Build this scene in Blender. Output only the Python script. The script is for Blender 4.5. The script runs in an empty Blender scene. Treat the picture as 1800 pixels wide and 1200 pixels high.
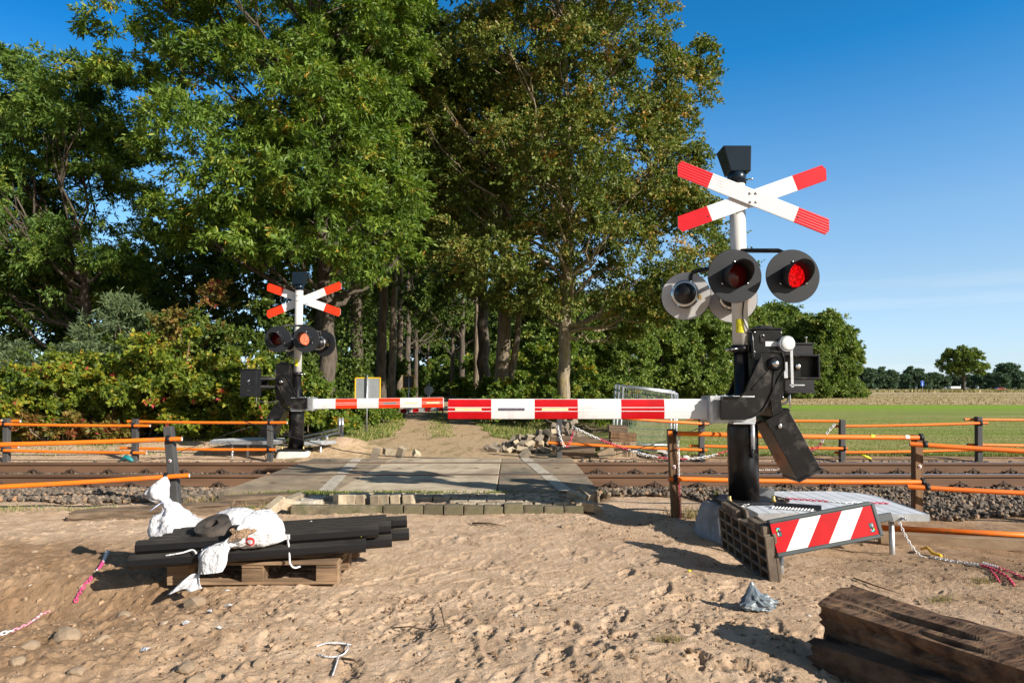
import bpy, math, random
import numpy as np
from mathutils import Vector, Matrix, Quaternion

random.seed(7)
RNG = np.random.default_rng(11)
SC = bpy.context.scene
COL = SC.collection
CAMZ = 1.3
PITCH = math.atan(81.5/1200)
CP, SP = math.cos(PITCH), math.sin(PITCH)

# ---- measuring helpers: photo pixel (1800x1200) + a known depth or height -> metres
def ray(px, py):
    u = (px-900)/1200; v = (600-py)/1200
    return Vector((u, CP-v*SP, SP+v*CP))
def P(px, py, Y):
    d = ray(px, py); s = Y/d.y
    return Vector((d.x*s, Y, CAMZ+d.z*s))
def G(px, py, z=0.0):
    d = ray(px, py); s = (z-CAMZ)/d.z
    return Vector((d.x*s, d.y*s, z))

# ---- value noise
def _hash(i, j, k, seed):
    n = (i*374761393 + j*668265263 + k*2147483647 + seed*1274126177) & 0x7fffffff
    n = ((n ^ (n >> 13))*1274126177) & 0x7fffffff
    n = ((n ^ (n >> 16))*668265263) & 0x7fffffff
    return ((n ^ (n >> 15)) & 0xffff)/65535.0
def noise2(x, y, seed=0):
    x = np.asarray(x, float); y = np.asarray(y, float)
    xi = np.floor(x).astype(np.int64); yi = np.floor(y).astype(np.int64)
    fx = x-xi; fy = y-yi
    fx = fx*fx*(3-2*fx); fy = fy*fy*(3-2*fy)
    z = np.zeros_like(xi)
    a = _hash(xi, yi, z, seed); b = _hash(xi+1, yi, z, seed)
    c = _hash(xi, yi+1, z, seed); d = _hash(xi+1, yi+1, z, seed)
    return (a*(1-fx)+b*fx)*(1-fy)+(c*(1-fx)+d*fx)*fy
def fbm2(x, y, oct=4, seed=0):
    s = 0; a = .5; t = 0
    for o in range(oct):
        s = s+a*noise2(np.asarray(x)*2**o, np.asarray(y)*2**o, seed+o*17); t += a; a *= .5
    return s/t
def noise3(p, seed=0):
    p = np.asarray(p, float); q = np.floor(p).astype(np.int64); f = p-q; f = f*f*(3-2*f)
    r = 0
    for dx in (0, 1):
        for dy in (0, 1):
            for dz in (0, 1):
                w = (f[:, 0] if dx else 1-f[:, 0])*(f[:, 1] if dy else 1-f[:, 1])*(f[:, 2] if dz else 1-f[:, 2])
                r = r+w*_hash(q[:, 0]+dx, q[:, 1]+dy, q[:, 2]+dz, seed)
    return r
def fbm3(p, oct=3, seed=0):
    s = 0; a = .5; t = 0
    for o in range(oct):
        s = s+a*noise3(np.asarray(p)*2**o, seed+o*13); t += a; a *= .5
    return s/t
def sst(a, b, x):
    t = np.clip((np.asarray(x, float)-a)/(b-a), 0, 1); return t*t*(3-2*t)

# ---- object properties
def tag(o, label=None, cat=None, group=None, kind=None):
    if label: o['label'] = label
    if cat: o['category'] = cat
    if group: o['group'] = group
    if kind: o['kind'] = kind
    return o
def thing(name, label, cat, loc=(0, 0, 0), rotz=0, group=None):
    o = bpy.data.objects.new(name, None); COL.objects.link(o)
    o.location = loc; o.rotation_euler = (0, 0, rotz); o.empty_display_size = .1
    return tag(o, label, cat, group)
def origin(o):
    v = Vector((0, 0, 0))
    while o is not None:
        v = v+Vector(o.location); o = o.parent
    return v

# ---- mesh builder: boxes, tubes, lathes, prisms collected into ONE mesh object
def smooth(pts, k=6):
    pts = [Vector(p) for p in pts]; out = []
    for i in range(len(pts)-1):
        a, b, c, d = pts[max(0, i-1)], pts[i], pts[i+1], pts[min(len(pts)-1, i+2)]
        for j in range(k):
            t = j/k; out.append(.5*((2*b)+(c-a)*t+(2*a-5*b+4*c-d)*t*t+(3*b-a-3*c+d)*t**3))
    return out+[pts[-1]]
class MB:
    def __init__(s): s.v = []; s.f = []; s.m = []; s.sm = []
    def add(s, vs, fs, mi=0, smooth=False):
        b = len(s.v); s.v += [tuple(v) for v in vs]
        for f in fs:
            s.f.append([b+i for i in f]); s.m.append(mi); s.sm.append(smooth)
        return s
    def box(s, c, size, rot=None, mi=0, jit=0):
        hx, hy, hz = size[0]/2, size[1]/2, size[2]/2
        vs = [Vector((x*hx, y*hy, z*hz)) for x in (-1, 1) for y in (-1, 1) for z in (-1, 1)]
        if jit: vs = [v+Vector((random.uniform(-jit, jit) for _ in range(3))) for v in vs]
        if rot is not None: vs = [rot @ v for v in vs]
        vs = [v+Vector(c) for v in vs]
        return s.add(vs, [(0, 1, 3, 2), (4, 6, 7, 5), (0, 4, 5, 1), (2, 3, 7, 6), (0, 2, 6, 4), (1, 5, 7, 3)], mi)
    def beam(s, p0, p1, w, h, up=(0, 0, 1), mi=0):
        p0 = Vector(p0); p1 = Vector(p1); d = (p1-p0); L = d.length; d.normalize()
        side = d.cross(Vector(up))
        if side.length < 1e-4: side = d.cross(Vector((1, 0, 0)))
        side.normalize(); u = side.cross(d)
        rot = Matrix((d, side, u)).transposed()
        return s.box((p0+p1)/2, (L, w, h), rot, mi)
    def tube(s, pts, r, n=10, mi=0, cap=True, smooth=True, closed=False):
        pts = [Vector(p) for p in pts]; k = len(pts)
        rs = r if isinstance(r, (list, tuple)) else [r]*k
        b = []; prev = None
        for i, p in enumerate(pts):
            t = (pts[min(i+1, k-1)]-pts[max(i-1, 0)]).normalized()
            if prev is None:
                a = t.cross(Vector((0, 0, 1)))
                if a.length < 1e-3: a = t.cross(Vector((1, 0, 0)))
            else:
                a = prev-t*prev.dot(t)
            a.normalize(); prev = a; c = t.cross(a)
            b += [p+(a*math.cos(2*math.pi*j/n)+c*math.sin(2*math.pi*j/n))*rs[i] for j in range(n)]
        fs = [(i*n+j, i*n+(j+1) % n, (i+1)*n+(j+1) % n, (i+1)*n+j) for i in range(k-1) for j in range(n)]
        s.add(b, fs, mi, smooth)
        if cap:
            o = len(s.v)-len(b)
            s.f.append([o+j for j in range(n)][::-1]); s.m.append(mi); s.sm.append(False)
            s.f.append([o+(k-1)*n+j for j in range(n)]); s.m.append(mi); s.sm.append(False)
        return s
    def lathe(s, prof, M=None, n=24, mi=0, smooth=True):
        """prof: list of (r, z) revolved about local z, placed by matrix M"""
        M = M or Matrix.Identity(4); vs = []
        for r, z in prof:
            vs += [M @ Vector((r*math.cos(2*math.pi*j/n), r*math.sin(2*math.pi*j/n), z)) for j in range(n)]
        fs = [(i*n+j, i*n+(j+1) % n, (i+1)*n+(j+1) % n, (i+1)*n+j) for i in range(len(prof)-1) for j in range(n)]
        s.add(vs, fs, mi, smooth)
        o = len(s.v)-len(vs)
        if len(prof) == 2 and abs(prof[0][1]-prof[1][1]) < 1e-4: return s
        if prof[0][0] > 1e-5: s.f.append([o+j for j in range(n)][::-1]); s.m.append(mi); s.sm.append(False)
        if prof[-1][0] > 1e-5: s.f.append([o+(len(prof)-1)*n+j for j in range(n)]); s.m.append(mi); s.sm.append(False)
        return s
    def prism(s, poly, y0, y1, mi=0):
        """poly: (x, z) outline extruded along y"""
        k = len(poly)
        vs = [(x, y0, z) for x, z in poly]+[(x, y1, z) for x, z in poly]
        fs = [tuple(range(k)), tuple(range(2*k-1, k-1, -1))]+[(i, i+k, (i+1) % k+k, (i+1) % k) for i in range(k)]
        return s.add(vs, fs, mi)
    def sheet(s, pts, mi=0): return s.add(pts, [tuple(range(len(pts)))], mi)
    def grid(s, rows, mi=0, smooth=True, wrap=False):
        n = len(rows[0]); vs = [p for r in rows for p in r]
        m = n if wrap else n-1
        fs = [(i*n+j, i*n+(j+1) % n, (i+1)*n+(j+1) % n, (i+1)*n+j) for i in range(len(rows)-1) for j in range(m)]
        return s.add(vs, fs, mi, smooth)
    def build(s, name, mats, parent=None, bevel=0, local=False, recalc=True, seg=2):
        o = Vector((0, 0, 0)) if (local or parent is None) else origin(parent)
        me = bpy.data.meshes.new(name)
        me.from_pydata([(v[0]-o.x, v[1]-o.y, v[2]-o.z) for v in s.v], [], s.f)
        for m in (mats if isinstance(mats, (list, tuple)) else [mats]): me.materials.append(m)
        me.polygons.foreach_set('material_index', s.m)
        me.polygons.foreach_set('use_smooth', s.sm)
        if recalc:
            import bmesh
            bm = bmesh.new(); bm.from_mesh(me); bmesh.ops.recalc_face_normals(bm, faces=bm.faces); bm.to_mesh(me); bm.free()
        me.update()
        ob = bpy.data.objects.new(name, me); COL.objects.link(ob)
        if parent is not None: ob.parent = parent
        if bevel:
            b = ob.modifiers.new('bevel', 'BEVEL'); b.width = bevel; b.segments = seg; b.limit_method = 'ANGLE'; b.angle_limit = math.radians(40)
        return ob
    def rooted(s, name, mats, base, **k):
        """a thing that is one mesh: object origin at its base"""
        base = Vector(base); bevel = k.get('bevel', 0)
        s.v = [(v[0]-base.x, v[1]-base.y, v[2]-base.z) for v in s.v]
        ob = s.build(name, mats, bevel=bevel); ob.location = base
        return ob

def np_mesh(name, co, quads, mats, smooth=False, tint=None, tri=False):
    n = 3 if tri else 4
    me = bpy.data.meshes.new(name)
    me.vertices.add(len(co)); me.vertices.foreach_set('co', np.asarray(co, np.float32).ravel())
    nf = len(quads)
    me.loops.add(nf*n); me.loops.foreach_set('vertex_index', np.asarray(quads, np.int32).ravel())
    me.polygons.add(nf); me.polygons.foreach_set('loop_start', np.arange(0, nf*n, n, dtype=np.int32))
    me.polygons.foreach_set('use_smooth', np.full(nf, smooth, bool))
    if tint is not None:
        a = me.attributes.new('tint', 'FLOAT', 'FACE'); a.data.foreach_set('value', np.asarray(tint, np.float32))
    for m in (mats if isinstance(mats, (list, tuple)) else [mats]): me.materials.append(m)
    me.update(calc_edges=True)
    return me
def link(name, me, parent=None, loc=None):
    o = bpy.data.objects.new(name, me); COL.objects.link(o)
    if parent is not None: o.parent = parent
    if loc is not None: o.location = loc
    return o

# ---- materials
def new_mat(name):
    m = bpy.data.materials.new(name); m.use_nodes = True
    nt = m.node_tree; nt.nodes.clear()
    out = nt.nodes.new('ShaderNodeOutputMaterial'); b = nt.nodes.new('ShaderNodeBsdfPrincipled')
    nt.links.new(b.outputs[0], out.inputs[0])
    return m, nt, b, out
def c4(c): return (c[0], c[1], c[2], 1)
def noise_node(nt, vec, scale, detail=6, rough=.55, dist=0):
    n = nt.nodes.new('ShaderNodeTexNoise'); n.inputs['Scale'].default_value = scale
    n.inputs['Detail'].default_value = detail; n.inputs['Roughness'].default_value = rough
    n.inputs['Distortion'].default_value = dist
    nt.links.new(vec, n.inputs['Vector']); return n.outputs['Fac']
def ramp(nt, fac, stops):
    r = nt.nodes.new('ShaderNodeValToRGB'); e = r.color_ramp.elements
    while len(e) < len(stops): e.new(.5)
    for i, (p, c) in enumerate(stops): e[i].position = p; e[i].color = c4(c)
    nt.links.new(fac, r.inputs[0]); return r.outputs[0]
def mixc(nt, fac, a, b, mode='MIX'):
    m = nt.nodes.new('ShaderNodeMix'); m.data_type = 'RGBA'; m.blend_type = mode
    for i, val in ((0, fac), (6, a), (7, b)):
        if hasattr(val, 'links'): nt.links.new(val, m.inputs[i])
        elif i == 0: m.inputs[0].default_value = val
        else: m.inputs[i].default_value = c4(val)
    return m.outputs[2]
def mathn(nt, op, a, b=0, clamp=False):
    m = nt.nodes.new('ShaderNodeMath'); m.operation = op; m.use_clamp = clamp
    for i, val in ((0, a), (1, b)):
        if hasattr(val, 'links'): nt.links.new(val, m.inputs[i])
        else: m.inputs[i].default_value = val
    return m.outputs[0]
def bump_node(nt, b, h, strength, dist):
    n = nt.nodes.new('ShaderNodeBump'); n.inputs['Strength'].default_value = strength; n.inputs['Distance'].default_value = dist
    nt.links.new(h, n.inputs['Height']); nt.links.new(n.outputs[0], b.inputs['Normal']); return n
def coords(nt, kind='Object', scale=None):
    t = nt.nodes.new('ShaderNodeTexCoord'); v = t.outputs[kind]
    if scale:
        m = nt.nodes.new('ShaderNodeMapping'); m.inputs['Scale'].default_value = scale
        nt.links.new(v, m.inputs[0]); v = m.outputs[0]
    return v
def mat(name, c1, c2=None, scale=6, rough=.6, metal=0, bump=0, bscale=60, bdist=.01, stretch=None, lo=.35, hi=.65,
        dirt=None, dirt_amt=.5, dscale=3, rand=0, rvar=.1, spec=.5, emit=None, estr=0, coat=0):
    m, nt, b, out = new_mat(name)
    v = coords(nt, 'Object', stretch)
    b.inputs['Roughness'].default_value = rough; b.inputs['Metallic'].default_value = metal
    b.inputs['Specular IOR Level'].default_value = spec
    if coat: b.inputs['Coat Weight'].default_value = coat; b.inputs['Coat Roughness'].default_value = .15
    col = None
    if c2 is not None:
        f = noise_node(nt, v, scale); col = ramp(nt, f, [(lo, c1), (hi, c2)])
    if dirt is not None:
        f = noise_node(nt, v, dscale, 8, .65); k = ramp(nt, f, [(.62-.3*dirt_amt, (0, 0, 0)), (.85-.3*dirt_amt, (1, 1, 1))])
        col = mixc(nt, k, col if col is not None else c1, dirt)
        r = mathn(nt, 'MULTIPLY_ADD', k, .3); nt.nodes[-1].inputs[2].default_value = rough; nt.links.new(r, b.inputs['Roughness'])
    if rand:
        oi = nt.nodes.new('ShaderNodeObjectInfo'); k = mathn(nt, 'MULTIPLY_ADD', oi.outputs['Random'], rand)
        nt.nodes[-1].inputs[2].default_value = 1-rand/2
        hs = nt.nodes.new('ShaderNodeHueSaturation'); nt.links.new(k, hs.inputs['Value'])
        if col is not None: nt.links.new(col, hs.inputs['Color'])
        else: hs.inputs['Color'].default_value = c4(c1)
        col = hs.outputs[0]
    if col is not None: nt.links.new(col, b.inputs['Base Color'])
    else: b.inputs['Base Color'].default_value = c4(c1)
    if bump: bump_node(nt, b, noise_node(nt, v, bscale, 5), bump, bdist)
    if emit: b.inputs['Emission Color'].default_value = c4(emit); b.inputs['Emission Strength'].default_value = estr
    return m
def leaf_mat(name, stops, trans=.3, rough=.55, spec=.35):
    m, nt, b, out = new_mat(name)
    a = nt.nodes.new('ShaderNodeAttribute'); a.attribute_name = 'tint'
    col = ramp(nt, a.outputs['Fac'], stops)
    nt.links.new(col, b.inputs['Base Color']); b.inputs['Roughness'].default_value = rough
    b.inputs['Specular IOR Level'].default_value = spec
    t = nt.nodes.new('ShaderNodeBsdfTranslucent'); nt.links.new(mixc(nt, 1, col, (1.1, 1.25, .5), 'MULTIPLY'), t.inputs[0])
    mx = nt.nodes.new('ShaderNodeMixShader'); mx.inputs[0].default_value = trans
    nt.links.new(b.outputs[0], mx.inputs[1]); nt.links.new(t.outputs[0], mx.inputs[2]); nt.links.new(mx.outputs[0], out.inputs[0])
    return m
# =====================================================================  LIGHT, SKY, CAMERA
SUN = Vector((1.66, -1.25, 1.0)).normalized()
w = bpy.data.worlds.new("World"); SC.world = w; w.use_nodes = True
nt = w.node_tree; nt.nodes.clear()
sky = nt.nodes.new('ShaderNodeTexSky'); sky.sky_type = 'NISHITA'; sky.sun_disc = False
sky.sun_elevation = math.asin(SUN.z); sky.sun_rotation = math.atan2(SUN.x, SUN.y)
sky.air_density = 1.0; sky.dust_density = .35; sky.ozone_density = 2.6; sky.altitude = 0
hs = nt.nodes.new('ShaderNodeHueSaturation'); hs.inputs['Saturation'].default_value = 1.0
tg = nt.nodes.new('ShaderNodeTexCoord'); tz_ = nt.nodes.new('ShaderNodeSeparateXYZ'); nt.links.new(tg.outputs['Generated'], tz_.inputs[0])
# clean polarised autumn air: takes the yellow out of the low sky and deepens its blue; unseen zenith darkened to cut the fill light; a few thin cloud streaks low down
tint = ramp(nt, tz_.outputs[2], [(0, (.90, 1.15, 1.78)), (.04, (.95, 1.08, 1.45)), (.13, (1.07, 1.12, 1.21)), (.225, (.97, 1.20, 1.31)), (.314, (.62, 1.12, 1.37)), (.43, (.13, .94, 1.37)), (.55, (.10, .80, 1.2)), (.70, (.42, .50, .46)), (1, (.55, .50, .38))])
mp_ = nt.nodes.new('ShaderNodeMapping'); mp_.inputs['Scale'].default_value = (1.2, 1.2, 22); nt.links.new(tg.outputs['Generated'], mp_.inputs[0])
cl_ = ramp(nt, noise_node(nt, mp_.outputs[0], 1.6, 6, .6), [(.50, (0, 0, 0)), (.75, (1, 1, 1))])
cm_ = mathn(nt, 'MULTIPLY', cl_, mathn(nt, 'MULTIPLY', mathn(nt, 'MULTIPLY', mathn(nt, 'SUBTRACT', .17, tz_.outputs[2], True), 7), .8, True))
bg = nt.nodes.new('ShaderNodeBackground'); bg.inputs[1].default_value = .096
wo = nt.nodes.new('ShaderNodeOutputWorld')
west = mathn(nt, 'MULTIPLY', mathn(nt, 'MULTIPLY', tz_.outputs[0], -1.5, True), mathn(nt, 'MULTIPLY', tz_.outputs[2], 2.2, True))
tint = mixc(nt, west, tint, mixc(nt, 1, tint, (.30, .70, .82), 'MULTIPLY'))
# unseen sky half behind the camera, tinted to take blue out of the fill
sunward = mathn(nt, 'MULTIPLY', mathn(nt, 'SUBTRACT', .05, tz_.outputs[1]), 3.0, True)
tint = mixc(nt, sunward, tint, (.80, .70, .60))
nt.links.new(mixc(nt, 1, sky.outputs[0], tint, 'MULTIPLY'), hs.inputs['Color']); nt.links.new(mixc(nt, cm_, hs.outputs[0], (5.6, 6.4, 7.0)), bg.inputs[0]); nt.links.new(bg.outputs[0], wo.inputs[0])
sl = bpy.data.lights.new('sun', 'SUN'); sl.energy = 5.0; sl.angle = math.radians(.5); sl.color = (1, .925, .82)
so = bpy.data.objects.new('sun', sl); COL.objects.link(so); so.rotation_euler = SUN.to_track_quat('Z', 'Y').to_euler(); so.location = (20, -15, 20)
cd = bpy.data.cameras.new('camera'); cd.lens = 24; cd.sensor_width = 36; cd.sensor_fit = 'HORIZONTAL'; cd.clip_start = .05; cd.clip_end = 6000
co = bpy.data.objects.new('camera', cd); COL.objects.link(co); co.location = (0, 0, CAMZ); co.rotation_euler = (math.pi/2+PITCH, 0, 0)
SC.camera = co
SC.view_settings.view_transform = 'Standard'; SC.view_settings.look = 'None'; SC.view_settings.exposure = .64; SC.view_settings.gamma = 1
SC.cycles.max_bounces = 6; SC.cycles.diffuse_bounces = 3; SC.cycles.glossy_bounces = 2; SC.cycles.transmission_bounces = 3
SC.cycles.use_denoising = True

# =====================================================================  GROUND
def gauss(x, y, cx, cy, sx, sy=None):
    sy = sy or sx
    return np.exp(-((x-cx)/sx)**2-((y-cy)/sy)**2)
def H0(x, y):
    """large shapes of the ground"""
    x = np.asarray(x, float); y = np.asarray(y, float)
    right = sst(.9, 2.0, x)
    z = -.035*sst(5, 7, y)-.075*right*sst(4.7, 5.8, y)-.03*(1-sst(-3.5, -2.5, x))*sst(5.5, 7, y)
    deck = sst(-3.7, -3.3, x)*(1-sst(.95, 1.35, x))
    trk = sst(8.0, 9.0, y)*(1-sst(11.9, 12.5, y))
    z = z*(1-trk)+trk*(-.115-.12*deck)
    z = z*(1-sst(12, 13, y))+sst(12, 13, y)*-.005
    # heaps and hollows of a building site
    z = z+.34*gauss(x, y, -3.35, 13.6, .75, .6)+.22*gauss(x, y, -7.0, 13.9, 1.4, .6)+.16*gauss(x, y, -5.3, 14.2, 1.0, .7)+.15*gauss(x, y, -9.6, 14.0, 1.2, .6)
    z = z-.22*gauss(x, y, -3.1, 4.35, .8, .28)+.05*gauss(x, y, -3.0, 4.75, .9, .14)-.08*gauss(x, y, -2.4, 4.2, .4, .2)
    z = z+.07*gauss(x, y, -3.6, 3.75, .9, .2)+.06*gauss(x, y, -1.75, 3.75, .55, .22)+.05*gauss(x, y, -2.5, 3.3, .6, .3)
    z = z-.17*gauss(x, y, 1.18, 7.35, .28, .35)+.06*gauss(x, y, 1.75, 6.9, .35, .25)
    z = z+.05*gauss(x, y, 3.6, 4.6, .8, .4)-.04*gauss(x, y, 2.5, 4.4, .5, .3)+.035*gauss(x, y, .6, 3.4, .7, .25)
    return z
def Hn(x, y):
    near = 1-sst(12, 20, y)
    rough = .6+.9*(1-sst(-1.6, -.6, x))+.5*sst(1.4, 2.4, x)
    n = (fbm2(x*1.6, y*1.6, 3, 3)-.5)*.075+(fbm2(x*6, y*6, 3, 9)-.5)*.015*rough
    return n*near*(1-.7*sst(7.9, 8.6, y))
def H(x, y):
    r = H0(x, y)+Hn(x, y)
    return float(r) if np.ndim(r) == 0 else r

def geo(a, b, s0, q):
    r = [a]; s = s0
    while r[-1] < b: r.append(r[-1]+s); s *= q
    return np.array(r)
xp = geo(7.0, 2500, .1, 1.16); xs = np.concatenate([-xp[::-1], np.arange(-7.0+.03, -4.6, .03), np.arange(-4.6, 4.6, .0125), np.arange(4.6, 6.99, .03), xp])
ys = np.concatenate([-geo(-1.5, 300, .3, 1.3)[::-1], np.arange(-1.2, 2.6, .1), np.arange(2.6, 5.2, .0105), np.arange(5.2, 8.6, .02), np.arange(8.6, 16, .08), geo(16, 3000, .15, 1.13)])
X, Y = np.meshgrid(xs, ys)
Z = H0(X, Y)+Hn(X, Y)
# lumps, prints and scuffs in the loose sand, near part only
sub = (ys > 2.5) & (ys < 8.6); cx = (xs > -7.1) & (xs < 7.1)
Xn = X[np.ix_(sub, cx)]; Yn = Y[np.ix_(sub, cx)]
dz = np.zeros_like(Xn)
n1 = fbm2(Xn*16, Yn*16, 3, 21); n2 = fbm2(Xn*38, Yn*38, 2, 31)
leftw = 1-sst(-1.7, -.7, Xn)
dz += (np.abs(n1-.5)*2)**1.2*-.006+(n2-.5)*.009+(noise2(Xn*85, Yn*85, 51)-.5)*.008
dz += leftw*(np.clip(fbm2(Xn*22, Yn*22, 2, 41)-.55, 0, 1)*.10)
xr, yr = Xn[0], Yn[:, 0]
def dent(px, py, ang, L, W, depth, tread):
    i0, i1 = np.searchsorted(xr, [px-L*1.3, px+L*1.3]); j0, j1 = np.searchsorted(yr, [py-L*1.3, py+L*1.3])
    if i1-i0 < 2 or j1-j0 < 2: return
    x = Xn[j0:j1, i0:i1]-px; y = Yn[j0:j1, i0:i1]-py
    u = x*math.cos(ang)+y*math.sin(ang); v = -x*math.sin(ang)+y*math.cos(ang)
    wl = W*(.78+.22*np.cos((u/L-.3)*3.0)); q = np.sqrt((u/(L/2))**2+(v/wl*2)**2)
    m = 1-sst(.75, 1.05, q); rim = np.exp(-((q-1.15)/.16)**2)
    t = (np.sin(u/(.016 if tread else .03)*math.pi) > .1)*.45*tread*m
    dz[j0:j1, i0:i1] += -depth*m*(1-t)+depth*.5*rim
rs = random.Random(5)
for k in range(560):
    yy = 2.7+(rs.random()**1.25)*5.1; xx = rs.uniform(-.95, 1.0)*yy*.62+.2
    if rs.random() < .55: xx = rs.gauss(.1, .9)
    dent(xx, yy, rs.uniform(0, 3.14) if rs.random() < .4 else rs.gauss(1.35, .5), rs.uniform(.2, .31), rs.uniform(.085, .12), rs.uniform(.004, .014), 1 if rs.random() < .6 else 0)
for k in range(2600):
    yy = 2.7+(rs.random()**1.4)*5.1; dent(rs.uniform(-.95, .95)*yy*.64+.1, yy, rs.uniform(0, 3.14), rs.uniform(.022, .09), rs.uniform(.018, .05), rs.uniform(-.007, .012), 0)
for (px, py, an) in [(.55, 3.62, .9), (.95, 3.75, 1.3), (.2, 3.35, 1.0), (-.3, 3.9, 1.6), (-.62, 4.3, 1.2), (.35, 4.5, .5), (.8, 4.9, 1.2), (-.2, 5.2, 1.5), (.1, 3.0, .6), (-.75, 3.3, 1.9), (1.05, 4.35, .3), (.45, 5.6, 1.4), (-.55, 6.1, 1.3), (.9, 5.7, 1.0), (1.1, 3.2, 2.2), (.0, 4.1, 1.1), (-1.0, 4.0, 1.2), (.62, 4.05, 1.5)]:
    dent(px, py, an, .30, .115, .016, 0)
    for q in range(8):                       # cleats of a work boot
        u_ = -.11+q*.031
        if abs(u_+.03) < .018: continue
        for v_ in (-.022, .022): dent(px+u_*math.cos(an)-v_*math.sin(an), py+u_*math.sin(an)+v_*math.cos(an), an+.9*(1 if v_ > 0 else -1), .042, .016, -.008, 0)
dz *= .82*(1-.42*sst(4.2, 6.0, Yn))
Zs = Z[np.ix_(sub, cx)]+dz*(1-sst(7.6, 8.2, Yn)*.6)
Z[np.ix_(sub, cx)] = Zs
ny, nx = X.shape
idx = np.arange(ny*nx).reshape(ny, nx)
quads = np.stack([idx[:-1, :-1], idx[:-1, 1:], idx[1:, 1:], idx[1:, :-1]], -1).reshape(-1, 4)

m, nt, b, out = new_mat('sandy_ground')
g = nt.nodes.new('ShaderNodeNewGeometry'); pos = g.outputs['Position']
sx = nt.nodes.new('ShaderNodeSeparateXYZ'); nt.links.new(pos, sx.inputs[0])
big = noise_node(nt, pos, .9, 7, .6); mid = noise_node(nt, pos, 5, 8, .6); fine = noise_node(nt, pos, 70, 4, .7)
sand = ramp(nt, mid, [(.30, (.46, .318, .205)), (.5, (.60, .43, .288)), (.7, (.68, .505, .355))])
damp = ramp(nt, mid, [(.3, (.23, .14, .073)), (.55, (.37, .235, .135)), (.75, (.47, .315, .19))])
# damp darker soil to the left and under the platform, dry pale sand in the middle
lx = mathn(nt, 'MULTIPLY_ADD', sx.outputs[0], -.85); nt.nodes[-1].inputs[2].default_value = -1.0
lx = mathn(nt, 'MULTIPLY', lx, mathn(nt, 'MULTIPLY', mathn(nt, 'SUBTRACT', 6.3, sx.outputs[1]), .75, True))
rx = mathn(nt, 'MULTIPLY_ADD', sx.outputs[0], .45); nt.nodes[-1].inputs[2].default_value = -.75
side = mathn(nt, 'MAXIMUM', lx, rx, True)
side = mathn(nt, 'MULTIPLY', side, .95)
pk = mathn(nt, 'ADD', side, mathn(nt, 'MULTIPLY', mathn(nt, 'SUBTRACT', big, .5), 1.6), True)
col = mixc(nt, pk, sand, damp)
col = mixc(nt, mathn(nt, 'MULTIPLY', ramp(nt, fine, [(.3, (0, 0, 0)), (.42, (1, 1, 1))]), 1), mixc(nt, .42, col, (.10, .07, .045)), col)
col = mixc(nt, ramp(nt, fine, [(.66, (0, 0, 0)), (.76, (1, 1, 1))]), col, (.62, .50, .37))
# ballast dust beside the track
# beyond the track: earth with leaf litter and thin grass
g1 = noise_node(nt, pos, 1.3, 8, .65); g2 = noise_node(nt, pos, 14, 6, .7)
earth = mixc(nt, ramp(nt, g1, [(.4, (0, 0, 0)), (.6, (1, 1, 1))]), ramp(nt, g2, [(.35, (.10, .075, .035)), (.65, (.24, .17, .09))]), ramp(nt, g2, [(.35, (.035, .05, .012)), (.65, (.12, .14, .035))]))
fy = mathn(nt, 'ADD', mathn(nt, 'SUBTRACT', sx.outputs[1], 14.9), mathn(nt, 'MULTIPLY', mathn(nt, 'SUBTRACT', g1, .5), 3), True)
col = mixc(nt, fy, col, earth)
nt.links.new(col, b.inputs['Base Color']); b.inputs['Roughness'].default_value = .95; b.inputs['Specular IOR Level'].default_value = .15
h = mathn(nt, 'ADD', mathn(nt, 'MULTIPLY', noise_node(nt, pos, 32, 6, .72), .9), mathn(nt, 'MULTIPLY', noise_node(nt, pos, 160, 4, .7), .35))
bump_node(nt, b, h, .8, .03)
SAND = m
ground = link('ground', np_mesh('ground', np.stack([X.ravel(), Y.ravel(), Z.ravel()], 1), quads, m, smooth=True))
tag(ground, kind='structure')

def pos_mat(name): 
    m, nt, b, out = new_mat(name); g = nt.nodes.new('ShaderNodeNewGeometry')
    b.inputs['Roughness'].default_value = .95; b.inputs['Specular IOR Level'].default_value = .1
    mp = nt.nodes.new('ShaderNodeMapping'); nt.links.new(g.outputs['Position'], mp.inputs[0])
    return m, nt, b, g.outputs['Position'], mp
def sheet_grid(name, m, xs, fleft, fright, ys, lift):
    rows = []
    for y in ys:
        a, c = fleft(y), fright(y); rows.append([(a+(c-a)*t, y) for t in xs])
    A = np.array(rows); z = H(A[..., 0], A[..., 1])+lift
    n = len(xs); k = len(ys); idx = np.arange(n*k).reshape(k, n)
    q = np.stack([idx[:-1, :-1], idx[:-1, 1:], idx[1:, 1:], idx[1:, :-1]], -1).reshape(-1, 4)
    o = link(name, np_mesh(name, np.concatenate([A.reshape(-1, 2), z.reshape(-1, 1)], 1), q, m, smooth=True))
    return tag(o, kind='structure')
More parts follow.
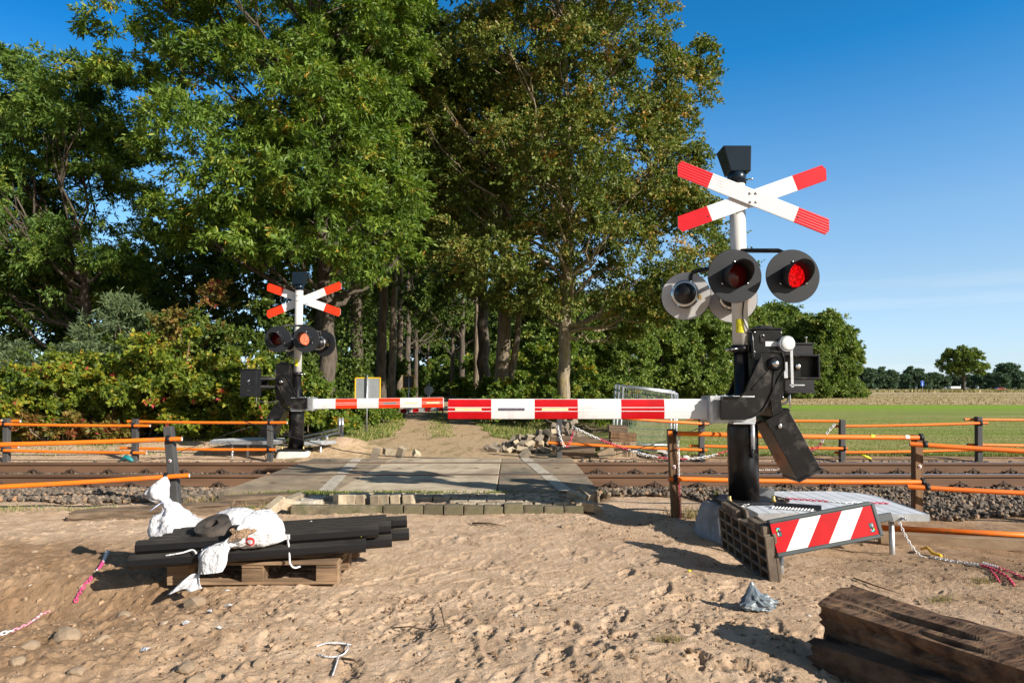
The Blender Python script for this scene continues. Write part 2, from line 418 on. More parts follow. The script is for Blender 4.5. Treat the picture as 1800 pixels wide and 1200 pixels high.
# meadow: mown grass in strips, right of the lane
m, nt, b, pos, mp = pos_mat('meadow_grass'); mp.inputs['Scale'].default_value = (.06, .9, 1)
st = noise_node(nt, mp.outputs[0], 1, 3, .5); f2 = noise_node(nt, pos, 2.2, 8, .7); f3 = noise_node(nt, pos, 18, 5, .7)
gr = ramp(nt, f3, [(.3, (.11, .165, .022)), (.5, (.19, .25, .045)), (.7, (.28, .32, .08))])
dry = ramp(nt, f3, [(.3, (.24, .20, .085)), (.6, (.44, .37, .17))])
col = mixc(nt, ramp(nt, mathn(nt, 'ADD', mathn(nt, 'MULTIPLY', st, .65), mathn(nt, 'MULTIPLY', f2, .4)), [(.47, (0, 0, 0)), (.62, (.8, .8, .8))]), gr, dry)
sp = nt.nodes.new('ShaderNodeSeparateXYZ'); nt.links.new(pos, sp.inputs[0])
far = mathn(nt, 'ADD', mathn(nt, 'MULTIPLY', mathn(nt, 'SUBTRACT', sp.outputs[1], 36), .10), mathn(nt, 'MULTIPLY', mathn(nt, 'SUBTRACT', f2, .5), 2.2), True)
col = mixc(nt, far, col, ramp(nt, f3, [(.3, (.16, .29, .014)), (.7, (.27, .40, .045))]))
nt.links.new(col, b.inputs['Base Color']); bump_node(nt, b, f3, .6, .04)
edge = lambda y: 1.5+(y-13.2)*.19+.25*math.sin(y*1.7)
sheet_grid('meadow', m, np.concatenate([np.linspace(0, .03, 60), np.linspace(.04, 1, 40)]), edge, lambda y: 900, np.concatenate([np.arange(13.2, 20, .15), np.arange(20, 53, .8)]), .015)
# stubble field beyond it
m, nt, b, pos, mp = pos_mat('corn_stubble'); mp.inputs['Scale'].default_value = (.02, .16, 1)
f1 = noise_node(nt, mp.outputs[0], 1.2, 3); mp2 = nt.nodes.new('ShaderNodeMapping'); mp2.inputs['Scale'].default_value = (1.5, .10, 1); nt.links.new(pos, mp2.inputs[0]); f2 = noise_node(nt, mp2.outputs[0], 1.6, 7, .8); f3 = noise_node(nt, mp2.outputs[0], .5, 6, .8)
col = mixc(nt, f1, ramp(nt, f2, [(.34, (.20, .14, .075)), (.5, (.50, .37, .21)), (.66, (.74, .58, .36))]), ramp(nt, f3, [(.38, (.26, .18, .09)), (.6, (.58, .45, .25))]))
nt.links.new(col, b.inputs['Base Color']); bump_node(nt, b, f3, .8, .25)
sheet_grid('stubble_field', m, np.linspace(0, 1, 30), lambda y: 6+(y-52)*.22, lambda y: 1600, [51.5, 60, 80, 110, 150, 200], .03)
m, nt, b, pos, mp = pos_mat('dry_verge_grass'); f3 = noise_node(nt, pos, .35, 9, .7)
nt.links.new(ramp(nt, f3, [(.35, (.13, .12, .045)), (.5, (.29, .245, .11)), (.65, (.42, .35, .18))]), b.inputs['Base Color'])
sheet_grid('verge', m, np.linspace(0, 1, 30), lambda y: 30+(y-200)*.2, lambda y: 1800, [199, 240, 278], .04)
sheet_grid('far_field', m, np.linspace(0, 1, 30), lambda y: -1200, lambda y: 1900, [286, 340, 420, 700], .05)
m, nt, b, pos, mp = pos_mat('asphalt'); b.inputs['Base Color'].default_value = (.06, .06, .062, 1)
sheet_grid('far_road', m, np.linspace(0, 1, 30), lambda y: 30, lambda y: 1800, [277.5, 286.5], .06)
# sandy lane running into the wood
pcx = lambda y: -.75-.118*(y-9)
m, nt, b, pos, mp = pos_mat('lane_sand'); mp.inputs['Scale'].default_value = (1.6, .35, 1)
f1 = noise_node(nt, mp.outputs[0], 1.3, 7, .65); f2 = noise_node(nt, pos, 9, 7, .7); f4 = noise_node(nt, pos, 60, 4, .7)
s1 = ramp(nt, f2, [(.32, (.33, .225, .13)), (.5, (.50, .36, .22)), (.68, (.63, .48, .31))])
s1 = mixc(nt, ramp(nt, f4, [(.32, (1, 1, 1)), (.4, (0, 0, 0))]), s1, (.12, .08, .04))
col = mixc(nt, ramp(nt, f1, [(.52, (0, 0, 0)), (.66, (.8, .8, .8))]), s1, ramp(nt, f2, [(.35, (.10, .085, .03)), (.6, (.24, .20, .085))]))
nt.links.new(col, b.inputs['Base Color']); bump_node(nt, b, f2, .7, .05)
def pw(y): return 1.42+1.95*math.exp(-((y-13.5)/2.6)**2)+.12*math.sin(y*2.3)
sheet_grid('path', m, np.linspace(0, 1, 16), lambda y: pcx(y)-pw(y)-.25*math.exp(-((y-13)/3)**2), lambda y: pcx(y)+pw(y)*.95, np.concatenate([np.arange(12.35, 20, .12), np.arange(20, 110, 1)]), .012)

# =====================================================================  STONES
def stone_protos(n, seed):
    import bmesh
    r = np.random.default_rng(seed); out = []
    for k in range(n):
        bm = bmesh.new(); bmesh.ops.create_icosphere(bm, subdivisions=1, radius=1)
        v = np.array([x.co[:] for x in bm.verts]); f = np.array([[y.index for y in x.verts] for x in bm.faces]); bm.free()
        v = v*(1+r.uniform(-.28, .28, (len(v), 1)))*np.array([1, r.uniform(.65, .95), r.uniform(.5, .8)]); out.append((v, f))
    return out
PROTO = stone_protos(10, 3)
def rot_rand(n, rng):
    q = rng.normal(size=(n, 4)); q /= np.linalg.norm(q, axis=1)[:, None]
    w, x, y, z = q.T
    return np.stack([np.stack([1-2*(y*y+z*z), 2*(x*y-z*w), 2*(x*z+y*w)], -1), np.stack([2*(x*y+z*w), 1-2*(x*x+z*z), 2*(y*z-x*w)], -1), np.stack([2*(x*z-y*w), 2*(y*z+x*w), 1-2*(x*x+y*y)], -1)], 1)
def stones(name, pts, size, m, label, cat, rng):
    pts = np.asarray(pts); n = len(pts); R = rot_rand(n, rng); pick = rng.integers(0, len(PROTO), n)
    V = []; F = []; T = []; base = 0
    for k, (pv, pf) in enumerate(PROTO):
        s = np.where(pick == k)[0]
        if not len(s): continue
        v = np.einsum('nij,vj->nvi', R[s], pv)*size[s][:, None, None]+pts[s][:, None, :]
        f = pf[None]+(np.arange(len(s))*len(pv))[:, None, None]+base
        V.append(v.reshape(-1, 3)); F.append(f.reshape(-1, 3)); T.append(np.repeat(rng.random(len(s)), len(pf))); base += len(s)*len(pv)
    o = link(name, np_mesh(name, np.concatenate(V), np.concatenate(F), m, tint=np.concatenate(T), tri=True))
    return tag(o, label, cat, None, 'stuff')
def tint_mat(name, stops, rough=.85, bump=.3, bscale=60):
    m, nt, b, out = new_mat(name); a = nt.nodes.new('ShaderNodeAttribute'); a.attribute_name = 'tint'
    v = coords(nt, 'Object'); n = noise_node(nt, v, 35, 5, .7)
    col = mixc(nt, ramp(nt, n, [(.35, (0, 0, 0)), (.7, (.5, .5, .5))]), ramp(nt, a.outputs['Fac'], stops), (.20, .15, .10))
    nt.links.new(col, b.inputs['Base Color']); b.inputs['Roughness'].default_value = rough
    bump_node(nt, b, noise_node(nt, v, bscale, 4), bump, .01); return m
BAL = tint_mat('ballast_stone', [(0, (.052, .045, .039)), (.4, (.110, .090, .073)), (.7, (.19, .152, .118)), (.9, (.28, .205, .14)), (1, (.36, .20, .10))])
rg = np.random.default_rng(2)
def scatter(n, x0, x1, y0, y1): return np.stack([rg.uniform(x0, x1, n), rg.uniform(y0, y1, n)], 1)
A = np.concatenate([scatter(7600, 1.0, 8.5, 7.15, 9.55), scatter(4700, -9.5, -3.0, 8.0, 9.5), scatter(5200, 1.0, 9, 9.3, 12.3), scatter(3800, -10, -3.5, 9.2, 11.1), scatter(2400, -12, -3.6, 11.15, 12.3), scatter(2200, 1.2, 12, 11.1, 12.5)])
keep = []
for x, y in A:
    lim = 7.25+.5*max(0, 1-(x-1)/1.6)+.35*noise2(np.array(x*1.3), np.array(0.), 8)
    if x > 0 and y < max(lim+(.45 if x < 2.9 else 0), 8.95-max(0, x-2.2)*2.2): continue
    if x < 0 and y < 8.05+.35*noise2(np.array(x*1.7), np.array(3.), 8): continue
    keep.append((x, y))
A = np.array(keep); sz = rg.uniform(.018, .046, len(A))
zz = H(A[:, 0], A[:, 1])+.012+rg.random(len(A))*.035+.028*sst(8.4, 9.2, A[:, 1])*(1-sst(11.6, 12.4, A[:, 1]))
near_rail = (np.abs(A[:, 1]-9.62) < .42) | (np.abs(A[:, 1]-11.13) < .42); zz = np.where(near_rail, np.minimum(zz, -.062-sz*.55), zz)
stones('ballast', np.column_stack([A, zz]), sz, BAL, 'grey brown crushed stone ballast heaped along both sides of the rails', 'ballast', rg)
PEB = tint_mat('pebble', [(0, (.10, .07, .045)), (.5, (.28, .20, .13)), (.8, (.42, .33, .25)), (1, (.50, .46, .40))])
A = np.concatenate([scatter(900, -4.6, 4.2, 2.7, 4.2), scatter(1500, -5, 5, 4.2, 8), scatter(900, -4.5, -1.2, 2.8, 5.2), scatter(500, -5, 2, 12.6, 15)])
sz = rg.uniform(.0035, .011, len(A))*np.where(rg.random(len(A)) < .08, 1.9, 1)
stones('pebbles', np.column_stack([A, H(A[:, 0], A[:, 1])-.004]), sz, PEB, 'small pebbles and crumbs of soil strewn over the trampled sand', 'pebbles', rg)
CLOD = tint_mat('soil_clod', [(0, (.16, .10, .055)), (.5, (.30, .19, .11)), (1, (.44, .30, .185))], .95)
A = np.concatenate([scatter(1500, -4.4, -1.0, 2.75, 4.3), scatter(500, -4.2, -1.6, 4.0, 5.2), scatter(500, 1.2, 4.2, 3.6, 5.6), scatter(500, .7, 2.2, 6.0, 7.6), scatter(700, -1, 1.5, 2.75, 4.4)])
sz = rg.uniform(.004, .011, len(A))*np.where(rg.random(len(A)) < .12, 2.3, 1)
stones('soil_clods', np.column_stack([A, H(A[:, 0], A[:, 1])-sz*.1]), sz, CLOD, 'crumbled clods of brown soil on the dug over ground', 'soil clods', rg)
# larger stones, one by one
ROCKM = mat('field_stone', (.25, .18, .115), (.40, .31, .22), 5, .9, bump=.5, bscale=25, dirt=(.22, .15, .09), dirt_amt=.6)
import bmesh
def rock(loc, r, seed, label, squash=.6, m=None):
    bm = bmesh.new(); bmesh.ops.create_icosphere(bm, subdivisions=2, radius=1)
    v = np.array([x.co[:] for x in bm.verts])*np.array([1, .8, squash]); rr = np.random.default_rng(seed)
    for k in range(7):
        d = rr.normal(size=3); d /= np.linalg.norm(d); t = rr.uniform(.45, .8)
        e = v @ d-t; v = v-np.where(e > 0, e, 0)[:, None]*d*.92
    v += (fbm3(v*3+seed, 3, 5)[:, None]-.5)*.12
    for x, c in zip(bm.verts, v): x.co = Vector(c)*r
    me = bpy.data.meshes.new('stone'); bm.to_mesh(me); bm.free(); me.materials.append(m or ROCKM)
    o = link('stone', me); o.location = loc; o.rotation_euler = (0, 0, seed*1.3)
    return tag(o, label, 'stone', None)
for px, py, r, s, lab in [(52, 1150, .05, 1, 'pale stone at the left edge of the sand below the pink chain end'), (118, 1130, .085, 2, 'broad flat brown stone half sunk in soil near the chain end'),
        (180, 1135, .04, 3, 'small rounded stone beside the broad flat sunken stone'), (30, 1178, .045, 4, 'stone touching the left edge near the lower corner of the sand'),
        (135, 1190, .05, 5, 'grey white stone on the damp soil at the lower left corner'), (455, 1165, .04, 6, 'small reddish stone left of the white plastic ties'),
        (330, 1180, .055, 7, 'pale angular stone at the bottom edge of the sand'), (345, 1196, .05, 8, 'pale round stone touching the bottom edge below its angular neighbour'),
        (418, 1185, .03, 9, 'little cream stone by the bottom edge left of the white ties'), (1302, 1080, .0, 10, ''), (840, 1122, .03, 11, 'dark pointed stone in the middle of the trampled sand'),
        (1138, 962, .045, 12, 'dark grey pointed stone lying between the paving and the concrete foundation'), (990, 921, .04, 13, 'pale stone on the sand just below the row of kerb bricks'),
        (1302, 990, .035, 14, 'tan stone in front of the plastic foot plate'), (345, 1052, .08, 15, 'brown clod of soil in front of the wooden pallet'),
        (215, 1090, .06, 16, 'crumbly brown clod between the pink chain and the pallet'), (60, 967, .035, 17, 'grey stone on the open sand at the far left')]:
    if r: p = G(px, py, 0); rock((p.x, p.y, H(p.x, p.y)+r*.15), r, s, lab)
# =====================================================================  MATERIALS FOR BUILT THINGS
def led_mat(name, col, strength, base):
    m, nt, b, out = new_mat(name); v = coords(nt, 'Object'); vo = nt.nodes.new('ShaderNodeTexVoronoi'); vo.inputs['Scale'].default_value = 62
    nt.links.new(v, vo.inputs['Vector']); f = ramp(nt, vo.outputs['Distance'], [(.15, (1, 1, 1)), (.6, (.28, .28, .28))])
    b.inputs['Base Color'].default_value = c4(base); b.inputs['Roughness'].default_value = .3; b.inputs['Specular IOR Level'].default_value = .2
    nt.links.new(mixc(nt, 1, f, col, 'MULTIPLY'), b.inputs['Emission Color']); b.inputs['Emission Strength'].default_value = strength
    return m
RUST = mat('rusty_steel', (.105, .054, .029), (.175, .095, .053), 4, .8, .05, bump=.15, bscale=40, stretch=(.15, 1, 1), dirt=(.10, .058, .036), dirt_amt=.3)
RAILTOP = mat('worn_rail_top', (.55, .53, .52), (.40, .36, .33), 3, .28, .9, stretch=(.1, 1, 1))
CLIP = mat('rail_clip_iron', (.05, .032, .022), (.10, .06, .038), 20, .8, .2)
CONC = mat('concrete', (.46, .375, .255), (.60, .50, .355), 5, .9, bump=.3, bscale=90, dirt=(.26, .20, .14), dirt_amt=.55, dscale=1.8)
CONC_DK = mat('stained_concrete', (.26, .195, .125), (.44, .34, .225), 2.5, .9, bump=.3, bscale=90, dirt=(.10, .085, .065), dirt_amt=.6, dscale=1.2)
CONC_W = mat('pale_new_concrete', (.52, .50, .46), (.62, .60, .56), 6, .85, bump=.15, bscale=60, dirt=(.36, .31, .25), dirt_amt=.35)
BRICK = mat('grey_brown_paver', (.36, .295, .20), (.52, .435, .31), 9, .92, bump=.35, bscale=110, dirt=(.20, .15, .10), dirt_amt=.5, dscale=6, rand=.5)
MOSSB_SHADE = mat('mossy_shade_paver', (.085, .072, .045), (.20, .165, .11), 8, .95, bump=.4, bscale=90, dirt=(.07, .075, .03), dirt_amt=.5, dscale=7, rand=.5)  # moss, plus the shade on the front faces darkened into the base colour
PAVB = mat('grey_brown_paving', (.24, .20, .145), (.50, .42, .31), 13, .92, bump=.35, bscale=110, dirt=(.17, .13, .09), dirt_amt=.5, dscale=5)
DKBRICK = mat('weathered_paver', (.17, .14, .105), (.31, .255, .19), 9, .92, bump=.35, bscale=110, dirt=(.10, .08, .06), dirt_amt=.5, dscale=6, rand=.5)
BLACKP = mat('black_gloss_paint', (.005, .005, .006), (.009, .009, .010), 8, .30, spec=.4, bump=.06, bscale=120, dirt=(.06, .052, .045), dirt_amt=.34, dscale=6)
BLACKM = mat('matt_black_plastic', (.009, .010, .012), (.016, .017, .020), 10, .5, spec=.35, bump=.1, bscale=120)
GREYD = mat('dark_grey_enamel', (.016, .018, .022), (.020, .022, .026), 3, .42, spec=.4, dirt=(.06, .06, .062), dirt_amt=.1, dscale=2)
GREYL = mat('light_grey_enamel', (.60, .59, .585), (.64, .63, .625), 3, .5, dirt=(.48, .47, .45), dirt_amt=.15)
WHITEP = mat('white_mast_paint', (.64, .63, .59), (.70, .69, .655), 3, .4, dirt=(.5, .47, .40), dirt_amt=.2, dscale=3, stretch=(1, 1, .3))
SIGNW = mat('white_reflective_film', (.68, .68, .69), (.74, .74, .745), 6, .42, dirt=(.50, .48, .44), dirt_amt=.3, dscale=5, bump=.05, bscale=9)
SIGNR = mat('red_reflective_film', (.54, .004, .012), (.62, .007, .018), 6, .45, dirt=(.42, .01, .015), dirt_amt=.12, spec=.3)
SIGNR2 = mat('deep_red_film', (.43, .002, .006), (.52, .003, .008), 6, .5, dirt=(.32, .01, .012), dirt_amt=.15, spec=.2)
REDORA = mat('orange_red_film', (.80, .035, .006), (.86, .045, .01), 6, .45, spec=.3)
STICKY = mat('yellow_sticker', (.75, .70, .02), (.62, .58, .02), 30, .5)
GALV = mat('galvanised_steel', (.46, .48, .50), (.60, .62, .64), 14, .42, .75, bump=.05, bscale=60, dirt=(.35, .34, .33), dirt_amt=.2)
CHROME = mat('bright_steel', (.7, .7, .7), None, rough=.22, metal=1)
BRASS = mat('brass', (.6, .42, .15), None, rough=.35, metal=1)
NAVY = mat('dark_blue_housing', (.004, .012, .024), (.006, .016, .030), 5, .3, spec=.35)
LENSR = led_mat('lit_red_lamp', (1, .006, .008), 1.0, (.16, .0, .001))
LENSRB = led_mat('lit_bright_red_lamp', (1, .20, .10), 2.4, (.5, .02, .01))
LENSD = mat('unlit_red_lens', (.10, .004, .004), (.16, .006, .006), 60, .18)
AMBER = mat('amber_led_strip', (.8, .35, .12), (.9, .6, .35), 90, .4, emit=(1, .42, .16), estr=.75)
DKSTRIP = mat('unlit_led_strip', (.06, .055, .09), (.12, .11, .15), 90, .35)
TEALSTRIP = mat('unlit_teal_strip', (.03, .16, .17), None, rough=.35)
GLASSW = mat('white_lamp_glass', (.80, .82, .80), None, rough=.12, coat=.5)
ORANGE = mat('orange_plastic_pipe', (.84, .165, .008), (.92, .215, .014), 2, .42, dirt=(.50, .17, .05), dirt_amt=.36, dscale=7)
ORANGED = mat('faded_orange_pipe', (.78, .16, .012), (.86, .19, .015), 4, .5, dirt=(.45, .14, .04), dirt_amt=.3, dscale=5)
POSTG = mat('dark_plastic_post', (.036, .037, .040), (.075, .074, .072), 5, .7, bump=.2, bscale=60, stretch=(1, 1, .3))
BLKPOST0 = mat('black_recycled_plastic', (.007, .007, .0085), (.015, .015, .017), 6, .42, spec=.35, bump=.12, bscale=50, stretch=(.3, 1, 1), dirt=(.07, .06, .048), dirt_amt=.24, dscale=5)
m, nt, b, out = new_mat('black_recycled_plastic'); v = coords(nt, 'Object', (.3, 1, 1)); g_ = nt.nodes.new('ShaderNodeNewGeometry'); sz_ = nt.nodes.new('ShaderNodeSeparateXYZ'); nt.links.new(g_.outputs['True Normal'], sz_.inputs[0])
f = noise_node(nt, v, 7, 7, .65); lie = mathn(nt, 'MULTIPLY', mathn(nt, 'MULTIPLY', mathn(nt, 'SUBTRACT', sz_.outputs[2], .45), 1.9, True), ramp(nt, f, [(.32, (.12, .12, .12)), (.62, (.8, .8, .8))]))      # dust and the highlight of lit tops, painted together on upward faces
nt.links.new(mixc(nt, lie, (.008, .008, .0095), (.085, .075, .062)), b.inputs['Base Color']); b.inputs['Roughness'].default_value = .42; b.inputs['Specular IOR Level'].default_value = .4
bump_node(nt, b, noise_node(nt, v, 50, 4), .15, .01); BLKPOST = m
WOODP = mat('brown_wood_post', (.10, .052, .024), (.21, .12, .058), 5, .8, bump=.35, bscale=30, stretch=(3, 3, .35), dirt=(.05, .03, .02), dirt_amt=.3)
WOODB = mat('weathered_beam_wood', (.10, .07, .045), (.22, .155, .10), 5, .85, bump=.6, bscale=22, stretch=(.35, 3, 3), dirt=(.045, .03, .022), dirt_amt=.5)
PALLETW = mat('pallet_wood', (.19, .115, .062), (.36, .235, .135), 5, .85, bump=.4, bscale=30, stretch=(.4, 3, 3), dirt=(.10, .065, .04), dirt_amt=.45, rand=.4)
SLEEP = mat('old_sleeper_wood', (.050, .025, .014), (.16, .083, .042), 5, .9, bump=1, bscale=12, bdist=.03, stretch=(.35, 2.4, 2.4), dirt=(.25, .155, .09), dirt_amt=.5, dscale=4)
SLEEPD = mat('dark_sleeper_wood', (.035, .02, .012), (.12, .07, .042), 4, .9, bump=.8, bscale=14, bdist=.02, stretch=(.35, 2.4, 2.4), dirt=(.13, .09, .055), dirt_amt=.4, dscale=4)
BAGW = mat('white_woven_plastic', (.58, .585, .61), (.68, .68, .70), 9, .6, bump=.8, bscale=24, bdist=.03, dirt=(.62, .55, .46), dirt_amt=.12, dscale=5)
SOILM = mat('loose_soil', (.22, .14, .085), (.34, .23, .145), 14, .95, bump=.7, bscale=60)
RUBBER = mat('dark_rubber', (.035, .03, .027), (.10, .08, .065), 12, .85, bump=.3, bscale=50)
FOOTP = mat('brown_grey_plastic_foot', (.085, .062, .043), (.15, .115, .082), 8, .7, bump=.2, bscale=60, dirt=(.22, .17, .12), dirt_amt=.35, dscale=6)
CHAINW = mat('white_chain_plastic', (.80, .80, .80), None, rough=.4)
CHAINR = mat('pink_red_chain_plastic', (.62, .06, .12), None, rough=.4)
ALU = mat('aluminium', (.62, .63, .64), (.7, .7, .71), 8, .35, .85)
SIGNBK = mat('grey_sign_back', (.36, .38, .40), (.44, .46, .47), 2, .5, .5)
YELE = mat('yellow_edge_paint', (.80, .50, .01), None, rough=.5)
CABLE = mat('black_cable', (.018, .018, .02), None, rough=.6)

# =====================================================================  RAILWAY TRACK
RAILTOPZ = .10; YR1, YR2 = 9.62, 11.13
trk = thing('railway_track', 'brown rusty railway track with two rails running straight across the scene', 'railway track', (0, (YR1+YR2)/2, -.06))
def rail_profile(y):
    h = RAILTOPZ
    return [(y-.07, h-.159), (y+.07, h-.159), (y+.07, h-.148), (y+.012, h-.125), (y+.009, h-.05), (y+.035, h-.036), (y+.036, h-.006), (y+.030, h-.0005), (y-.030, h-.0005), (y-.036, h-.006), (y-.035, h-.036), (y-.009, h-.05), (y-.012, h-.125), (y-.07, h-.148)]
def extr_x(mb, prof, x0, x1, mi=0):
    k = len(prof); vs = [(x0, y, z) for y, z in prof]+[(x1, y, z) for y, z in prof]
    mb.add(vs, [tuple(range(k)), tuple(range(2*k-1, k-1, -1))]+[(i, i+k, (i+1) % k+k, (i+1) % k) for i in range(k)], mi)
clipm = None
for y in (YR1, YR2):
    mb = MB(); extr_x(mb, rail_profile(y), -70, 70)
    mb.add([(-70, y-.027, RAILTOPZ+.002), (70, y-.027, RAILTOPZ+.002), (70, y+.027, RAILTOPZ+.002), (-70, y+.027, RAILTOPZ+.002), (-70, y-.031, RAILTOPZ-.002), (70, y-.031, RAILTOPZ-.002), (70, y+.031, RAILTOPZ-.002), (-70, y+.031, RAILTOPZ-.002)], [(0, 1, 2, 3), (4, 5, 1, 0), (3, 2, 6, 7)], 1)
    r = mb.build('rail', [RUST, RAILTOP], trk, recalc=False)
    o0 = origin(trk)
    for k in range(-19, 20):
        x = k*.6+.17
        if -3.5 < x < 1.15: continue
        if clipm is None:
            cm = MB()
            cm.box((0, 0, -.075), (.30, .34, .022))
            for s in (-1, 1):
                cm.tube([(-.10, s*.11, -.055), (-.07, s*.14, -.02), (0, s*.11, -.005), (.07, s*.14, -.02), (.10, s*.11, -.055)], .016, 6)
                cm.lathe([(.030, -.066), (.030, -.02), (.016, -.02), (.016, .022), (0, .022)], Matrix.Translation((0, s*.115, 0)), 6)
                cm.box((-.09, s*.12, -.055), (.045, .05, .03)); cm.box((.09, s*.12, -.055), (.045, .05, .03))
            c = cm.build('rail_clip', CLIP, r, local=True); clipm = c.data
        else:
            c = link('rail_clip', clipm, r)
        c.location = (x-o0.x, y-o0.y, 0-o0.z)
slm = None
for k in range(-19, 20):
    x = k*.6+.17
    if -3.3 < x < .9: continue
    if slm is None:
        s = MB(); s.box((0, 0, -.095), (.24, 2.5, .14)); sl_ = s.build('sleeper', CONC_DK, trk, bevel=.015, local=True); slm = sl_.data; bev = True
    else:
        sl_ = link('sleeper', slm, trk)
    sl_.location = (x, 0, .0-o0.z-.055)
# chalk scrawl on the web of the far rail, right of the mast (hand lettered strokes)
mb = MB(); y = YR2-.0135
r0 = G(1330, 829, .02); xx = 1330*1.0
rs = random.Random(4)
def chalk(pts, wd=.0035):
    for a, b_ in zip(pts[:-1], pts[1:]):
        A_ = P(a[0], a[1], y); B_ = P(b_[0], b_[1], y); d = (B_-A_); n = Vector((-d.z, 0, d.x)).normalized()*wd
        mb.add([A_-n, B_-n, B_+n, A_+n], [(0, 1, 2, 3)])
for pts in ([(1331, 824.5), (1329.5, 826.5), (1331.5, 827.5)], [(1332.5, 826), (1334, 824.6), (1335, 827)], [(1335.6, 824), (1335.6, 827.3), (1337, 825.4), (1338, 827.3)], [(1338.6, 825), (1338.4, 827.2)], [(1340, 825.5), (1341.5, 827), (1342.4, 824.5)], [(1347.5, 823), (1345, 824.6), (1346.5, 827.2), (1348.4, 825.4)], [(1349.4, 823), (1349.2, 827)], [(1350.4, 825), (1351.6, 827), (1352.6, 824.6)], [(1353, 823), (1353.2, 827)], [(1357.5, 823), (1355.5, 827.6)], [(1358.6, 827), (1360.8, 823.6), (1361.5, 826), (1359.6, 826.6)], [(1362.5, 826.4), (1364, 824.4), (1365, 826)], [(1366, 825.4), (1368, 823.8), (1372, 822.4)], [(1344, 829.3), (1354, 829), (1356, 828)]):
    chalk(pts)
rails = [o for o in trk.children if o.name.startswith('rail')]
mb.build('chalk_writing', CHAINW, rails[1], recalc=False)

# =====================================================================  CROSSING DECK
deck = thing('level_crossing', 'grey concrete crossing deck lying flush with the two rails between the barriers', 'crossing deck', (-1.2, 10, 0))
xsplit = [-3.42, -2.05, -.18, 1.03]
for (y0, y1) in ((8.08, YR1-.075), (YR1+.085, YR2-.085), (YR2+.075, 11.85)):
    for i in range(3):
        mb = MB(); x0, x1 = xsplit[i]+.006, xsplit[i+1]-.006
        mb.box(((x0+x1)/2, (y0+y1)/2, 0), (x1-x0, y1-y0, .19))
        # lifting sockets
        o = mb.build('concrete_panel', CONC_DK if i != 1 else CONC, deck, bevel=.008)
        hm = MB()
        for hx in (x0+.35, x1-.35): hm.box((hx, (y0+y1)/2, .0965), (.07, .028, .003))
        hm.build('lifting_slot', BLACKM, o)
# worn white edge lines
m, nt, b, out = new_mat('worn_white_paint'); v = coords(nt, 'Object'); f = noise_node(nt, v, 11, 8, .75)
nt.links.new(ramp(nt, f, [(.38, (.32, .265, .19)), (.58, (.56, .51, .43))]), b.inputs['Base Color']); b.inputs['Roughness'].default_value = .85
WORNW = m
for (xa, xb) in ((.635, .25), (-2.19, -2.62)):
    f = lambda y: xa+(xb-xa)*(y-8.09)/(11.6-8.09)
    for (y0, y1) in ((8.09, YR1-.083), (YR1+.093, YR2-.093), (YR2+.083, 11.84)):
        mb = MB(); mb.sheet([(f(y0)-.085, y0, .0995), (f(y0)+.085, y0, .0995), (f(y1)+.085, y1, .0995), (f(y1)-.085, y1, .0995)])
        mb.build('white_line', WORNW, deck, recalc=False)

# =====================================================================  PAVING IN FRONT OF THE DECK
mb = MB(); rs = random.Random(9)
for r in range(6):
    for k in range(14):
        x = -2.02+k*.205+(.1 if r % 2 else 0); y = 8.02-r*.105
        if x > .62: continue
        if r > 2 and x < -.62: continue
        mb.box((x+rs.uniform(-.004, .004), y+rs.uniform(-.003, .003), .018+rs.uniform(-.006, .006)-.004*r), (.193+rs.uniform(-.004, .003), .095, .14), Matrix.Rotation(rs.uniform(-.025, .025), 3, 'Z') @ Matrix.Rotation(rs.uniform(-.02, .02), 3, 'X'))
pav = mb.build('paving', PAVB, bevel=.010); tag(pav, kind='structure')
mb = MB()
n = 30; rows = []
for j in range(9):
    y = 7.42+.34*j/8; rows.append([(-2.36+1.8*i/n, y, .03+.012*math.sin(i*1.7+j)+.03*random.random()*.4) for i in range(n+1)])
mb.grid(rows); rows2 = [[(p[0], p[1], -.15) for p in rows[0]], rows[0]]; mb.grid(rows2)
bed = mb.build('paving_bed', SAND, recalc=False); tag(bed, kind='structure')
brickm = None
def brick(loc, rot, label, group=None, m=None, size=(.2, .1, .1), name='paving_brick'):
    global brickm
    key = (m.name if m else 'b', size)
    if not hasattr(brick, 'c'): brick.c = {}
    if key not in brick.c:
        t = MB(); t.box((0, 0, 0), size, jit=.003); o = t.build(name, m or BRICK, bevel=.006); brick.c[key] = o.data
    else: o = link(name, brick.c[key])
    if not o.modifiers:
        bv = o.modifiers.new('bevel', 'BEVEL'); bv.width = .006; bv.segments = 2; bv.limit_method = 'ANGLE'
    o.location = loc; o.rotation_euler = rot; return tag(o, label, 'brick', group)
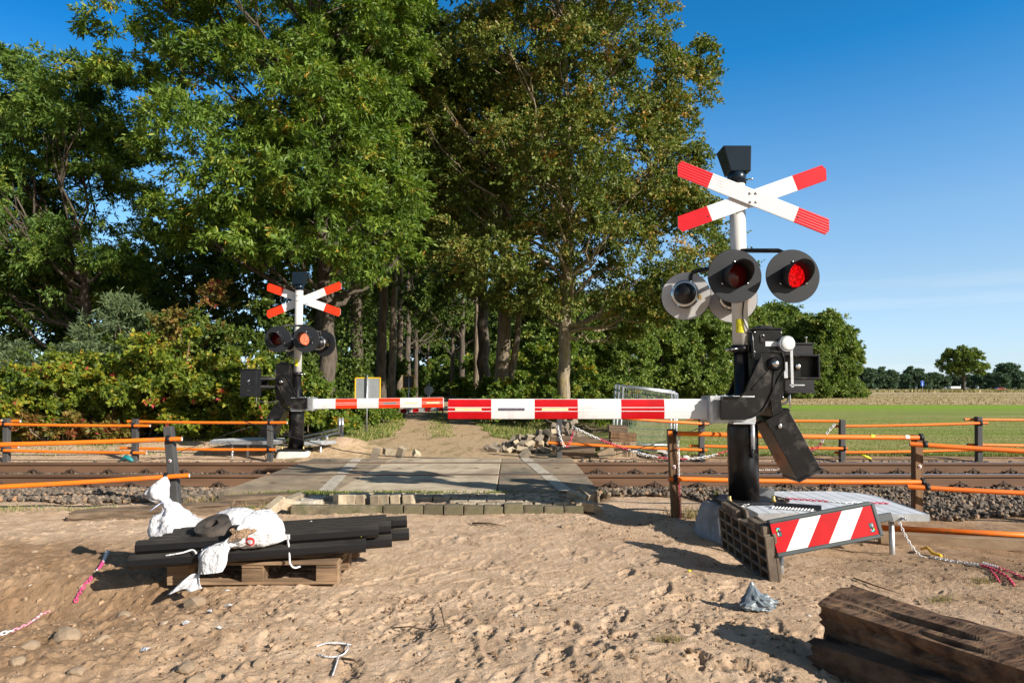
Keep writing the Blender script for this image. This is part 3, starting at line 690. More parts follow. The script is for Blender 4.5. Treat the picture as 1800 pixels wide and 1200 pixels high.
# kerb row: bricks laid end to end along the torn front edge
t_ = MB(); t_.box((-1.86, 7.385, -.003), (.98, .10, .115), Matrix.Rotation(.008, 3, 'Y')); ks = t_.rooted('kerb_stone', MOSSB_SHADE, (-1.86, 7.385, -.04), bevel=.012); tag(ks, 'long flat kerb stone under the standing bricks at the left end of the paving', 'kerb stone')
t_ = MB()
for r_ in range(5):
    for k_ in range(1+r_ % 2): t_.box((-2.24+.11*k_*(1), 7.5+.105*r_, .03), (.20 if r_ % 2 == 0 else .1, .1, .1), Matrix.Rotation(rs.uniform(-.03, .03), 3, 'Z'))
wp = t_.rooted('painted_paving', WORNW, (-2.2, 7.6, .0), bevel=.005); tag(wp, 'patch of bricks painted with the worn white line at the left end of the paving', 'painted bricks')
for k in range(10):
    x0 = -1.26+k*.213
    brick((x0, 7.385+rs.uniform(-.02, .016), .008+rs.uniform(-.02, .008)), (rs.uniform(-.04, .04), rs.uniform(-.03, .03), rs.uniform(-.04, .04)), 'brick lying end to end in the long front row that edges the torn paving', 'row of kerb bricks along the front of the paving', MOSSB_SHADE, (.205, .105, .11), 'kerb_brick')
# seven bricks left standing on the sand bed
for i, (px, lab) in enumerate([(598, 'leftmost and most turned of the bricks standing on the sand bed'), (620, 'second brick from the left in the standing row on the sand bed'), (637, 'third brick standing in the row just left of the gap'), (663, 'standing brick just right of the gap in the row on the sand bed'),
        (678, 'middle brick of the four standing right of the gap, moss at its foot'), (697, 'standing brick with a mossy right foot, second from the right'), (719, 'rightmost standing brick beside the remaining paving')]):
    yy = 7.55+(.03 if i in (1, 2) else 0); p = P(px, 876, yy)
    brick((p.x, yy, .088), (rs.uniform(-.05, .05), rs.uniform(-.08, .08), (.55 if i == 0 else -.1)+rs.uniform(-.08, .08)), lab, 'loose bricks standing on the sand bed', None, (.1, .19, .115))
for (px, py, z, rot, lab) in [(486, 893, .045, (.1, -.55, .9), 'long pale brick tilted against the end of the old beam'), (506, 892, .02, (.3, .3, .8), 'small upended brick between the tilted brick and the paving edge'), (521, 882, .03, (.1, -.25, .75), 'brown brick resting at the left corner of the paving'),
        (1013, 878, .05, (.1, .3, -.5), 'whitish painted brick at the right end of the paving'), (1030, 871, .04, (.2, .5, -.9), 'large tilted brick sliding off the right end of the deck'), (1027, 894, .0, (.1, .1, .1), 'brick at the right corner of the kerb row'), (1047, 900, -.05, (.4, .6, .9), 'reddish brick fallen into the dug hole right of the paving')]:
    p = G(px, py, z); brick((p.x, p.y, z+.03), rot, lab, None, BRICK)
# =====================================================================  LEVEL CROSSING BARRIERS
def lamp(root, c, yaw, lens, arm, back=None, r=.248):
    """round road signal: faces local -Y when yaw = 0"""
    M = Matrix.Translation(c) @ Matrix.Rotation(yaw, 4, 'Z') @ Matrix.Rotation(math.pi/2, 4, 'X')     # local z -> towards the road user (-Y)
    mb = MB()
    mb.lathe([(0, -.285), (.05, -.277), (.088, -.252), (.110, -.21), (.116, -.18), (.138, -.172), (.138, -.15), (.132, -.145), (.132, -.012)], M, 28)
    mb.lathe([(.112, -.205), (.134, -.205), (.134, -.190), (.112, -.190)], M, 28, 1)
    for a in range(4):
        q = M @ Matrix.Rotation(a*math.pi/2+.5, 4, 'Z'); mb.lathe([(.012, -.215), (.012, -.18), (0, -.18)], q @ Matrix.Translation((.132, 0, 0)), 8, 1)
    mb.box(M @ Vector((-.138, -.03, -.09)), (.03, .03, .05), None, 2)
    part = mb.build('warning_light', [BLACKP, CHROME, BRASS], root, local=True)
    GB = back or GREYL
    mb = MB(); mb.lathe([(.10, .012), (r-.003, .012), (r, .009), (r, .002), (r-.003, -.001)], M, 64, 0, False)
    mb.lathe([(r-.003, -.0012), (.10, -.0012)], M, 64, 1, False)
    for a in (math.pi/2, math.pi*1.17, -math.pi*.17):
        mb.lathe([(.010, .012), (.010, .022), (0, .022)], M @ Matrix.Translation((.135*math.cos(a), .135*math.sin(a), 0)), 10, 2)
    mb.build('backing_disc', [GREYD, GB, CHROME], part, local=True)
    # visor: long above, cut back below
    mb = MB(); n = 40; rows = []
    for (rad, inner) in ((.113, 0), (.109, 1)):
        pass
    def ln(a): return .03+.26*(.5+.5*math.sin(a))**.6
    ring = lambda rad, f: [M @ Vector((rad*math.cos(2*math.pi*j/n), rad*math.sin(2*math.pi*j/n), f(2*math.pi*j/n))) for j in range(n)]
    mb.grid([ring(.114, lambda a: .012), ring(.114, ln), ring(.109, ln), ring(.109, lambda a: .012)], 0, True, True)
    mb.build('hood', BLACKM, part, local=True, recalc=False)
    mb = MB(); rows = [ring(.108, lambda a: .014)]
    for q in range(4): rows.append(ring(.108*(1-(q+1)/4.0)+.0005, lambda a: .014+.02*(1-(1-(q+1)/4.0)**2)))
    mb.grid(rows, 0, True, True)
    mb.build('lens', lens, part, local=True, recalc=False)
    if arm:
        mb = MB(); mb.tube(arm, .022, 12); mb.build('lamp_arm', BLACKP, part, local=True)

def letter(mb, ch, o, ux, uz, h, wd, mi):
    """a few stroke letters"""
    S = {'V': [[(0, 1), (.4, 0), (.8, 1)]], 'K': [[(0, 0), (0, 1)], [(.7, 1), (0, .5), (.7, 0)]], 'E': [[(.7, 0), (0, 0), (0, 1), (.7, 1)], [(0, .5), (.6, .5)]], 'R': [[(0, 0), (0, 1), (.6, .9), (.6, .6), (0, .5), (.7, 0)]], 'A': [[(0, 0), (.4, 1), (.8, 0)], [(.2, .4), (.6, .4)]], 'L': [[(0, 1), (0, 0), (.6, 0)]], 'S': [[(.6, 1), (0, .8), (.6, .35), (0, 0)]], '-': [[(0, .5), (.6, .5)]]}
    for st in S.get(ch, []):
        for a, b in zip(st[:-1], st[1:]):
            A = o+ux*a[0]*h*.8+uz*a[1]*h; B = o+ux*b[0]*h*.8+uz*b[1]*h; d = (B-A).normalized(); n = ux.cross(uz).cross(d)*wd
            mb.add([A-n, B-n, B+n, A+n], [(0, 1, 2, 3)], mi)

def barrier(label, loc, rotz, lamps, crossx, reds, boom_lights, boom_tilt=0, near=True):
    root = thing('level_crossing_barrier', label, 'barrier', loc, rotz)
    L = dict(parent=root, local=True)
    # column and foot plate
    mb = MB(); mb.lathe([(.140, .03), (.140, .68), (.136, .71), (.120, .755), (.085, .80), (.068, .83), (.066, 1.53)], None, 36)
    mb.lathe([(.086, 1.40), (.086, 1.47)], None, 24); mb.lathe([(.086, .95), (.086, 1.0)], None, 24)
    for s in (-1, 1):
        mb.tube([(-.12, -.085*s, 1.43), (-.05, -.085*s, 1.43)], .012, 8, 1); mb.tube([(-.10, -.085*s, .97), (.10, -.085*s, .97)], .013, 8, 1)
    mb.build('column', [BLACKP, CHROME], **L)
    mb = MB(); mb.box((0, 0, .015), (.52, .52, .03))
    for sx in (-1, 1):
        for sy in (-1, 1):
            mb.lathe([(.028, .03), (.028, .05), (.018, .05), (.018, .085), (0, .085)], Matrix.Translation((sx*.2, sy*.2, 0)), 6, 1)
    mb.build('foot_plate', [BLACKM, BRASS], bevel=.004, **L)
    mb = MB(); mb.lathe([(.074, 1.47), (.074, 3.10)], None, 36); mast = mb.build('mast', WHITEP, **L)
    # yellow notice wrapped round the mast
    mb = MB(); a0, a1 = ((-2.45, -1.42) if near else (1.1, 2.0)); n = 12
    rows = [[(.0752*math.cos(a0+(a1-a0)*i/n), .0752*math.sin(a0+(a1-a0)*i/n), z) for i in range(n+1)] for z in (1.585, 1.715)]
    mb.grid(rows)
    if near:
        for (z, u0, u1) in ((1.685, .1, .25), (1.665, .2, .8), (1.650, .2, .8), (1.633, .1, .4)):
            am = [a0+(a1-a0)*(u0+(u1-u0)*i/4) for i in range(5)]
            mb.grid([[(.0757*math.cos(a), .0757*math.sin(a), z+d) for a in am] for d in (-.0016, .0016)], 1)
    mb.build('sticker', [STICKY, BLACKM], mast, local=True, recalc=False)
    # head: collar and hopper shaped housing
    mb = MB(); mb.lathe([(.088, 3.035), (.088, 3.135), (.080, 3.14)], None, 28); mb.tube([(.08, -.02, 3.07), (.14, -.05, 3.07)], .008, 8, 1)
    mb.build('collar', [NAVY, CHROME], **L)
    mb = MB()
    bot = [(-.085, -.09), (.11, -.09), (.11, .11), (-.085, .11)]; top = [(-.16, -.12), (.11, -.12), (.11, .12), (-.16, .12)]
    mb.add([(x, y, 3.135) for x, y in bot]+[(x, y, 3.375) for x, y in top], [(3, 2, 1, 0), (4, 5, 6, 7), (0, 1, 5, 4), (1, 2, 6, 5), (2, 3, 7, 6), (3, 0, 4, 7)])
    cap = mb.build('detector_housing', NAVY, bevel=.008, **L)
    mb = MB(); mb.sheet([(.1118, -.06, 3.17), (.1118, .02, 3.17), (.1118, .02, 3.215), (.1118, -.06, 3.215)]); mb.build('label_plate', SIGNW, cap, local=True, recalc=False)
    # St Andrew's cross: two ribbed boards
    for (ang, yy, k) in ((-.385, -.122, 0), (.345, -.098, 1)):
        c = Vector((crossx, yy, 2.865)); R = Matrix.Rotation(-ang, 3, 'Y'); hl = .80; hw = .076; n = 49
        mb = MB()
        prof = [(-hw+2*hw*i/(n-1), .0011*math.cos(i/8*2*math.pi)) for i in range(n)]
        ca, sa = math.cos(ang), math.sin(ang); Wx = .712
        def end(t, sgn):
            # x along the board where it ends at height t: upright cut at Wx, acute corner clipped at 45 degrees
            e = (sgn*Wx+t*sa)/ca                       # world x = x*ca - t*sa
            q = 1 if sgn*sa > 0 else -1; tq = q*hw     # the acute corner lies on this edge
            xq = (sgn*Wx+tq*sa)/ca; zq = xq*sa+tq*ca; K = Wx+q*zq-.055
            # sgn*wx + q*wz <= K
            e2 = (K-(-sgn*sa+q*ca)*t)/(sgn*ca+q*sa)
            return min(e, e2) if sgn > 0 else max(e, e2)
        def pt(x, i, back):
            t, d = prof[i]; return c+R @ Vector((x, d-.007 if not back else .007, t))
        segs = [(lambda t: end(t, -1), lambda t: -.435, 1), (lambda t: -.435, lambda t: .435, 0), (lambda t: .435, lambda t: end(t, 1), 1)]
        for (fa, fb, mi) in segs:
            A_ = [pt(fa(prof[i][0]), i, False) for i in range(n)]; B_ = [pt(fb(prof[i][0]), i, False) for i in range(n)]
            A2 = [pt(fa(prof[i][0]), i, True) for i in range(n)]; B2 = [pt(fb(prof[i][0]), i, True) for i in range(n)]
            mb.grid([A_, B_], mi, False); mb.grid([B2, A2], mi, False)
            for i in (0, n-1): mb.grid([[A_[i], A2[i]], [B_[i], B2[i]]], 2, False)
            if fa(0) < -.5: mb.grid([A_, A2], 2, False)
            if fb(0) > .5: mb.grid([B_, B2], 2, False)
        mb.lathe([(.007, 0), (.007, .004), (0, .004)], Matrix.Translation(c+R @ Vector((.46 if k == 0 else -.46, -.0065, -.02))) @ Matrix.Rotation(math.pi/2, 4, 'X'), 8, 3)
        mb.build('cross_board', [SIGNW, reds, GREYL, BLACKM], recalc=False, **L)
    mb = MB()
    for sx in (-.028, .028):
        for sz in (-.042, .042): mb.lathe([(.013, 0), (.013, .008), (.007, .012), (0, .013)], Matrix.Translation((crossx+sx, -.129, 2.865+sz)) @ Matrix.Rotation(math.pi/2, 4, 'X'), 10)
    mb.beam((0, -.083, 2.865), (crossx+(.1 if crossx > 0 else -.1), -.083, 2.865), .014, .16, mi=1)
    for z in (2.82, 2.92): mb.lathe([(.074, z), (.079, z), (.079, z+.02), (.074, z+.02)], None, 28, 1)
    mb.build('cross_bracket', [CHROME, WHITEP], **L)
    for (c, yaw, lens, arm, *bk) in lamps: lamp(root, Vector(c), yaw, lens, [Vector(a) for a in arm], *bk)
    # drive housing
    mb = MB(); mb.box((.225, .035, 1.28), (.27, .27, .66)); mb.box((.225, .035, 1.62), (.285, .29, .02)); mb.box((.24, .06, 1.645), (.12, .16, .03))
    mb.tube([(.075, -.09, 1.58), (.075, -.11, 1.50), (.09, -.11, 1.12), (.11, -.10, 1.02)], .016, 10)
    for s in (1.35, 1.18): mb.box((.09, -.04, s), (.02, .1, .03))
    dr = mb.build('drive_housing', BLACKP, bevel=.008, **L)
    mb = MB(); mb.box((.17, -.105, 1.515), (.035, .012, .045)); mb.tube([(.157, -.108, 1.535), (.157, -.108, 1.56), (.183, -.108, 1.56), (.183, -.108, 1.535)], .005, 8, 1)
    mb.build('padlock', [BLACKM, CHROME], dr, local=True)
    mb = MB(); mb.sheet([(.20, -.1035, 1.455), (.315, -.1035, 1.455), (.315, -.1035, 1.50), (.20, -.1035, 1.50)]); mb.build('label_plate', SIGNW, dr, local=True, recalc=False)
    # bolts, hinge and cables that make the housings look used
    for (bx_, bz_) in ((.10, 1.585), (.35, 1.585), (.10, .98), (.35, .98), (.10, 1.40), (.10, 1.15)):
        mb = MB(); mb.lathe([(.009, 0), (.009, .006), (0, .007)], Matrix.Translation((bx_, -.10, bz_)) @ Matrix.Rotation(math.pi/2, 4, 'X'), 6); mb.build('bolt', CHROME, dr, local=True)
    mb = MB(); mb.tube(smooth([(.30, -.06, .95), (.33, -.08, .86), (.30, -.05, .78), (.18, .0, .74), (.05, .02, .72)]), .010, 8); mb.build('cable', CABLE, dr, local=True)
    mb = MB(); mb.tube(smooth([(.60, .40, 1.03), (.58, .36, .93), (.45, .3, .9), (.25, .15, .93)]), .011, 8); mb.build('cable', CABLE, dr, local=True)
    mb = MB(); mb.tube(smooth([(.02, -.075, 2.30), (.03, -.085, 2.0), (.0, -.08, 1.75), (.05, -.09, 1.6), (.12, -.06, 1.6)]), .006, 6); mb.build('cable', CABLE, dr, local=True)
    # round lamp glass with its reflector
    Mx = Matrix.Translation((.385, -.12, 1.475)) @ Matrix.Rotation(math.pi/2, 4, 'X')
    mb = MB(); mb.lathe([(.0, -.10), (.05, -.10), (.074, -.06), (.076, .03), (.070, .036)], Mx, 28, 0); mb.lathe([(.070, .034), (.05, .048), (.02, .053), (0, .054)], Mx, 28, 1)
    mb.build('round_lamp', [GALV, GLASSW], **L)
    mb = MB(); mb.box((.425, -.14, 1.27), (.026, .012, .40)); mb.box((.37, -.13, 1.23), (.035, .02, .15)); mb.box((.47, -.14, 1.09), (.14, .012, .012)); mb.box((.42, .02, 1.40), (.02, .32, .02)); mb.build('steel_bracket', GALV, bevel=.002, **L)
    # counter box on its two bracket arms, behind the mast
    mb = MB(); mb.box((.70, .48, 1.265), (.29, .26, .47)); mb.box((.70, .48, 1.508), (.32, .29, .016)); mb.box((.70, .48, 1.022), (.32, .29, .016))
    for sx in (-.1, .1): mb.lathe([(.008, 0), (.008, .05), (.014, .05), (.014, .065), (0, .065)], Matrix.Translation((.70+sx, .40, 1.516)), 8, 1)
    mb.tube([(.62, .4, 1.02), (.62, .4, .86)], .009, 8, 1)
    for (x, z, r_) in ((.70, 1.29, .022), (.70, 1.12, .008), (.68, 1.12, .008), (.685, 1.24, .008)): mb.lathe([(r_, 0), (r_, .012), (0, .02)], Matrix.Translation((x, .61, z)) @ Matrix.Rotation(-math.pi/2, 4, 'X'), 10, 1)
    mb.build('control_box', [BLACKM, CHROME], bevel=.006, **L)
    mb = MB()
    for z in (1.19, 1.34): mb.beam((.30, .16, z), (.62, .42, z), .05, .05)
    mb.box((.63, .17, 1.265), (.28, .03, .24)); mb.box((.63, .12, 1.375), (.30, .13, .026)); mb.box((.63, .12, 1.155), (.30, .13, .026)); mb.box((.77, .12, 1.265), (.026, .13, .195))
    mb.lathe([(.03, 0), (.03, .03), (0, .03)], Matrix.Translation((.60, .155, 1.27)) @ Matrix.Rotation(math.pi/2, 4, 'X'), 14, 1)
    mb.build('bracket_arm', [BLACKP, CHROME], bevel=.01, **L)
    # curved lifting arms, one each side of the mast
    out_px = [(1340, 617), (1352, 612), (1372, 614), (1377, 625), (1377, 645), (1366, 662), (1356, 684), (1345, 708), (1338, 717), (1328, 724.5), (1318, 729), (1306, 731.5), (1268, 731.5), (1268, 692.5), (1299, 692.5), (1305, 689), (1310, 682), (1317, 664), (1328, 640)]
    q = [P(a, b_, 6.28)-Vector((2.18, 6.5, .26)) for a, b_ in out_px]; poly = [(v.x, v.z) for v in q]
    for yc in (-.225, .225):
        mb = MB(); mb.prism(poly, yc-.008, yc+.008)
        for i in range(len(poly)):
            a, b_ = poly[i], poly[(i+1) % len(poly)]
            mb.beam((a[0], yc, a[1]), (b_[0], yc, b_[1]), .055, .011)
        for (a, b_) in (((.25, 1.30), (.02, 1.05)), ((.23, 1.22), (.20, .98))): mb.beam((a[0], yc, a[1]), (b_[0], yc, b_[1]), .04, .02, up=(0, 0, 1))
        s = -1 if yc < 0 else 1
        Mp = Matrix.Translation((.225, yc, 1.285)) @ Matrix.Rotation(math.pi/2*(-s), 4, 'X')
        mb.lathe([(.065, 0), (.065, .03), (.045, .04), (.045, .045)], Mp, 24, 0); mb.lathe([(.033, .04), (.033, .055), (.02, .065), (0, .066)], Mp, 12, 1)
        mb.build('lifting_arm', [BLACKP, CHROME], **L)
    mb = MB()
    for (yc) in (-.15, .15): mb.box((-.135, yc, .865), (.42, .014, .235))
    mb.box((-.135, 0, .985), (.42, .286, .012)); mb.box((-.135, 0, .745), (.42, .286, .012)); mb.box((-.335, -.02, .865), (.03, .30, .225)); mb.box((-.06, 0, .985), (.20, .47, .016)); mb.box((-.06, 0, .742), (.20, .47, .016))
    for sx in (-.28, -.2, -.12, -.04): mb.lathe([(.012, .991), (.012, 1.003), (0, 1.003)], Matrix.Translation((sx, -.12, 0)), 8)
    mb.build('boom_clamp', GALV, bevel=.004, **L)
    mb = MB(); mb.tube([(.04, -.16, .74), (.04, -.16, .50)], .020, 10); mb.tube([(.04, -.16, .5), (.03, -.15, .42)], .012, 8, 1); mb.build('buffer_rod', [GALV, BLACKM], **L)
    # counterweight
    Rc = Matrix.Rotation(-.485, 3, 'Y')
    mb = MB(); cc = Vector((.41, 0, .535))
    mb.box(cc, (.235, .36, .60), Rc); mb.box(cc+Rc @ Vector((.0, 0, .31)), (.25, .385, .03), Rc); mb.box(cc+Rc @ Vector((.0, 0, -.30)), (.25, .385, .025), Rc)
    mb.tube([cc+Rc @ Vector((-.03, -.19, .22)), cc+Rc @ Vector((-.03, -.20, .22))], .02, 10, 1); mb.beam(cc+Rc @ Vector((0, 0, .30)), (.25, 0, 1.0), .36, .10)
    mb.build('counterweight', [BLACKP, CHROME], bevel=.012, **L)
    # boom: rounded aluminium section in six bands, grooves, led strips
    x0, x1 = -.30, -2.78; seg = (x1+.345)/6; mb = MB()
    prof = [(-.058, -.092)]+[(-.066-.012*math.sin(math.pi*i/8), -.088+.176*i/8) for i in range(9)]+[(-.058, .092), (.058, .092)]+[(.066+.012*math.sin(math.pi*i/8), .088-.176*i/8) for i in range(9)]+[(.058, -.092)]
    B = Matrix.Translation((-.34, 0, .865)) @ Matrix.Rotation(boom_tilt, 4, 'Y')
    bt = lambda x, y, z: B @ Vector((x+.34, y, z))
    edges = [-.30]+[-.345+seg*i for i in range(1, 7)]
    for i in range(6):
        mb.grid([[bt(edges[i], y, z) for y, z in prof], [bt(edges[i+1], y, z) for y, z in prof]], i % 2, False, True)
    mb.sheet([bt(x1, y, z) for y, z in prof], 2); mb.sheet([bt(x0, y, z) for y, z in prof], 2)
    for z in (.017, -.017):
        for s in (-1, 1): mb.box(bt((x0+x1)/2-.01, s*.0775, z), (2.46, .004, .006), B.to_3x3(), 3)
    mb.box(bt((x0+x1)/2, 0, .094), (2.47, .09, .004), B.to_3x3(), 3)
    bm_ = mb.build('boom', [SIGNW, SIGNR2 if near else reds, GREYL, SIGNW], recalc=False, **L)
    for (i, mm) in boom_lights:
        xc = edges[i]+seg*.5-.012
        mb = MB(); s = -1 if near else 1
        mb.box(bt(xc, s*.078, 0), (.245, .010, .021), B.to_3x3()); mb.build('boom_light', mm, bm_, local=True)
    return root

NEARB = barrier('near crossing barrier with its cross before the mast and boom lowered to the left', (2.18, 6.5, .235), 0,
    [((-.13, -.26, 2.09), .0, LENSD, [(-.13, -.14, 2.09), (-.13, -.10, 2.30), (-.1, 0, 2.37), (0, 0, 2.37)]),
     ((.405, -.26, 2.09), .0, LENSR, [(.405, -.14, 2.12), (.405, -.10, 2.34), (.36, -.06, 2.37), (0, -.06, 2.37)]),
     ((-.385, .50, 2.01), math.pi-.30, LENSD, [(-.36, .40, 2.10), (-.36, .40, 2.20), (-.34, .38, 2.24), (-.25, .30, 2.25), (0, .04, 2.25)]),
     ((.10, .52, 1.985), math.pi-.30, LENSD, [(.10, .40, 2.08), (.10, .38, 2.22), (0, .06, 2.25)])],
    .11, SIGNR, [(5, AMBER), (4, DKSTRIP), (3, AMBER)])
FARB = barrier('far crossing barrier beyond the rails, cross behind the mast, boom lowered to the right', (-4.08, 13.0, .13), math.pi,
    [((.26, .36, 2.07), math.pi, LENSD, [(.26, .25, 2.1), (.26, .22, 2.32), (.2, .1, 2.35), (0, .06, 2.35)]),
     ((-.26, .36, 2.07), math.pi, LENSRB, [(-.26, .25, 2.1), (-.26, .22, 2.32), (-.2, .1, 2.35), (0, .06, 2.35)]),
     ((-.40, -.34, 2.03), -.25, LENSD, [(-.36, -.22, 2.1), (-.36, -.2, 2.25), (-.2, -.1, 2.28), (0, -.05, 2.28)], GREYD),
     ((.16, -.34, 2.0), -.25, LENSD, [(.16, -.22, 2.1), (.16, -.2, 2.25), (0, -.05, 2.28)], GREYD)],
    -.06, REDORA, [(5, AMBER), (4, AMBER), (3, TEALSTRIP)], boom_tilt=.012, near=False)
# =====================================================================  FENCES OF ORANGE PIPES
def fence(label, base, posts, pipes, post_mat, pw=.088):
    root = thing('orange_pipe_fence', label, 'fence', base)
    for (b, t, m) in posts:
        mb = MB(); b = Vector(b); t = Vector(t); mb.beam(b, t, pw, pw, up=(0, 1, 0)); 
        po = mb.build('post', m or post_mat, root, bevel=.008)
        mb = MB(); d = (t-b).normalized(); u = Vector((1, 0, 0)); y = -pw/2-.003
        c = b+d*((t-b).length*.63)+Vector((0, y, 0))
        if not (m or post_mat) is POSTG or b.y < 9:
            mb.lathe([(.020, 0), (.020, .003), (0, .0035)], Matrix.Translation(c) @ Matrix.Rotation(math.pi/2, 4, 'X'), 16, 0)
            mb.lathe([(.011, .0037), (0, .0040)], Matrix.Translation(c) @ Matrix.Rotation(math.pi/2, 4, 'X'), 12, 1)
            mb.build('round_sticker', [SIGNW, CHAINR], po)
    for pp in pipes:
        for (b0_, t0_, m0_) in posts:
            b0_, t0_ = Vector(b0_), Vector(t0_); pa_, pc_ = Vector(pp[0]), Vector(pp[1]); tt = (b0_.x+(t0_.x-b0_.x)*.7-pa_.x)/(pc_.x-pa_.x)
            if .005 < tt < .995:
                q_ = pa_.lerp(pc_, tt); e_ = (pc_-pa_).normalized(); mb = MB(); mb.tube([q_-e_*.022, q_+e_*.022], .030, 12); mb.box(q_+Vector((.0, .0, .034)), (.03, .035, .022)); mb.build('pipe_clamp', BLACKM, root)
        a, c = Vector(pp[0]), Vector(pp[1]); m = pp[2] if len(pp) > 2 else ORANGE
        d = (c-a); n = 10; pts = [a+d*i/n+Vector((0, 0, -.010*math.sin(math.pi*i/n))) for i in range(n+1)]
        mb = MB(); mb.tube(pts, .0255, 14, 0, cap=False); mb.tube(pts, .0215, 14, 1, cap=False)
        e = d.normalized()
        for q, s in ((a, 1), (c, -1)):
            mb.lathe([(.0215, 0), (.0255, 0)], Matrix.Translation(q) @ d.to_track_quat('Z', 'Y').to_matrix().to_4x4(), 14, 1)
            mb.lathe([(.0214, .01), (.0, .01)], Matrix.Translation(q+e*.12*s) @ d.to_track_quat('Z', 'Y').to_matrix().to_4x4(), 14, 2)
        po = mb.build('pipe', [m, GREYL, BLACKM], root, recalc=False)
        if len(pp) > 3:
            for t, cc, wd in pp[3]:
                mb = MB(); q = a+d*t; mb.tube([q-e*wd, q+e*wd], .0264, 14, 0, cap=False); mb.build('tape_mark', cc, po, recalc=False)
    return root
# near left
pb = P(313, 893, 7.9); pt = P(296.5, 749, 7.9)
fence('near left orange pipe fence whose single black post stands behind the tied white bag', (pb.x, 7.9, pb.z), [(pb-Vector((0, 0, .12)), pt, None), (P(-150, 905, 7.55)-Vector((0, 0, .1)), P(-150, 752, 7.55), None)],
      [(P(-160, 784, 7.55), P(320, 771, 7.83)), (P(-160, 863, 7.4), P(333, 835, 7.83))], POSTG, .095)
# near right
a0, a1 = P(1189, 912, 7.45), P(1180, 754, 7.45); b0, b1 = P(1611, 893, 7.45), P(1612, 764, 7.45)
fence('near right orange pipe fence on two brown wooden posts behind the grating platform', (a0.x, 7.45, a0.z),
      [(a0-Vector((0, 0, .12)), a1, WOODP), (b0-Vector((0, 0, .12)), b1, WOODP), (P(1922, 915, 7.0)-Vector((0, 0, .1)), P(1922, 770, 7.0), WOODP)],
      [(P(1174, 761, 7.36), P(1623, 769, 7.36), ORANGE, [(.80, STICKY, .02), (.975-.04, SIGNW, .022)]), (P(1174, 841, 7.36), P(1626, 847, 7.36)), (P(1599, 780, 7.33), P(1930, 798, 6.9), ORANGED), (P(1595, 855, 7.33), P(1960, 872, 6.85), ORANGED)], WOODP, .088)
# far right
yr = 12.55
ps = [(983, 806, 731), (1233, 811, 731), (1480, 810, 737), (1720, 806, 732)]
fence('far right orange pipe fence on grey posts between the rails and the meadow', (P(983, 805, yr).x, yr, 0),
      [(P(x, yb, yr)-Vector((0, 0, .1)), P(x, yt, yr), None) for x, yb, yt in ps],
      [(P(1046, 730, yr-.5), P(1246, 745, yr-.08)), (P(1206, 736, yr+.08), P(1474, 740, yr-.08)), (P(1467, 749, yr+.08), P(1736, 743, yr-.08)), (P(1695, 737, yr+.08), P(1990, 737, yr)),
       (P(963, 777.5, yr-.08), P(1243, 791, yr-.08)), (P(1212, 783, yr+.08), P(1490, 788, yr-.08)), (P(1467, 795, yr+.08), P(1735, 789.5, yr-.08)), (P(1700, 781, yr+.08), P(1990, 784, yr))], POSTG, .095)
# far left
yl = 12.5
ps = [(12, 816, 735), (238, 816, 736), (475, 816, 737)]
fence('far left orange pipe fence on grey posts in front of the autumn bushes', (P(238, 815, yl).x, yl, 0),
      [(P(x, yb, yl)-Vector((0, 0, .1)), P(x, yt, yl), None) for x, yb, yt in ps],
      [(P(-150, 737, yl+.08), P(36, 739.5, yl+.08), ORANGE, [(.84, SIGNW, .03)]), (P(-30, 744.6, yl-.08), P(264, 748, yl-.08)), (P(224, 740.5, yl+.08), P(505, 742.5, yl-.08)),
       (P(-150, 784, yl+.08), P(33, 785, yl+.08)), (P(-20, 790.5, yl-.08), P(258, 795.5, yl-.08)), (P(211, 787, yl+.08), P(486, 790, yl-.08))], POSTG, .095)
# post lying on the sand with its pipe still fixed, right
root = thing('fence_post', 'brown wooden fence post lying on the sand with an orange pipe along its back', 'fence post', (3.9, 6.2, -.1))
mb = MB(); mb.beam(G(1545, 944, -.06), G(1960, 966, -.06), .10, .10); mb.build('post', WOODP if False else mat('pale_wood_post', (.22, .145, .085), (.34, .24, .15), 5, .8, bump=.3, bscale=30, stretch=(.35, 3, 3)), root, bevel=.006)
mb = MB(); mb.tube([G(1545, 927, .0), G(1960, 949, -.0)], .026, 14); mb.build('pipe', ORANGE, root)
for px, py in ((1703, 945), (1778, 951)):
    mb = MB(); q = G(px, py, -.06); mb.box(q+Vector((0, -.03, -.01)), (.11, .05, .035), Matrix.Rotation(.2, 3, 'Z'), jit=.012); mb.build('clamp', BLACKM, root, bevel=.006)
q = G(1735, 948, -.06); mb = MB(); mb.lathe([(.016, 0), (.016, .003), (0, .0035)], Matrix.Translation(q+Vector((0, -.03, 0))) @ Matrix.Rotation(math.pi/2, 4, 'X'), 14); mb.build('round_sticker', SIGNW, root)

# =====================================================================  FOUNDATIONS AND GRATING PLATFORMS
def foundation(label, c, w, d, z0, z1, m, rz=0, plate=None):
    mb = MB(); cx, cy = c; R = Matrix.Rotation(rz, 3, 'Z'); rows = []
    for t, k in ((0, 1.16), (.25, 1.13), (.6, 1.05), (.85, .97), (.96, .92), (1, .84)):
        z = z0+(z1-z0)*t; hw, hd = w/2*k, d/2*k; r = .06; ring = []
        for (sx, sy, a0) in ((1, 1, 0), (-1, 1, 90), (-1, -1, 180), (1, -1, 270)):
            for a in (0, 30, 60, 90):
                an = math.radians(a0+a); ring.append(Vector((cx, cy, z))+R @ Vector((sx*(hw-r)+r*math.cos(an), sy*(hd-r)+r*math.sin(an), 0)))
        rows.append(ring)
    mb.grid(rows, 0, True, True); mb.sheet(rows[-1]); o = mb.rooted('concrete_foundation', m, (cx, cy, z0)); tag(o, label, 'foundation')
    return o
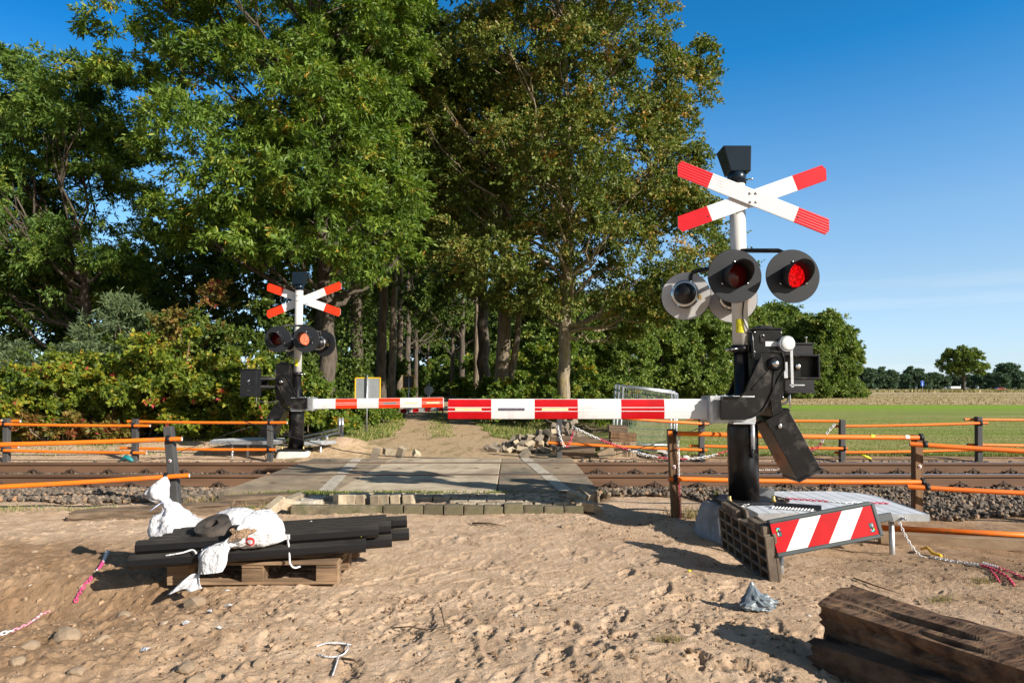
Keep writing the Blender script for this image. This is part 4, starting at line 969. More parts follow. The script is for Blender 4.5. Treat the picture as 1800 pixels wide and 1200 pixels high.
FND = mat('grey_mottled_concrete', (.22, .225, .235), (.34, .345, .35), 5, .85, bump=.25, bscale=70, dirt=(.13, .12, .11), dirt_amt=.5, dscale=3)
f1 = foundation('grey mottled concrete block under the near barrier column, paper notice on its front', (2.16, 6.42), .66, .66, -.30, .228, FND, .22)
R = Matrix.Rotation(.22, 3, 'Z')
mb = MB(); o_ = Vector((2.16, 6.42, 0)); mk = lambda x, z, y: tuple(o_+R @ Vector((x, y, z)))
mb.add([mk(-.25, -.03, -.362), mk(.0, -.03, -.362), mk(.0, .14, -.340), mk(-.25, .14, -.340)], [(0, 1, 2, 3)]); mb.build('paper_notice', mat('weathered_paper', (.42, .42, .44), (.52, .52, .53), 12, .8, dirt=(.3, .3, .3), dirt_amt=.4, dscale=9), f1, recalc=False)
foundation('pale new concrete block under the far barrier column', (-4.08, 13.0), .60, .6, -.22, .123, CONC_W, .05)

m, nt, b, out = new_mat('metal_grating')     # pressed grating: rows of small slots
v = coords(nt, 'Object'); sx = nt.nodes.new('ShaderNodeSeparateXYZ'); nt.links.new(v, sx.inputs[0])
fx = mathn(nt, 'PINGPONG', sx.outputs[0], .0165); fy = mathn(nt, 'PINGPONG', sx.outputs[1], .05)
rowx = mathn(nt, 'LESS_THAN', mathn(nt, 'PINGPONG', sx.outputs[0], .06), .007)
dots = mathn(nt, 'LESS_THAN', mathn(nt, 'PINGPONG', sx.outputs[1], .012), .006)
hole = mathn(nt, 'MULTIPLY', rowx, dots)
f = noise_node(nt, v, 7, 6, .6)
nt.links.new(mixc(nt, hole, ramp(nt, f, [(.35, (.62, .65, .68)), (.65, (.76, .78, .80))]), (.05, .05, .05)), b.inputs['Base Color'])
b.inputs['Metallic'].default_value = .1; b.inputs['Roughness'].default_value = .5
bump_node(nt, b, mathn(nt, 'SUBTRACT', 1, hole), .6, .006); GRATE = m
def platform(label, top, poly, legs, hole=None):
    base = Vector((sum(p[0] for p in poly)/len(poly), sum(p[1] for p in poly)/len(poly), top-.4))
    root = thing('grating_platform', label, 'platform', base)
    mb = MB(); mb.sheet([(x, y, top) for x, y in poly]); mb.sheet([(x, y, top-.012) for x, y in poly][::-1]); mb.build('deck', GRATE, root, recalc=False)
    k = len(poly)
    for i in range(k):
        (xa, ya), (xb, yb) = poly[i], poly[(i+1) % k]
        if math.hypot(xb-xa, yb-ya) < .12: continue
        mb = MB(); mb.beam((xa, ya, top-.026), (xb, yb, top-.026), .006, .058); mb.build('edge_strip', GALV, root)
    for (x, y, zb) in legs:
        mb = MB(); mb.tube([(x, y, zb), (x, y, top-.02)], .022, 14); mb.lathe([(.035, top-.055), (.035, top-.03)], Matrix.Translation((x, y, 0)), 14); mb.build('leg', GALV, root)
    return root
arc = [(2.18+.40*math.cos(a), 6.5+.40*math.sin(a)) for a in np.linspace(math.radians(25), math.radians(-100), 10)]
poly = [(2.03, 5.72), (3.42, 5.68), (3.50, 6.62), (3.42, 6.82), (3.26, 6.92), (2.52, 6.92)]+arc[:]+[(2.03, 6.02)]
plat = platform('galvanised grating platform with a curved cut-out standing beside the near barrier column', .265, poly, [(3.15, 5.76, -.34), (2.10, 5.76, -.34), (3.4, 6.7, -.3)])
mb = MB(); mb.box((2.42, 6.66, .29), (.20, .012, .09), Matrix.Rotation(-.3, 3, 'Z')); mb.build('upstand', GALV, plat)
for x in (2.38, 2.46, 3.2):
    mb = MB(); mb.lathe([(.012, 0), (.012, .05), (0, .05)], Matrix.Translation((x, 5.69, .235)) @ Matrix.Rotation(math.pi/2, 4, 'X'), 10); mb.build('bolt', CHROME, plat)
platform('small pale grating platform on two legs left of the far barrier, before the bushes', .31, [(-5.6, 12.75), (-4.35, 12.75), (-4.35, 13.25), (-4.55, 13.7), (-5.3, 13.75), (-5.75, 13.2)], [(-5.22, 12.85, -.2), (-4.95, 12.9, -.2)])
platform('narrow grating step reaching out right of the far barrier column', .30, [(-3.85, 12.75), (-3.55, 12.8), (-3.35, 13.1), (-3.8, 13.1)], [(-3.6, 12.95, -.1)])
# brush with white bristles lying on the platform
root = thing('cable_brush_strip', 'black plastic strip with a row of white bristles lying on the grating platform', 'strip', (2.25, 5.9, .265))
A, B = Vector((2.28, 6.02, .287)), Vector((2.62, 5.86, .287))
mb = MB(); mb.beam(A, B, .05, .04); mb.build('holder', BLACKM, root, bevel=.006)
mb = MB()
for i in range(13):
    q = A+(B-A)*(.02+i*.068)+Vector((-.02, -.035, -.008)); mb.tube([q, q+Vector((-.045, -.055, -.006))], .006, 6)
mb.build('bristles', CHAINW, root)

# =====================================================================  STRIPED BEACON IN ITS PLASTIC FOOT
root = thing('striped_road_beacon', 'tipped red and white striped road beacon still clamped in a waffled plastic foot', 'road beacon', (1.83, 4.9, 0))
o_ = P(1358, 946, 4.72); ang = math.radians(9.6); ex = Vector((math.cos(ang), .045, math.sin(ang))); ez = Vector((-math.sin(ang), .20, math.cos(ang))).normalized(); ey = ex.cross(ez).normalized()*-1
if ey.y > 0: ey = -ey
Lb, Wb = .745, .22
def bp(x, z, y=0): return o_+ex*x+ez*z+ey*y
mb = MB()
# striped face built from parallelograms
def clip_poly(poly, f):
    out = []
    for i in range(len(poly)):
        a, b_ = poly[i], poly[(i+1) % len(poly)]; fa, fb = f(a), f(b_)
        if fa >= 0: out.append(a)
        if fa*fb < 0: t = fa/(fa-fb); out.append((a[0]+(b_[0]-a[0])*t, a[1]+(b_[1]-a[1])*t))
    return out
rect = [(.0, -Wb/2+.015), (Lb-.03, -Wb/2+.015), (Lb-.03, Wb/2-.015), (0, Wb/2-.015)]
cuts = [-1, .135, .285, .435, .585, 2]           # along x at mid height, slanting "/" 
sl = .78
for i in range(5):
    pl = clip_poly(clip_poly(rect, lambda p: p[0]-p[1]*sl*-1*-1-cuts[i]-.0 if False else p[0]-sl*p[1]-cuts[i]), lambda p: -(p[0]-sl*p[1]-cuts[i+1]))
    if len(pl) > 2: mb.sheet([bp(x, z, .022) for x, z in pl], i % 2)
face = mb.build('striped_face', [SIGNR2, SIGNW], root, recalc=False)
mb = MB(); rows = []
for (x0_, zz, yy) in ((0, 0, 0),):
    for sgn in (1, -1):
        mb.beam(bp(-.005, sgn*(Wb/2), .0), bp(Lb-.02, sgn*(Wb/2), 0), .045, .028, up=ez)
    mb.beam(bp(Lb-.012, -Wb/2, 0), bp(Lb-.012, Wb/2, 0), .045, .03, up=ex)
    c_ = bp(Lb/2-.01, 0, 0); mb.box(c_, (Lb-.03, Wb-.01, .034), Matrix((ex, ez, ey)).transposed())
mb.build('frame', mat('dark_teal_plastic', (.035, .05, .055), (.055, .072, .078), 6, .5), root, bevel=.008)
mb = MB(); mb.beam(bp(Lb, -.0, -.01), bp(Lb+.105, .0, -.01), .04, .055, up=ez); mb.build('peg', mat('grey_plastic_peg', (.05, .055, .06), None, rough=.5), root, bevel=.005)
def sticker(cx, cz, flip):
    s = -1 if flip else 1; h, wd = .030, .0165
    mb = MB(); q = lambda x, z, y=.0226: bp(cx+s*x, cz+s*z, y)
    mb.sheet([q(-wd, -h), q(wd, -h), q(wd, h), q(-wd, h)], 0)
    for a0, a1, mi in ((40, 140, 1), (145, 215, 2), (-30, 35, 3)):
        n = 6; aa = [math.radians(a0+(a1-a0)*i/n) for i in range(n+1)]
        for a, b_ in zip(aa[:-1], aa[1:]):
            mb.sheet([q(r*math.cos(t), .013+r*math.sin(t), .0229) for r, t in ((.0055, a), (.0145, a), (.0145, b_), (.0055, b_))], mi)
    mb.sheet([q(.002, -.026, .0229), q(.0135, -.026, .0229), q(.0135, -.004, .0229), q(.002, -.004, .0229)], 4)
    for k in range(4):
        z = -.024+k*.006; mb.sheet([q(-.012, z, .0229), q(-.002, z, .0229), q(-.002, z+.0035, .0229), q(-.012, z+.0035, .0229)], 5)
    mb.build('maker_sticker', [BLACKM, mat('cyan_print', (.05, .6, .8), None), mat('green_print', (.3, .7, .05), None), mat('pink_print', (.85, .05, .2), None), TEALSTRIP, SIGNW], face, recalc=False)
sticker(.045, .035, False); sticker(Lb-.065, -.045, True)
# waffled foot standing on edge
A = Vector((1.80, 4.70, -.03)); fd = Vector((-.07, .98, .06)).normalized(); fz = Vector((-.10, -.03, 1)).normalized(); fn = fd.cross(fz).normalized()
if fn.x > 0: fn = -fn
Lf, Hf = .86, .40
def fp(a, z, n=0): return A+fd*a+fz*z+fn*n
mb = MB()
prof = [(0, 0), (0, .33), (.05, .385), (.29, .40), (.31, .34), (.43, .34), (.45, .40), (.80, .40), (.86, .34), (.86, 0)]
k = len(prof)
mb.add([fp(a, z, -.022) for a, z in prof]+[fp(a, z, .0) for a, z in prof], [tuple(range(k)), tuple(range(2*k-1, k-1, -1))]+[(i, i+k, (i+1) % k+k, (i+1) % k) for i in range(k)])
Rf = Matrix((fd, fz, fn)).transposed()
for a in (.012, .15, .30, .45, .60, .73, .848): mb.box(fp(a, .165, .030), (.024, .33, .06), Rf)
for z in (.012, .09, .17, .25, .33):
    for a0_, a1_ in ((.024, .138), (.162, .288), (.312, .438), (.462, .588), (.612, .718), (.742, .836)):
        mb.box(fp((a0_+a1_)/2, z, .029), (a1_-a0_, .022, .058), Rf)
mb.box(fp(.17, .365, .026), (.26, .05, .052), Rf); mb.box(fp(.65, .365, .026), (.30, .05, .052), Rf)
for a in (.10, .15, .60, .66): mb.lathe([(.024, 0), (.018, .0)], Matrix.Translation(fp(a, .365, .0527)) @ fn.to_track_quat('Z', 'Y').to_matrix().to_4x4(), 14, 1); 
for a in (.10, .15, .60, .66): mb.lathe([(.021, 0.0005), (.0, .0005)], Matrix.Translation(fp(a, .365, .0527)) @ fn.to_track_quat('Z', 'Y').to_matrix().to_4x4(), 14, 1)
mb.build('foot_plate', [FOOTP, BLACKM], root, bevel=.005)
mb = MB(); q = P(1365, 985, 4.98); mb.tube([(q.x+.03, 4.98, -.1), (q.x+.03, 4.98, .16)], .02, 12); mb.build('stub_leg', GALV, root)

# =====================================================================  CHAINS
def chain(pts, label, L=.034, seg=16, start=0, name='plastic_chain', a=None, b_=None):
    pts = [Vector(p) for p in pts]; d = [0]
    for p, q in zip(pts[:-1], pts[1:]): d.append(d[-1]+(q-p).length)
    tot = d[-1]; n = max(2, int(tot/(L*.74)))
    def at(s):
        for i in range(len(d)-1):
            if s <= d[i+1] or i == len(d)-2: return pts[i].lerp(pts[i+1], (s-d[i])/max(1e-6, d[i+1]-d[i]))
    mb = MB(); rr = L*.10
    for i in range(n):
        s = tot*(i+.5)/n; p = at(s); t = (at(min(tot, s+.01))-at(max(0, s-.01))).normalized()
        side = t.cross(Vector((0, 0, 1))); 
        if side.length < .05: side = t.cross(Vector((1, 0, 0)))
        side.normalize(); up = side.cross(t)
        ca = math.cos(.5), math.sin(.5)
        v = side if i % 2 else up; v = (v*.9+(up if i % 2 else side)*.35).normalized()
        ring = []; K = 10
        for j in range(K):
            an = 2*math.pi*j/K; ring.append(p+t*(L*.5)*math.cos(an)*1.0+v*(L*.30)*math.sin(an))
        mi = ((i+start)//seg) % 2
        ring.append(ring[0]); ring.append(ring[1]); mb.tube(ring, rr*1.15, 5, mi, cap=False)
    o = mb.rooted(name, [a or CHAINW, b_ or CHAINR], pts[0], ); return tag(o, label, 'chain')
def gr(px, py, dz=.008):
    """point of the uneven ground seen at a photo pixel: march along the sight line until it dips under the soil"""
    d = ray(px, py); y = 2.4
    while y < 16:
        p = Vector((d.x*y/d.y, y, CAMZ+d.z*y/d.y))
        if p.z <= H(p.x, p.y)+.004: break
        y += .01
    return Vector((p.x, p.y, H(p.x, p.y)+dz))
def sag(p, q, s, n=10):
    p = Vector(p); q = Vector(q); return [p.lerp(q, i/n)-Vector((0, 0, s*4*(i/n)*(1-i/n))) for i in range(n+1)]
c0 = Vector((3.16, 5.66, .21))
chain(sag(c0, gr(1640, 980), .10)+[gr(1672, 987), gr(1705, 991), gr(1733, 996), gr(1756, 1006), gr(1774, 1017), gr(1782, 1029)], 'white to pink plastic chain falling from the platform leg and trailing over the sand', seg=34)
chain([gr(1728, 992, .015), gr(1760, 1000), gr(1800, 1017), gr(1850, 1026)], 'white and pink plastic chain end leaving the right edge of the photo', seg=14)
chain([gr(1742, 1004, .012), gr(1750, 1012), gr(1757, 1023)], 'short pink chain tail lying beside the tangled chain on the right', L=.026, seg=100, start=100)
chain([(2.55, 6.45, .272), (2.75, 6.35, .272), (2.98, 6.22, .272), (3.18, 6.2, .272), (3.36, 6.18, .272)], 'pink and white chain laid across the top of the grating platform', seg=14, start=14)
top = a1-Vector((-.06, .06, .09))
chain([top+Vector((-.03, -.01, .06)), top+Vector((.01, -.02, .02)), top+Vector((-.01, -.02, -.06)), top+Vector((.0, -.02, -.15)), top+Vector((.0, 0, -.3)), top+Vector((0, 0, -.5)), top+Vector((.01, 0, -.7)), top+Vector((.01, -.01, -.92))], 'red and white chain hanging down the leaning brown fence post', L=.03, seg=22)
chain([(1.90, 6.12, -.12), (1.86, 6.18, .0), (1.86, 6.22, .12), (1.90, 6.2, .19), (2.0, 6.16, .235), (2.1, 6.14, .27)], 'white chain draped over the left edge of the near concrete foundation', seg=400)
chain([gr(189, 973, .03), gr(183, 985), gr(174, 1000), gr(160, 1017), gr(147, 1033), gr(138, 1048), gr(132, 1060)], 'white and magenta chain lying in the shaded hollow at the left', seg=10, b_=mat('magenta_chain_plastic', (.62, .06, .22), None, rough=.4))
chain([gr(-40, 1120), gr(5, 1114), gr(28, 1108), gr(55, 1096), gr(72, 1083), gr(87, 1077)], 'pale pink chain on the soil entering from the left edge', seg=6, b_=mat('pale_pink_chain', (.75, .30, .38), None, rough=.4))
chain(sag(P(980, 748, 12.4), P(1008, 756, 12.4), .34), 'red and white chain hanging in a loop from the leftmost far right post', L=.06, seg=9)
chain([P(1008, 752, 12.3)]+sag(P(1008, 750, 12.3), P(1140, 800, 12.3), .05)+sag(P(1140, 800, 12.3), P(1290, 788, 12.3), .12), 'long red and white chain slung low across the stacked beams beyond the rails', L=.06, seg=12)
chain(sag(P(1467, 746, 12.4), P(1440, 785, 12.4), -.04, 4)+[P(1400, 800, 12.4)], 'white and pink chain tied round the post right of the counterweight', L=.06, seg=9)
# cables
def cable(pts, label, r=.008):
    mb = MB(); mb.tube(pts, r, 8); o = mb.rooted('black_cable', CABLE, pts[0]); tag(o, label, 'cable')
cable([P(425, 738, 12.35), P(475, 757, 12.2), P(540, 775, 12.1), P(600, 791, 12.0), P(660, 800, 12.0), P(740, 804, 11.95), P(860, 806, 11.9)], 'black cable slanting down from the far left fence to the crossing deck')
cable([P(240, 812, 12.4), P(290, 803, 12.4), P(340, 785, 12.4), P(400, 762, 12.4), P(440, 750, 12.4)], 'thin black stay wire slanting across the far left fence', .006)
cable([P(1000, 806, 12.0), P(1080, 799, 12.0), P(1170, 775, 12.1), P(1260, 740, 12.3), P(1320, 715, 12.5)], 'black cable rising across the far right fence to the meadow', .008)
cable([P(1400, 785, 12.2), P(1440, 796, 12.2), P(1480, 806, 12.2)], 'short black cable between counterweight and the third grey post', .007)

# =====================================================================  PALLET WITH BLACK POSTS, BAGS, RUBBER ROLL
pr = math.radians(1.5); pc = Vector((-1.715, 4.97, .01))
root = thing('wooden_pallet', 'weathered wooden pallet on the sand carrying black plastic posts', 'pallet', pc, pr)
for y in (-.34, 0, .34):
    for x in (-.485, 0, .485):
        mb = MB(); mb.box((x, y, .065), (.145, .10, .09)); mb.build('block', PALLETW, root, bevel=.004, local=True)
    mb = MB(); mb.box((0, y, .0105), (1.11, .10, .018)); mb.build('bottom_board', PALLETW, root, bevel=.003, local=True)
for x in (-.485, 0, .485):
    mb = MB(); mb.box((x, 0, .1205), (.14, .80, .019)); mb.build('cross_board', PALLETW, root, bevel=.003, local=True)
for y in (-.35, -.17, .0, .17, .35):
    mb = MB(); mb.box((0, y, .141), (1.11, .115, .02), jit=.003); mb.build('top_board', PALLETW, root, bevel=.003, local=True)
ZP = pc.z+.152
pd = Vector((math.cos(.20), math.sin(.20), .028)).normalized(); pn = Vector((-math.sin(.20), math.cos(.20), 0))
posto = None
def blackpost(x0, off, z, L, label, tilt=0, w=.082, sect='oct'):
    L *= .9; c0 = Vector((-2.42, 4.335, ZP))+pn*off+pd*x0; d = (pd+Vector((0, 0, tilt))).normalized()
    mb = MB(); u = d.cross(pn); u = u if u.z > 0 else -u
    h = w/2; c = .022; pr_ = [(-h+c, -h), (h-c, -h), (h, -h+c), (h, h-c), (h-c, h), (.014, h), (.0, h-.008), (-.014, h), (-h+c, h), (-h, h-c), (-h, -h+c)]
    a = [c0+pn*p+u*(q+h+z) for p, q in pr_]; b_ = [p+d*L for p in a]
    k = len(a); mb.add(a+b_, [tuple(range(k)), tuple(range(2*k-1, k-1, -1))]+[(i, i+k, (i+1) % k+k, (i+1) % k) for i in range(k)])
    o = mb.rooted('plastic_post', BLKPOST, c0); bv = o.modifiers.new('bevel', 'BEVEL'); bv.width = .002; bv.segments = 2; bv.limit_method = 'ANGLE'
    return tag(o, label, 'plastic post', 'black plastic posts stacked on the pallet')
blackpost(0.02, 0.05, 0, 1.62, 'black post at the front bottom of the stack, resting on the pallet edge')
blackpost(0.05, 0.138, 0, 1.78, 'bottom layer black post whose round end shows low behind the front one')
blackpost(0.1, 0.226, 0, 1.72, 'bottom layer black post hidden behind the second, short end at right')
blackpost(0.14, 0.314, 0, 1.82, 'rearmost black post of the bottom layer sticking out furthest right')
blackpost(0.12, 0.402, 0, 1.72, 'back edge black post of the bottom layer with its left end under the tied bag')
blackpost(0.05, 0.085, 0.083, 1.68, 'front top black post with a yellow tick near its right end')
blackpost(0.1, 0.173, 0.083, 1.72, 'second top black post under the hanging bag, right end set back')
blackpost(0.16, 0.261, 0.083, 1.62, 'third top black post from the front of the stack')
blackpost(0.2, 0.349, 0.083, 1.74, 'rearmost top black post, its right end past its neighbours')
blackpost(.18, .437, .083, 1.60, 'black post at the back of the top layer, hidden by the sacks at left')
mb = MB(); q = P(637, 938, 4.70); mb.beam(q+Vector((0, -.03, -.012)), q+Vector((.004, -.03, .012)), .006, .004); o = mb.rooted('paint_tick', STICKY, q); tag(o, 'yellow paint tick near the right end of the front top black post', 'paint mark')
# white strap
def Q(px, py, y): return P(px, py, y)
mb = MB(); pts = [P(548, 916, 4.95), P(528, 925, 4.85), P(512, 938, 4.66), P(506, 946, 4.58), P(508, 962, 4.555), P(509, 980, 4.535), P(510, 990, 4.52), P(517, 997, 4.54), P(528, 995, 4.56)]
mb.tube(smooth(pts), .0065, 8); mb.box(P(505, 943, 4.56), (.03, .02, .03)); o = mb.rooted('cable_tie', BAGW, pts[6]); tag(o, 'long white plastic tie looped round the black posts right of the bags', 'cable tie')
mb = MB(); mb.tube(smooth([P(291, 976, 4.40), P(320, 971, 4.40), P(338, 966, 4.42), P(345, 972, 4.40)]), .006, 6); o = mb.rooted('cable_tie', BAGW, P(291, 980, 4.42)); tag(o, 'short white plastic tie lying on the posts left of the hanging flap', 'cable tie')

def loft(name, rings, m, n=56, wr=.02, seed=1, ws=9, pleat=0, pk=11, extra=None, label='', cat='bag', sub=6, closed=True):
    """rings: (centre, axis_u, axis_v, ru, rv, pleat amount) -> cloth skin with wrinkles"""
    R = []
    k = len(rings)
    def cr(a, b, c, d, t): return .5*((2*b)+(-a+c)*t+(2*a-5*b+4*c-d)*t*t+(-a+3*b-3*c+d)*t**3)
    def seq(i): return [np.array(x, float).ravel() if not np.isscalar(x) else float(x) for x in rings[max(0, min(k-1, i))]]
    for i in range(k-1):
        A, B, C, D = seq(i-1), seq(i), seq(i+1), seq(i+2)
        for s in range(sub if i < k-2 else sub+1):
            R.append([cr(a, b, c, d, s/sub) for a, b, c, d in zip(A, B, C, D)])
    co = []
    th = np.linspace(0, 2*np.pi, n, endpoint=False)
    for (c, u, v, ru, rv, pl) in R:
        f = 1+pl*np.sin(pk*th+3*np.sin(2*th))+pl*.5*np.sin(2.3*pk*th+1)
        co.append(c[None]+np.outer(np.cos(th)*f*ru, u)+np.outer(np.sin(th)*f*rv, v))
    co = np.array(co); rws = len(co); flat = co.reshape(-1, 3)
    cen = np.repeat(np.array([r[0] for r in R]), n, 0); dr = flat-cen; ln_ = np.linalg.norm(dr, axis=1)[:, None]+1e-6
    w1 = fbm3(flat*ws+seed*7, 4, seed); w2 = np.abs(fbm3(flat*np.array([ws*1.4, ws*1.4, ws*.8])+seed*3+5, 2, seed+9)-.5)
    amp = wr*np.clip(ln_[:, 0]/.08, .15, 1)
    flat = flat+dr/ln_*((w1-.5)*1.6*amp-w2*3.2*amp)[:, None]
    idx = np.arange(rws*n).reshape(rws, n); nx_ = np.roll(idx, -1, 1)
    q = np.stack([idx[:-1], nx_[:-1], nx_[1:], idx[1:]], -1).reshape(-1, 4)
    base = np.array(rings[0][0], float)
    return link(name, np_mesh(name, flat-base, q, m, smooth=True), None, Vector(base))
XU, YU, ZU = (1, 0, 0), (0, 1, 0), (0, 0, 1)
# tall tied bag, left
b1 = Vector((-2.36, 4.94, .19))
def R_(dx, dz, ru, rv, pl, u=XU, v=YU, dy=0): return ((b1.x+dx, b1.y+dy, b1.z+dz), u, v, ru, rv, pl)
tu = Vector((.75, 0, .66)).normalized()
o = loft('white_sack', [R_(.03, 0, .02, .02, 0), R_(.03, .005, .19, .15, .0), R_(.02, .06, .225, .18, .02), R_(-.01, .14, .205, .165, .03), R_(-.055, .21, .13, .11, .06), R_(-.10, .275, .05, .045, .13, tu), R_(-.118, .305, .030, .03, .16, tu), R_(-.15, .34, .07, .05, .14, tu), R_(-.185, .385, .10, .055, .10, tu), R_(-.205, .41, .10, .035, .08, tu), R_(-.21, .415, .02, .01, .0, tu)], BAGW, wr=.032, seed=3, ws=11)
tag(o, 'tall white sack standing on the posts, neck tied and top flopping left', 'sack')
mb = MB(); mb.tube([b1+Vector((-.118, 0, .3))+Vector((.034*math.cos(t), .034*math.sin(t), .018*math.cos(t))) for t in np.linspace(0, 2*math.pi, 14)], .005, 6); mb.tube([b1+Vector((-.14, -.03, .29)), b1+Vector((-.2, -.05, .24))], .004, 6); mb.build('tie', CABLE if False else mat('pale_blue_tie', (.45, .5, .7), None), o)
# middle sack behind the roll
b2 = Vector((-1.99, 5.02, .22))
def R_(dx, dz, ru, rv, pl, dy=0): return ((b2.x+dx, b2.y+dy, b2.z+dz), XU, YU, ru, rv, pl)
o = loft('white_sack', [R_(0, 0, .02, .02, 0), R_(0, .01, .20, .17, .0), R_(.0, .07, .23, .19, .03), R_(.0, .15, .18, .15, .03), R_(-.01, .20, .09, .08, .05), R_(-.01, .215, .01, .01, .0)], BAGW, wr=.034, seed=8, ws=10)
tag(o, 'low white sack slumped behind the dark rubber roll', 'sack')
# front sack with its open mouth hanging over the edge
b3 = Vector((-1.80, 4.70, .29))
ax = Vector((-.50, -.45, -.45)).normalized(); au = Vector((.62, -.72, .1)).normalized(); 
def R3(px, py, y, ru, rv, pl, u=XU, v=YU): return (tuple(P(px, py, y)), u, v, ru, rv, pl)
va = Vector((.35, 0, .94)).normalized(); vb = Vector((0, 1, .15)).normalized()
v2 = Vector((.75, 0, .66)).normalized(); v3 = Vector((.97, 0, .1)).normalized()
o = loft('white_sack', [R3(502, 946, 4.56, .008, .01, 0, va, vb), R3(496, 944, 4.56, .030, .07, .02, va, vb), R3(481, 936, 4.57, .082, .125, .04, va, vb), R3(460, 929, 4.56, .118, .15, .05, va, vb), R3(438, 929, 4.53, .120, .14, .06, va, vb), R3(420, 936, 4.49, .094, .11, .09, va, vb), R3(408, 943, 4.45, .062, .075, .14, v2, vb), R3(398, 948, 4.41, .038, .042, .20, v2, vb), R3(388, 957, 4.40, .065, .035, .22, v3, vb), R3(377, 973, 4.38, .088, .028, .2, v3, vb), R3(374, 990, 4.37, .082, .024, .18, v3, vb), R3(373, 1006, 4.36, .070, .018, .15, v3, vb)], BAGW, wr=.016, seed=14, ws=13, pk=9)
tag(o, 'white sack with a red letter O, its twisted mouth hanging over the pallet edge', 'sack')
# red O printed on the sack
me = o.data; dg = bpy.context.evaluated_depsgraph_get
def ring_on(ob, px, py, r0, r1, m, name):
    mb = MB(); inv = ob.location; n = 28; pr_ = [[], []]
    d0 = ray(px, py)
    for j in range(n):
        a = 2*math.pi*j/n
        for k, r in ((0, r0), (1, r1)):
            d = ray(px+r*math.cos(a)*1.1, py+r*math.sin(a)); hit, loc, nor, fi = ob.ray_cast(Vector((0, 0, CAMZ))-inv, d)
            if not hit: return
            if nor.dot(d) > 0: nor = -nor
            pr_[k].append(loc+inv+nor*.003)
    mb.grid([pr_[0], pr_[1]], 0, True, True); mb.build(name, m, ob, recalc=False)
bpy.context.view_layer.update()
ring_on(o, 440, 951, 4.6, 7.2, mat('red_print', (.75, .03, .03), None, rough=.5), 'printed_letter')
# soil spilled on the sack
mb = MB(); q = P(424, 935, 4.41)
rows = []
for i in range(13):
    t = i/12; rows.append([q+Vector((.075*math.cos(a)*(1-t)*(1+.25*math.sin(3*a+1)+.15*math.sin(7*a)), -.006-.02*t+.05*math.sin(a)*(1-t)+random.uniform(-.005, .005), .040*math.sin(a)*(1-t)*(1+.3*math.sin(2*a)+.2*math.sin(5*a))+.012*t+random.uniform(-.005, .005))) for a in np.linspace(0, 2*math.pi, 40, endpoint=False)])
mb.grid(rows, 0, False, True); s = mb.rooted('spilled_soil', SOILM, q); tag(s, 'small brown heap of soil spilled on the front white sack', 'soil')
# torn white flap hanging at the pallet's left corner
mb = MB(); n = 12; rows = []
for i in range(n+1):
    t = i/n; L_ = P(341-44*t*1.0, 1008+34*t**1.1, 4.40-.06*t); Rr = P(352+5*t, 1006+28*t, 4.42-.04*t)
    rows.append([L_.lerp(Rr, s)+Vector((0, -.02*math.sin(s*7+t*2)-.015*math.sin(s*13), .006*math.sin(s*9+t*5))) for s in np.linspace(0, 1, 12)])
mb.grid(rows); mb.tube([P(356, 965, 4.47), P(352, 985, 4.42), P(350, 1007, 4.41)], .008, 6); f = mb.rooted('torn_plastic_flap', BAGW, rows[-1][0], ); tag(f, 'torn white plastic flap on a strap at the left corner of the pallet', 'plastic scrap')
sd = f.modifiers.new('thickness', 'SOLIDIFY'); sd.thickness = .003
# rubber roll: a spiral strip
c = P(376, 927, 4.60); tilt = Matrix.Rotation(-.16, 3, 'Y') @ Matrix.Rotation(.40, 3, 'X')
mb = MB(); n = 150; inn = []; 
for i in range(n+1):
    a = i/n*5*2*math.pi; r = .036+.072*i/n; inn.append((r*math.cos(a), r*math.sin(a)))
th_ = .0125
def off(i, d):
    x, y = inn[i]; r = math.hypot(x, y); return (x*(1+d/r), y*(1+d/r))
hh = .036
rows = []
for z, d in ((-hh, 0), (hh, 0), (hh, th_), (-hh, th_), (-hh, 0)):
    rows.append([c+tilt @ Vector((off(i, d)[0], off(i, d)[1], z)) for i in range(n+1)])
mb.grid(rows, 0, False); o = mb.rooted('rubber_roll', RUBBER, c-Vector((0, 0, .05))); tag(o, 'dark rubber strip rolled into a coil between the white sacks', 'rubber roll')

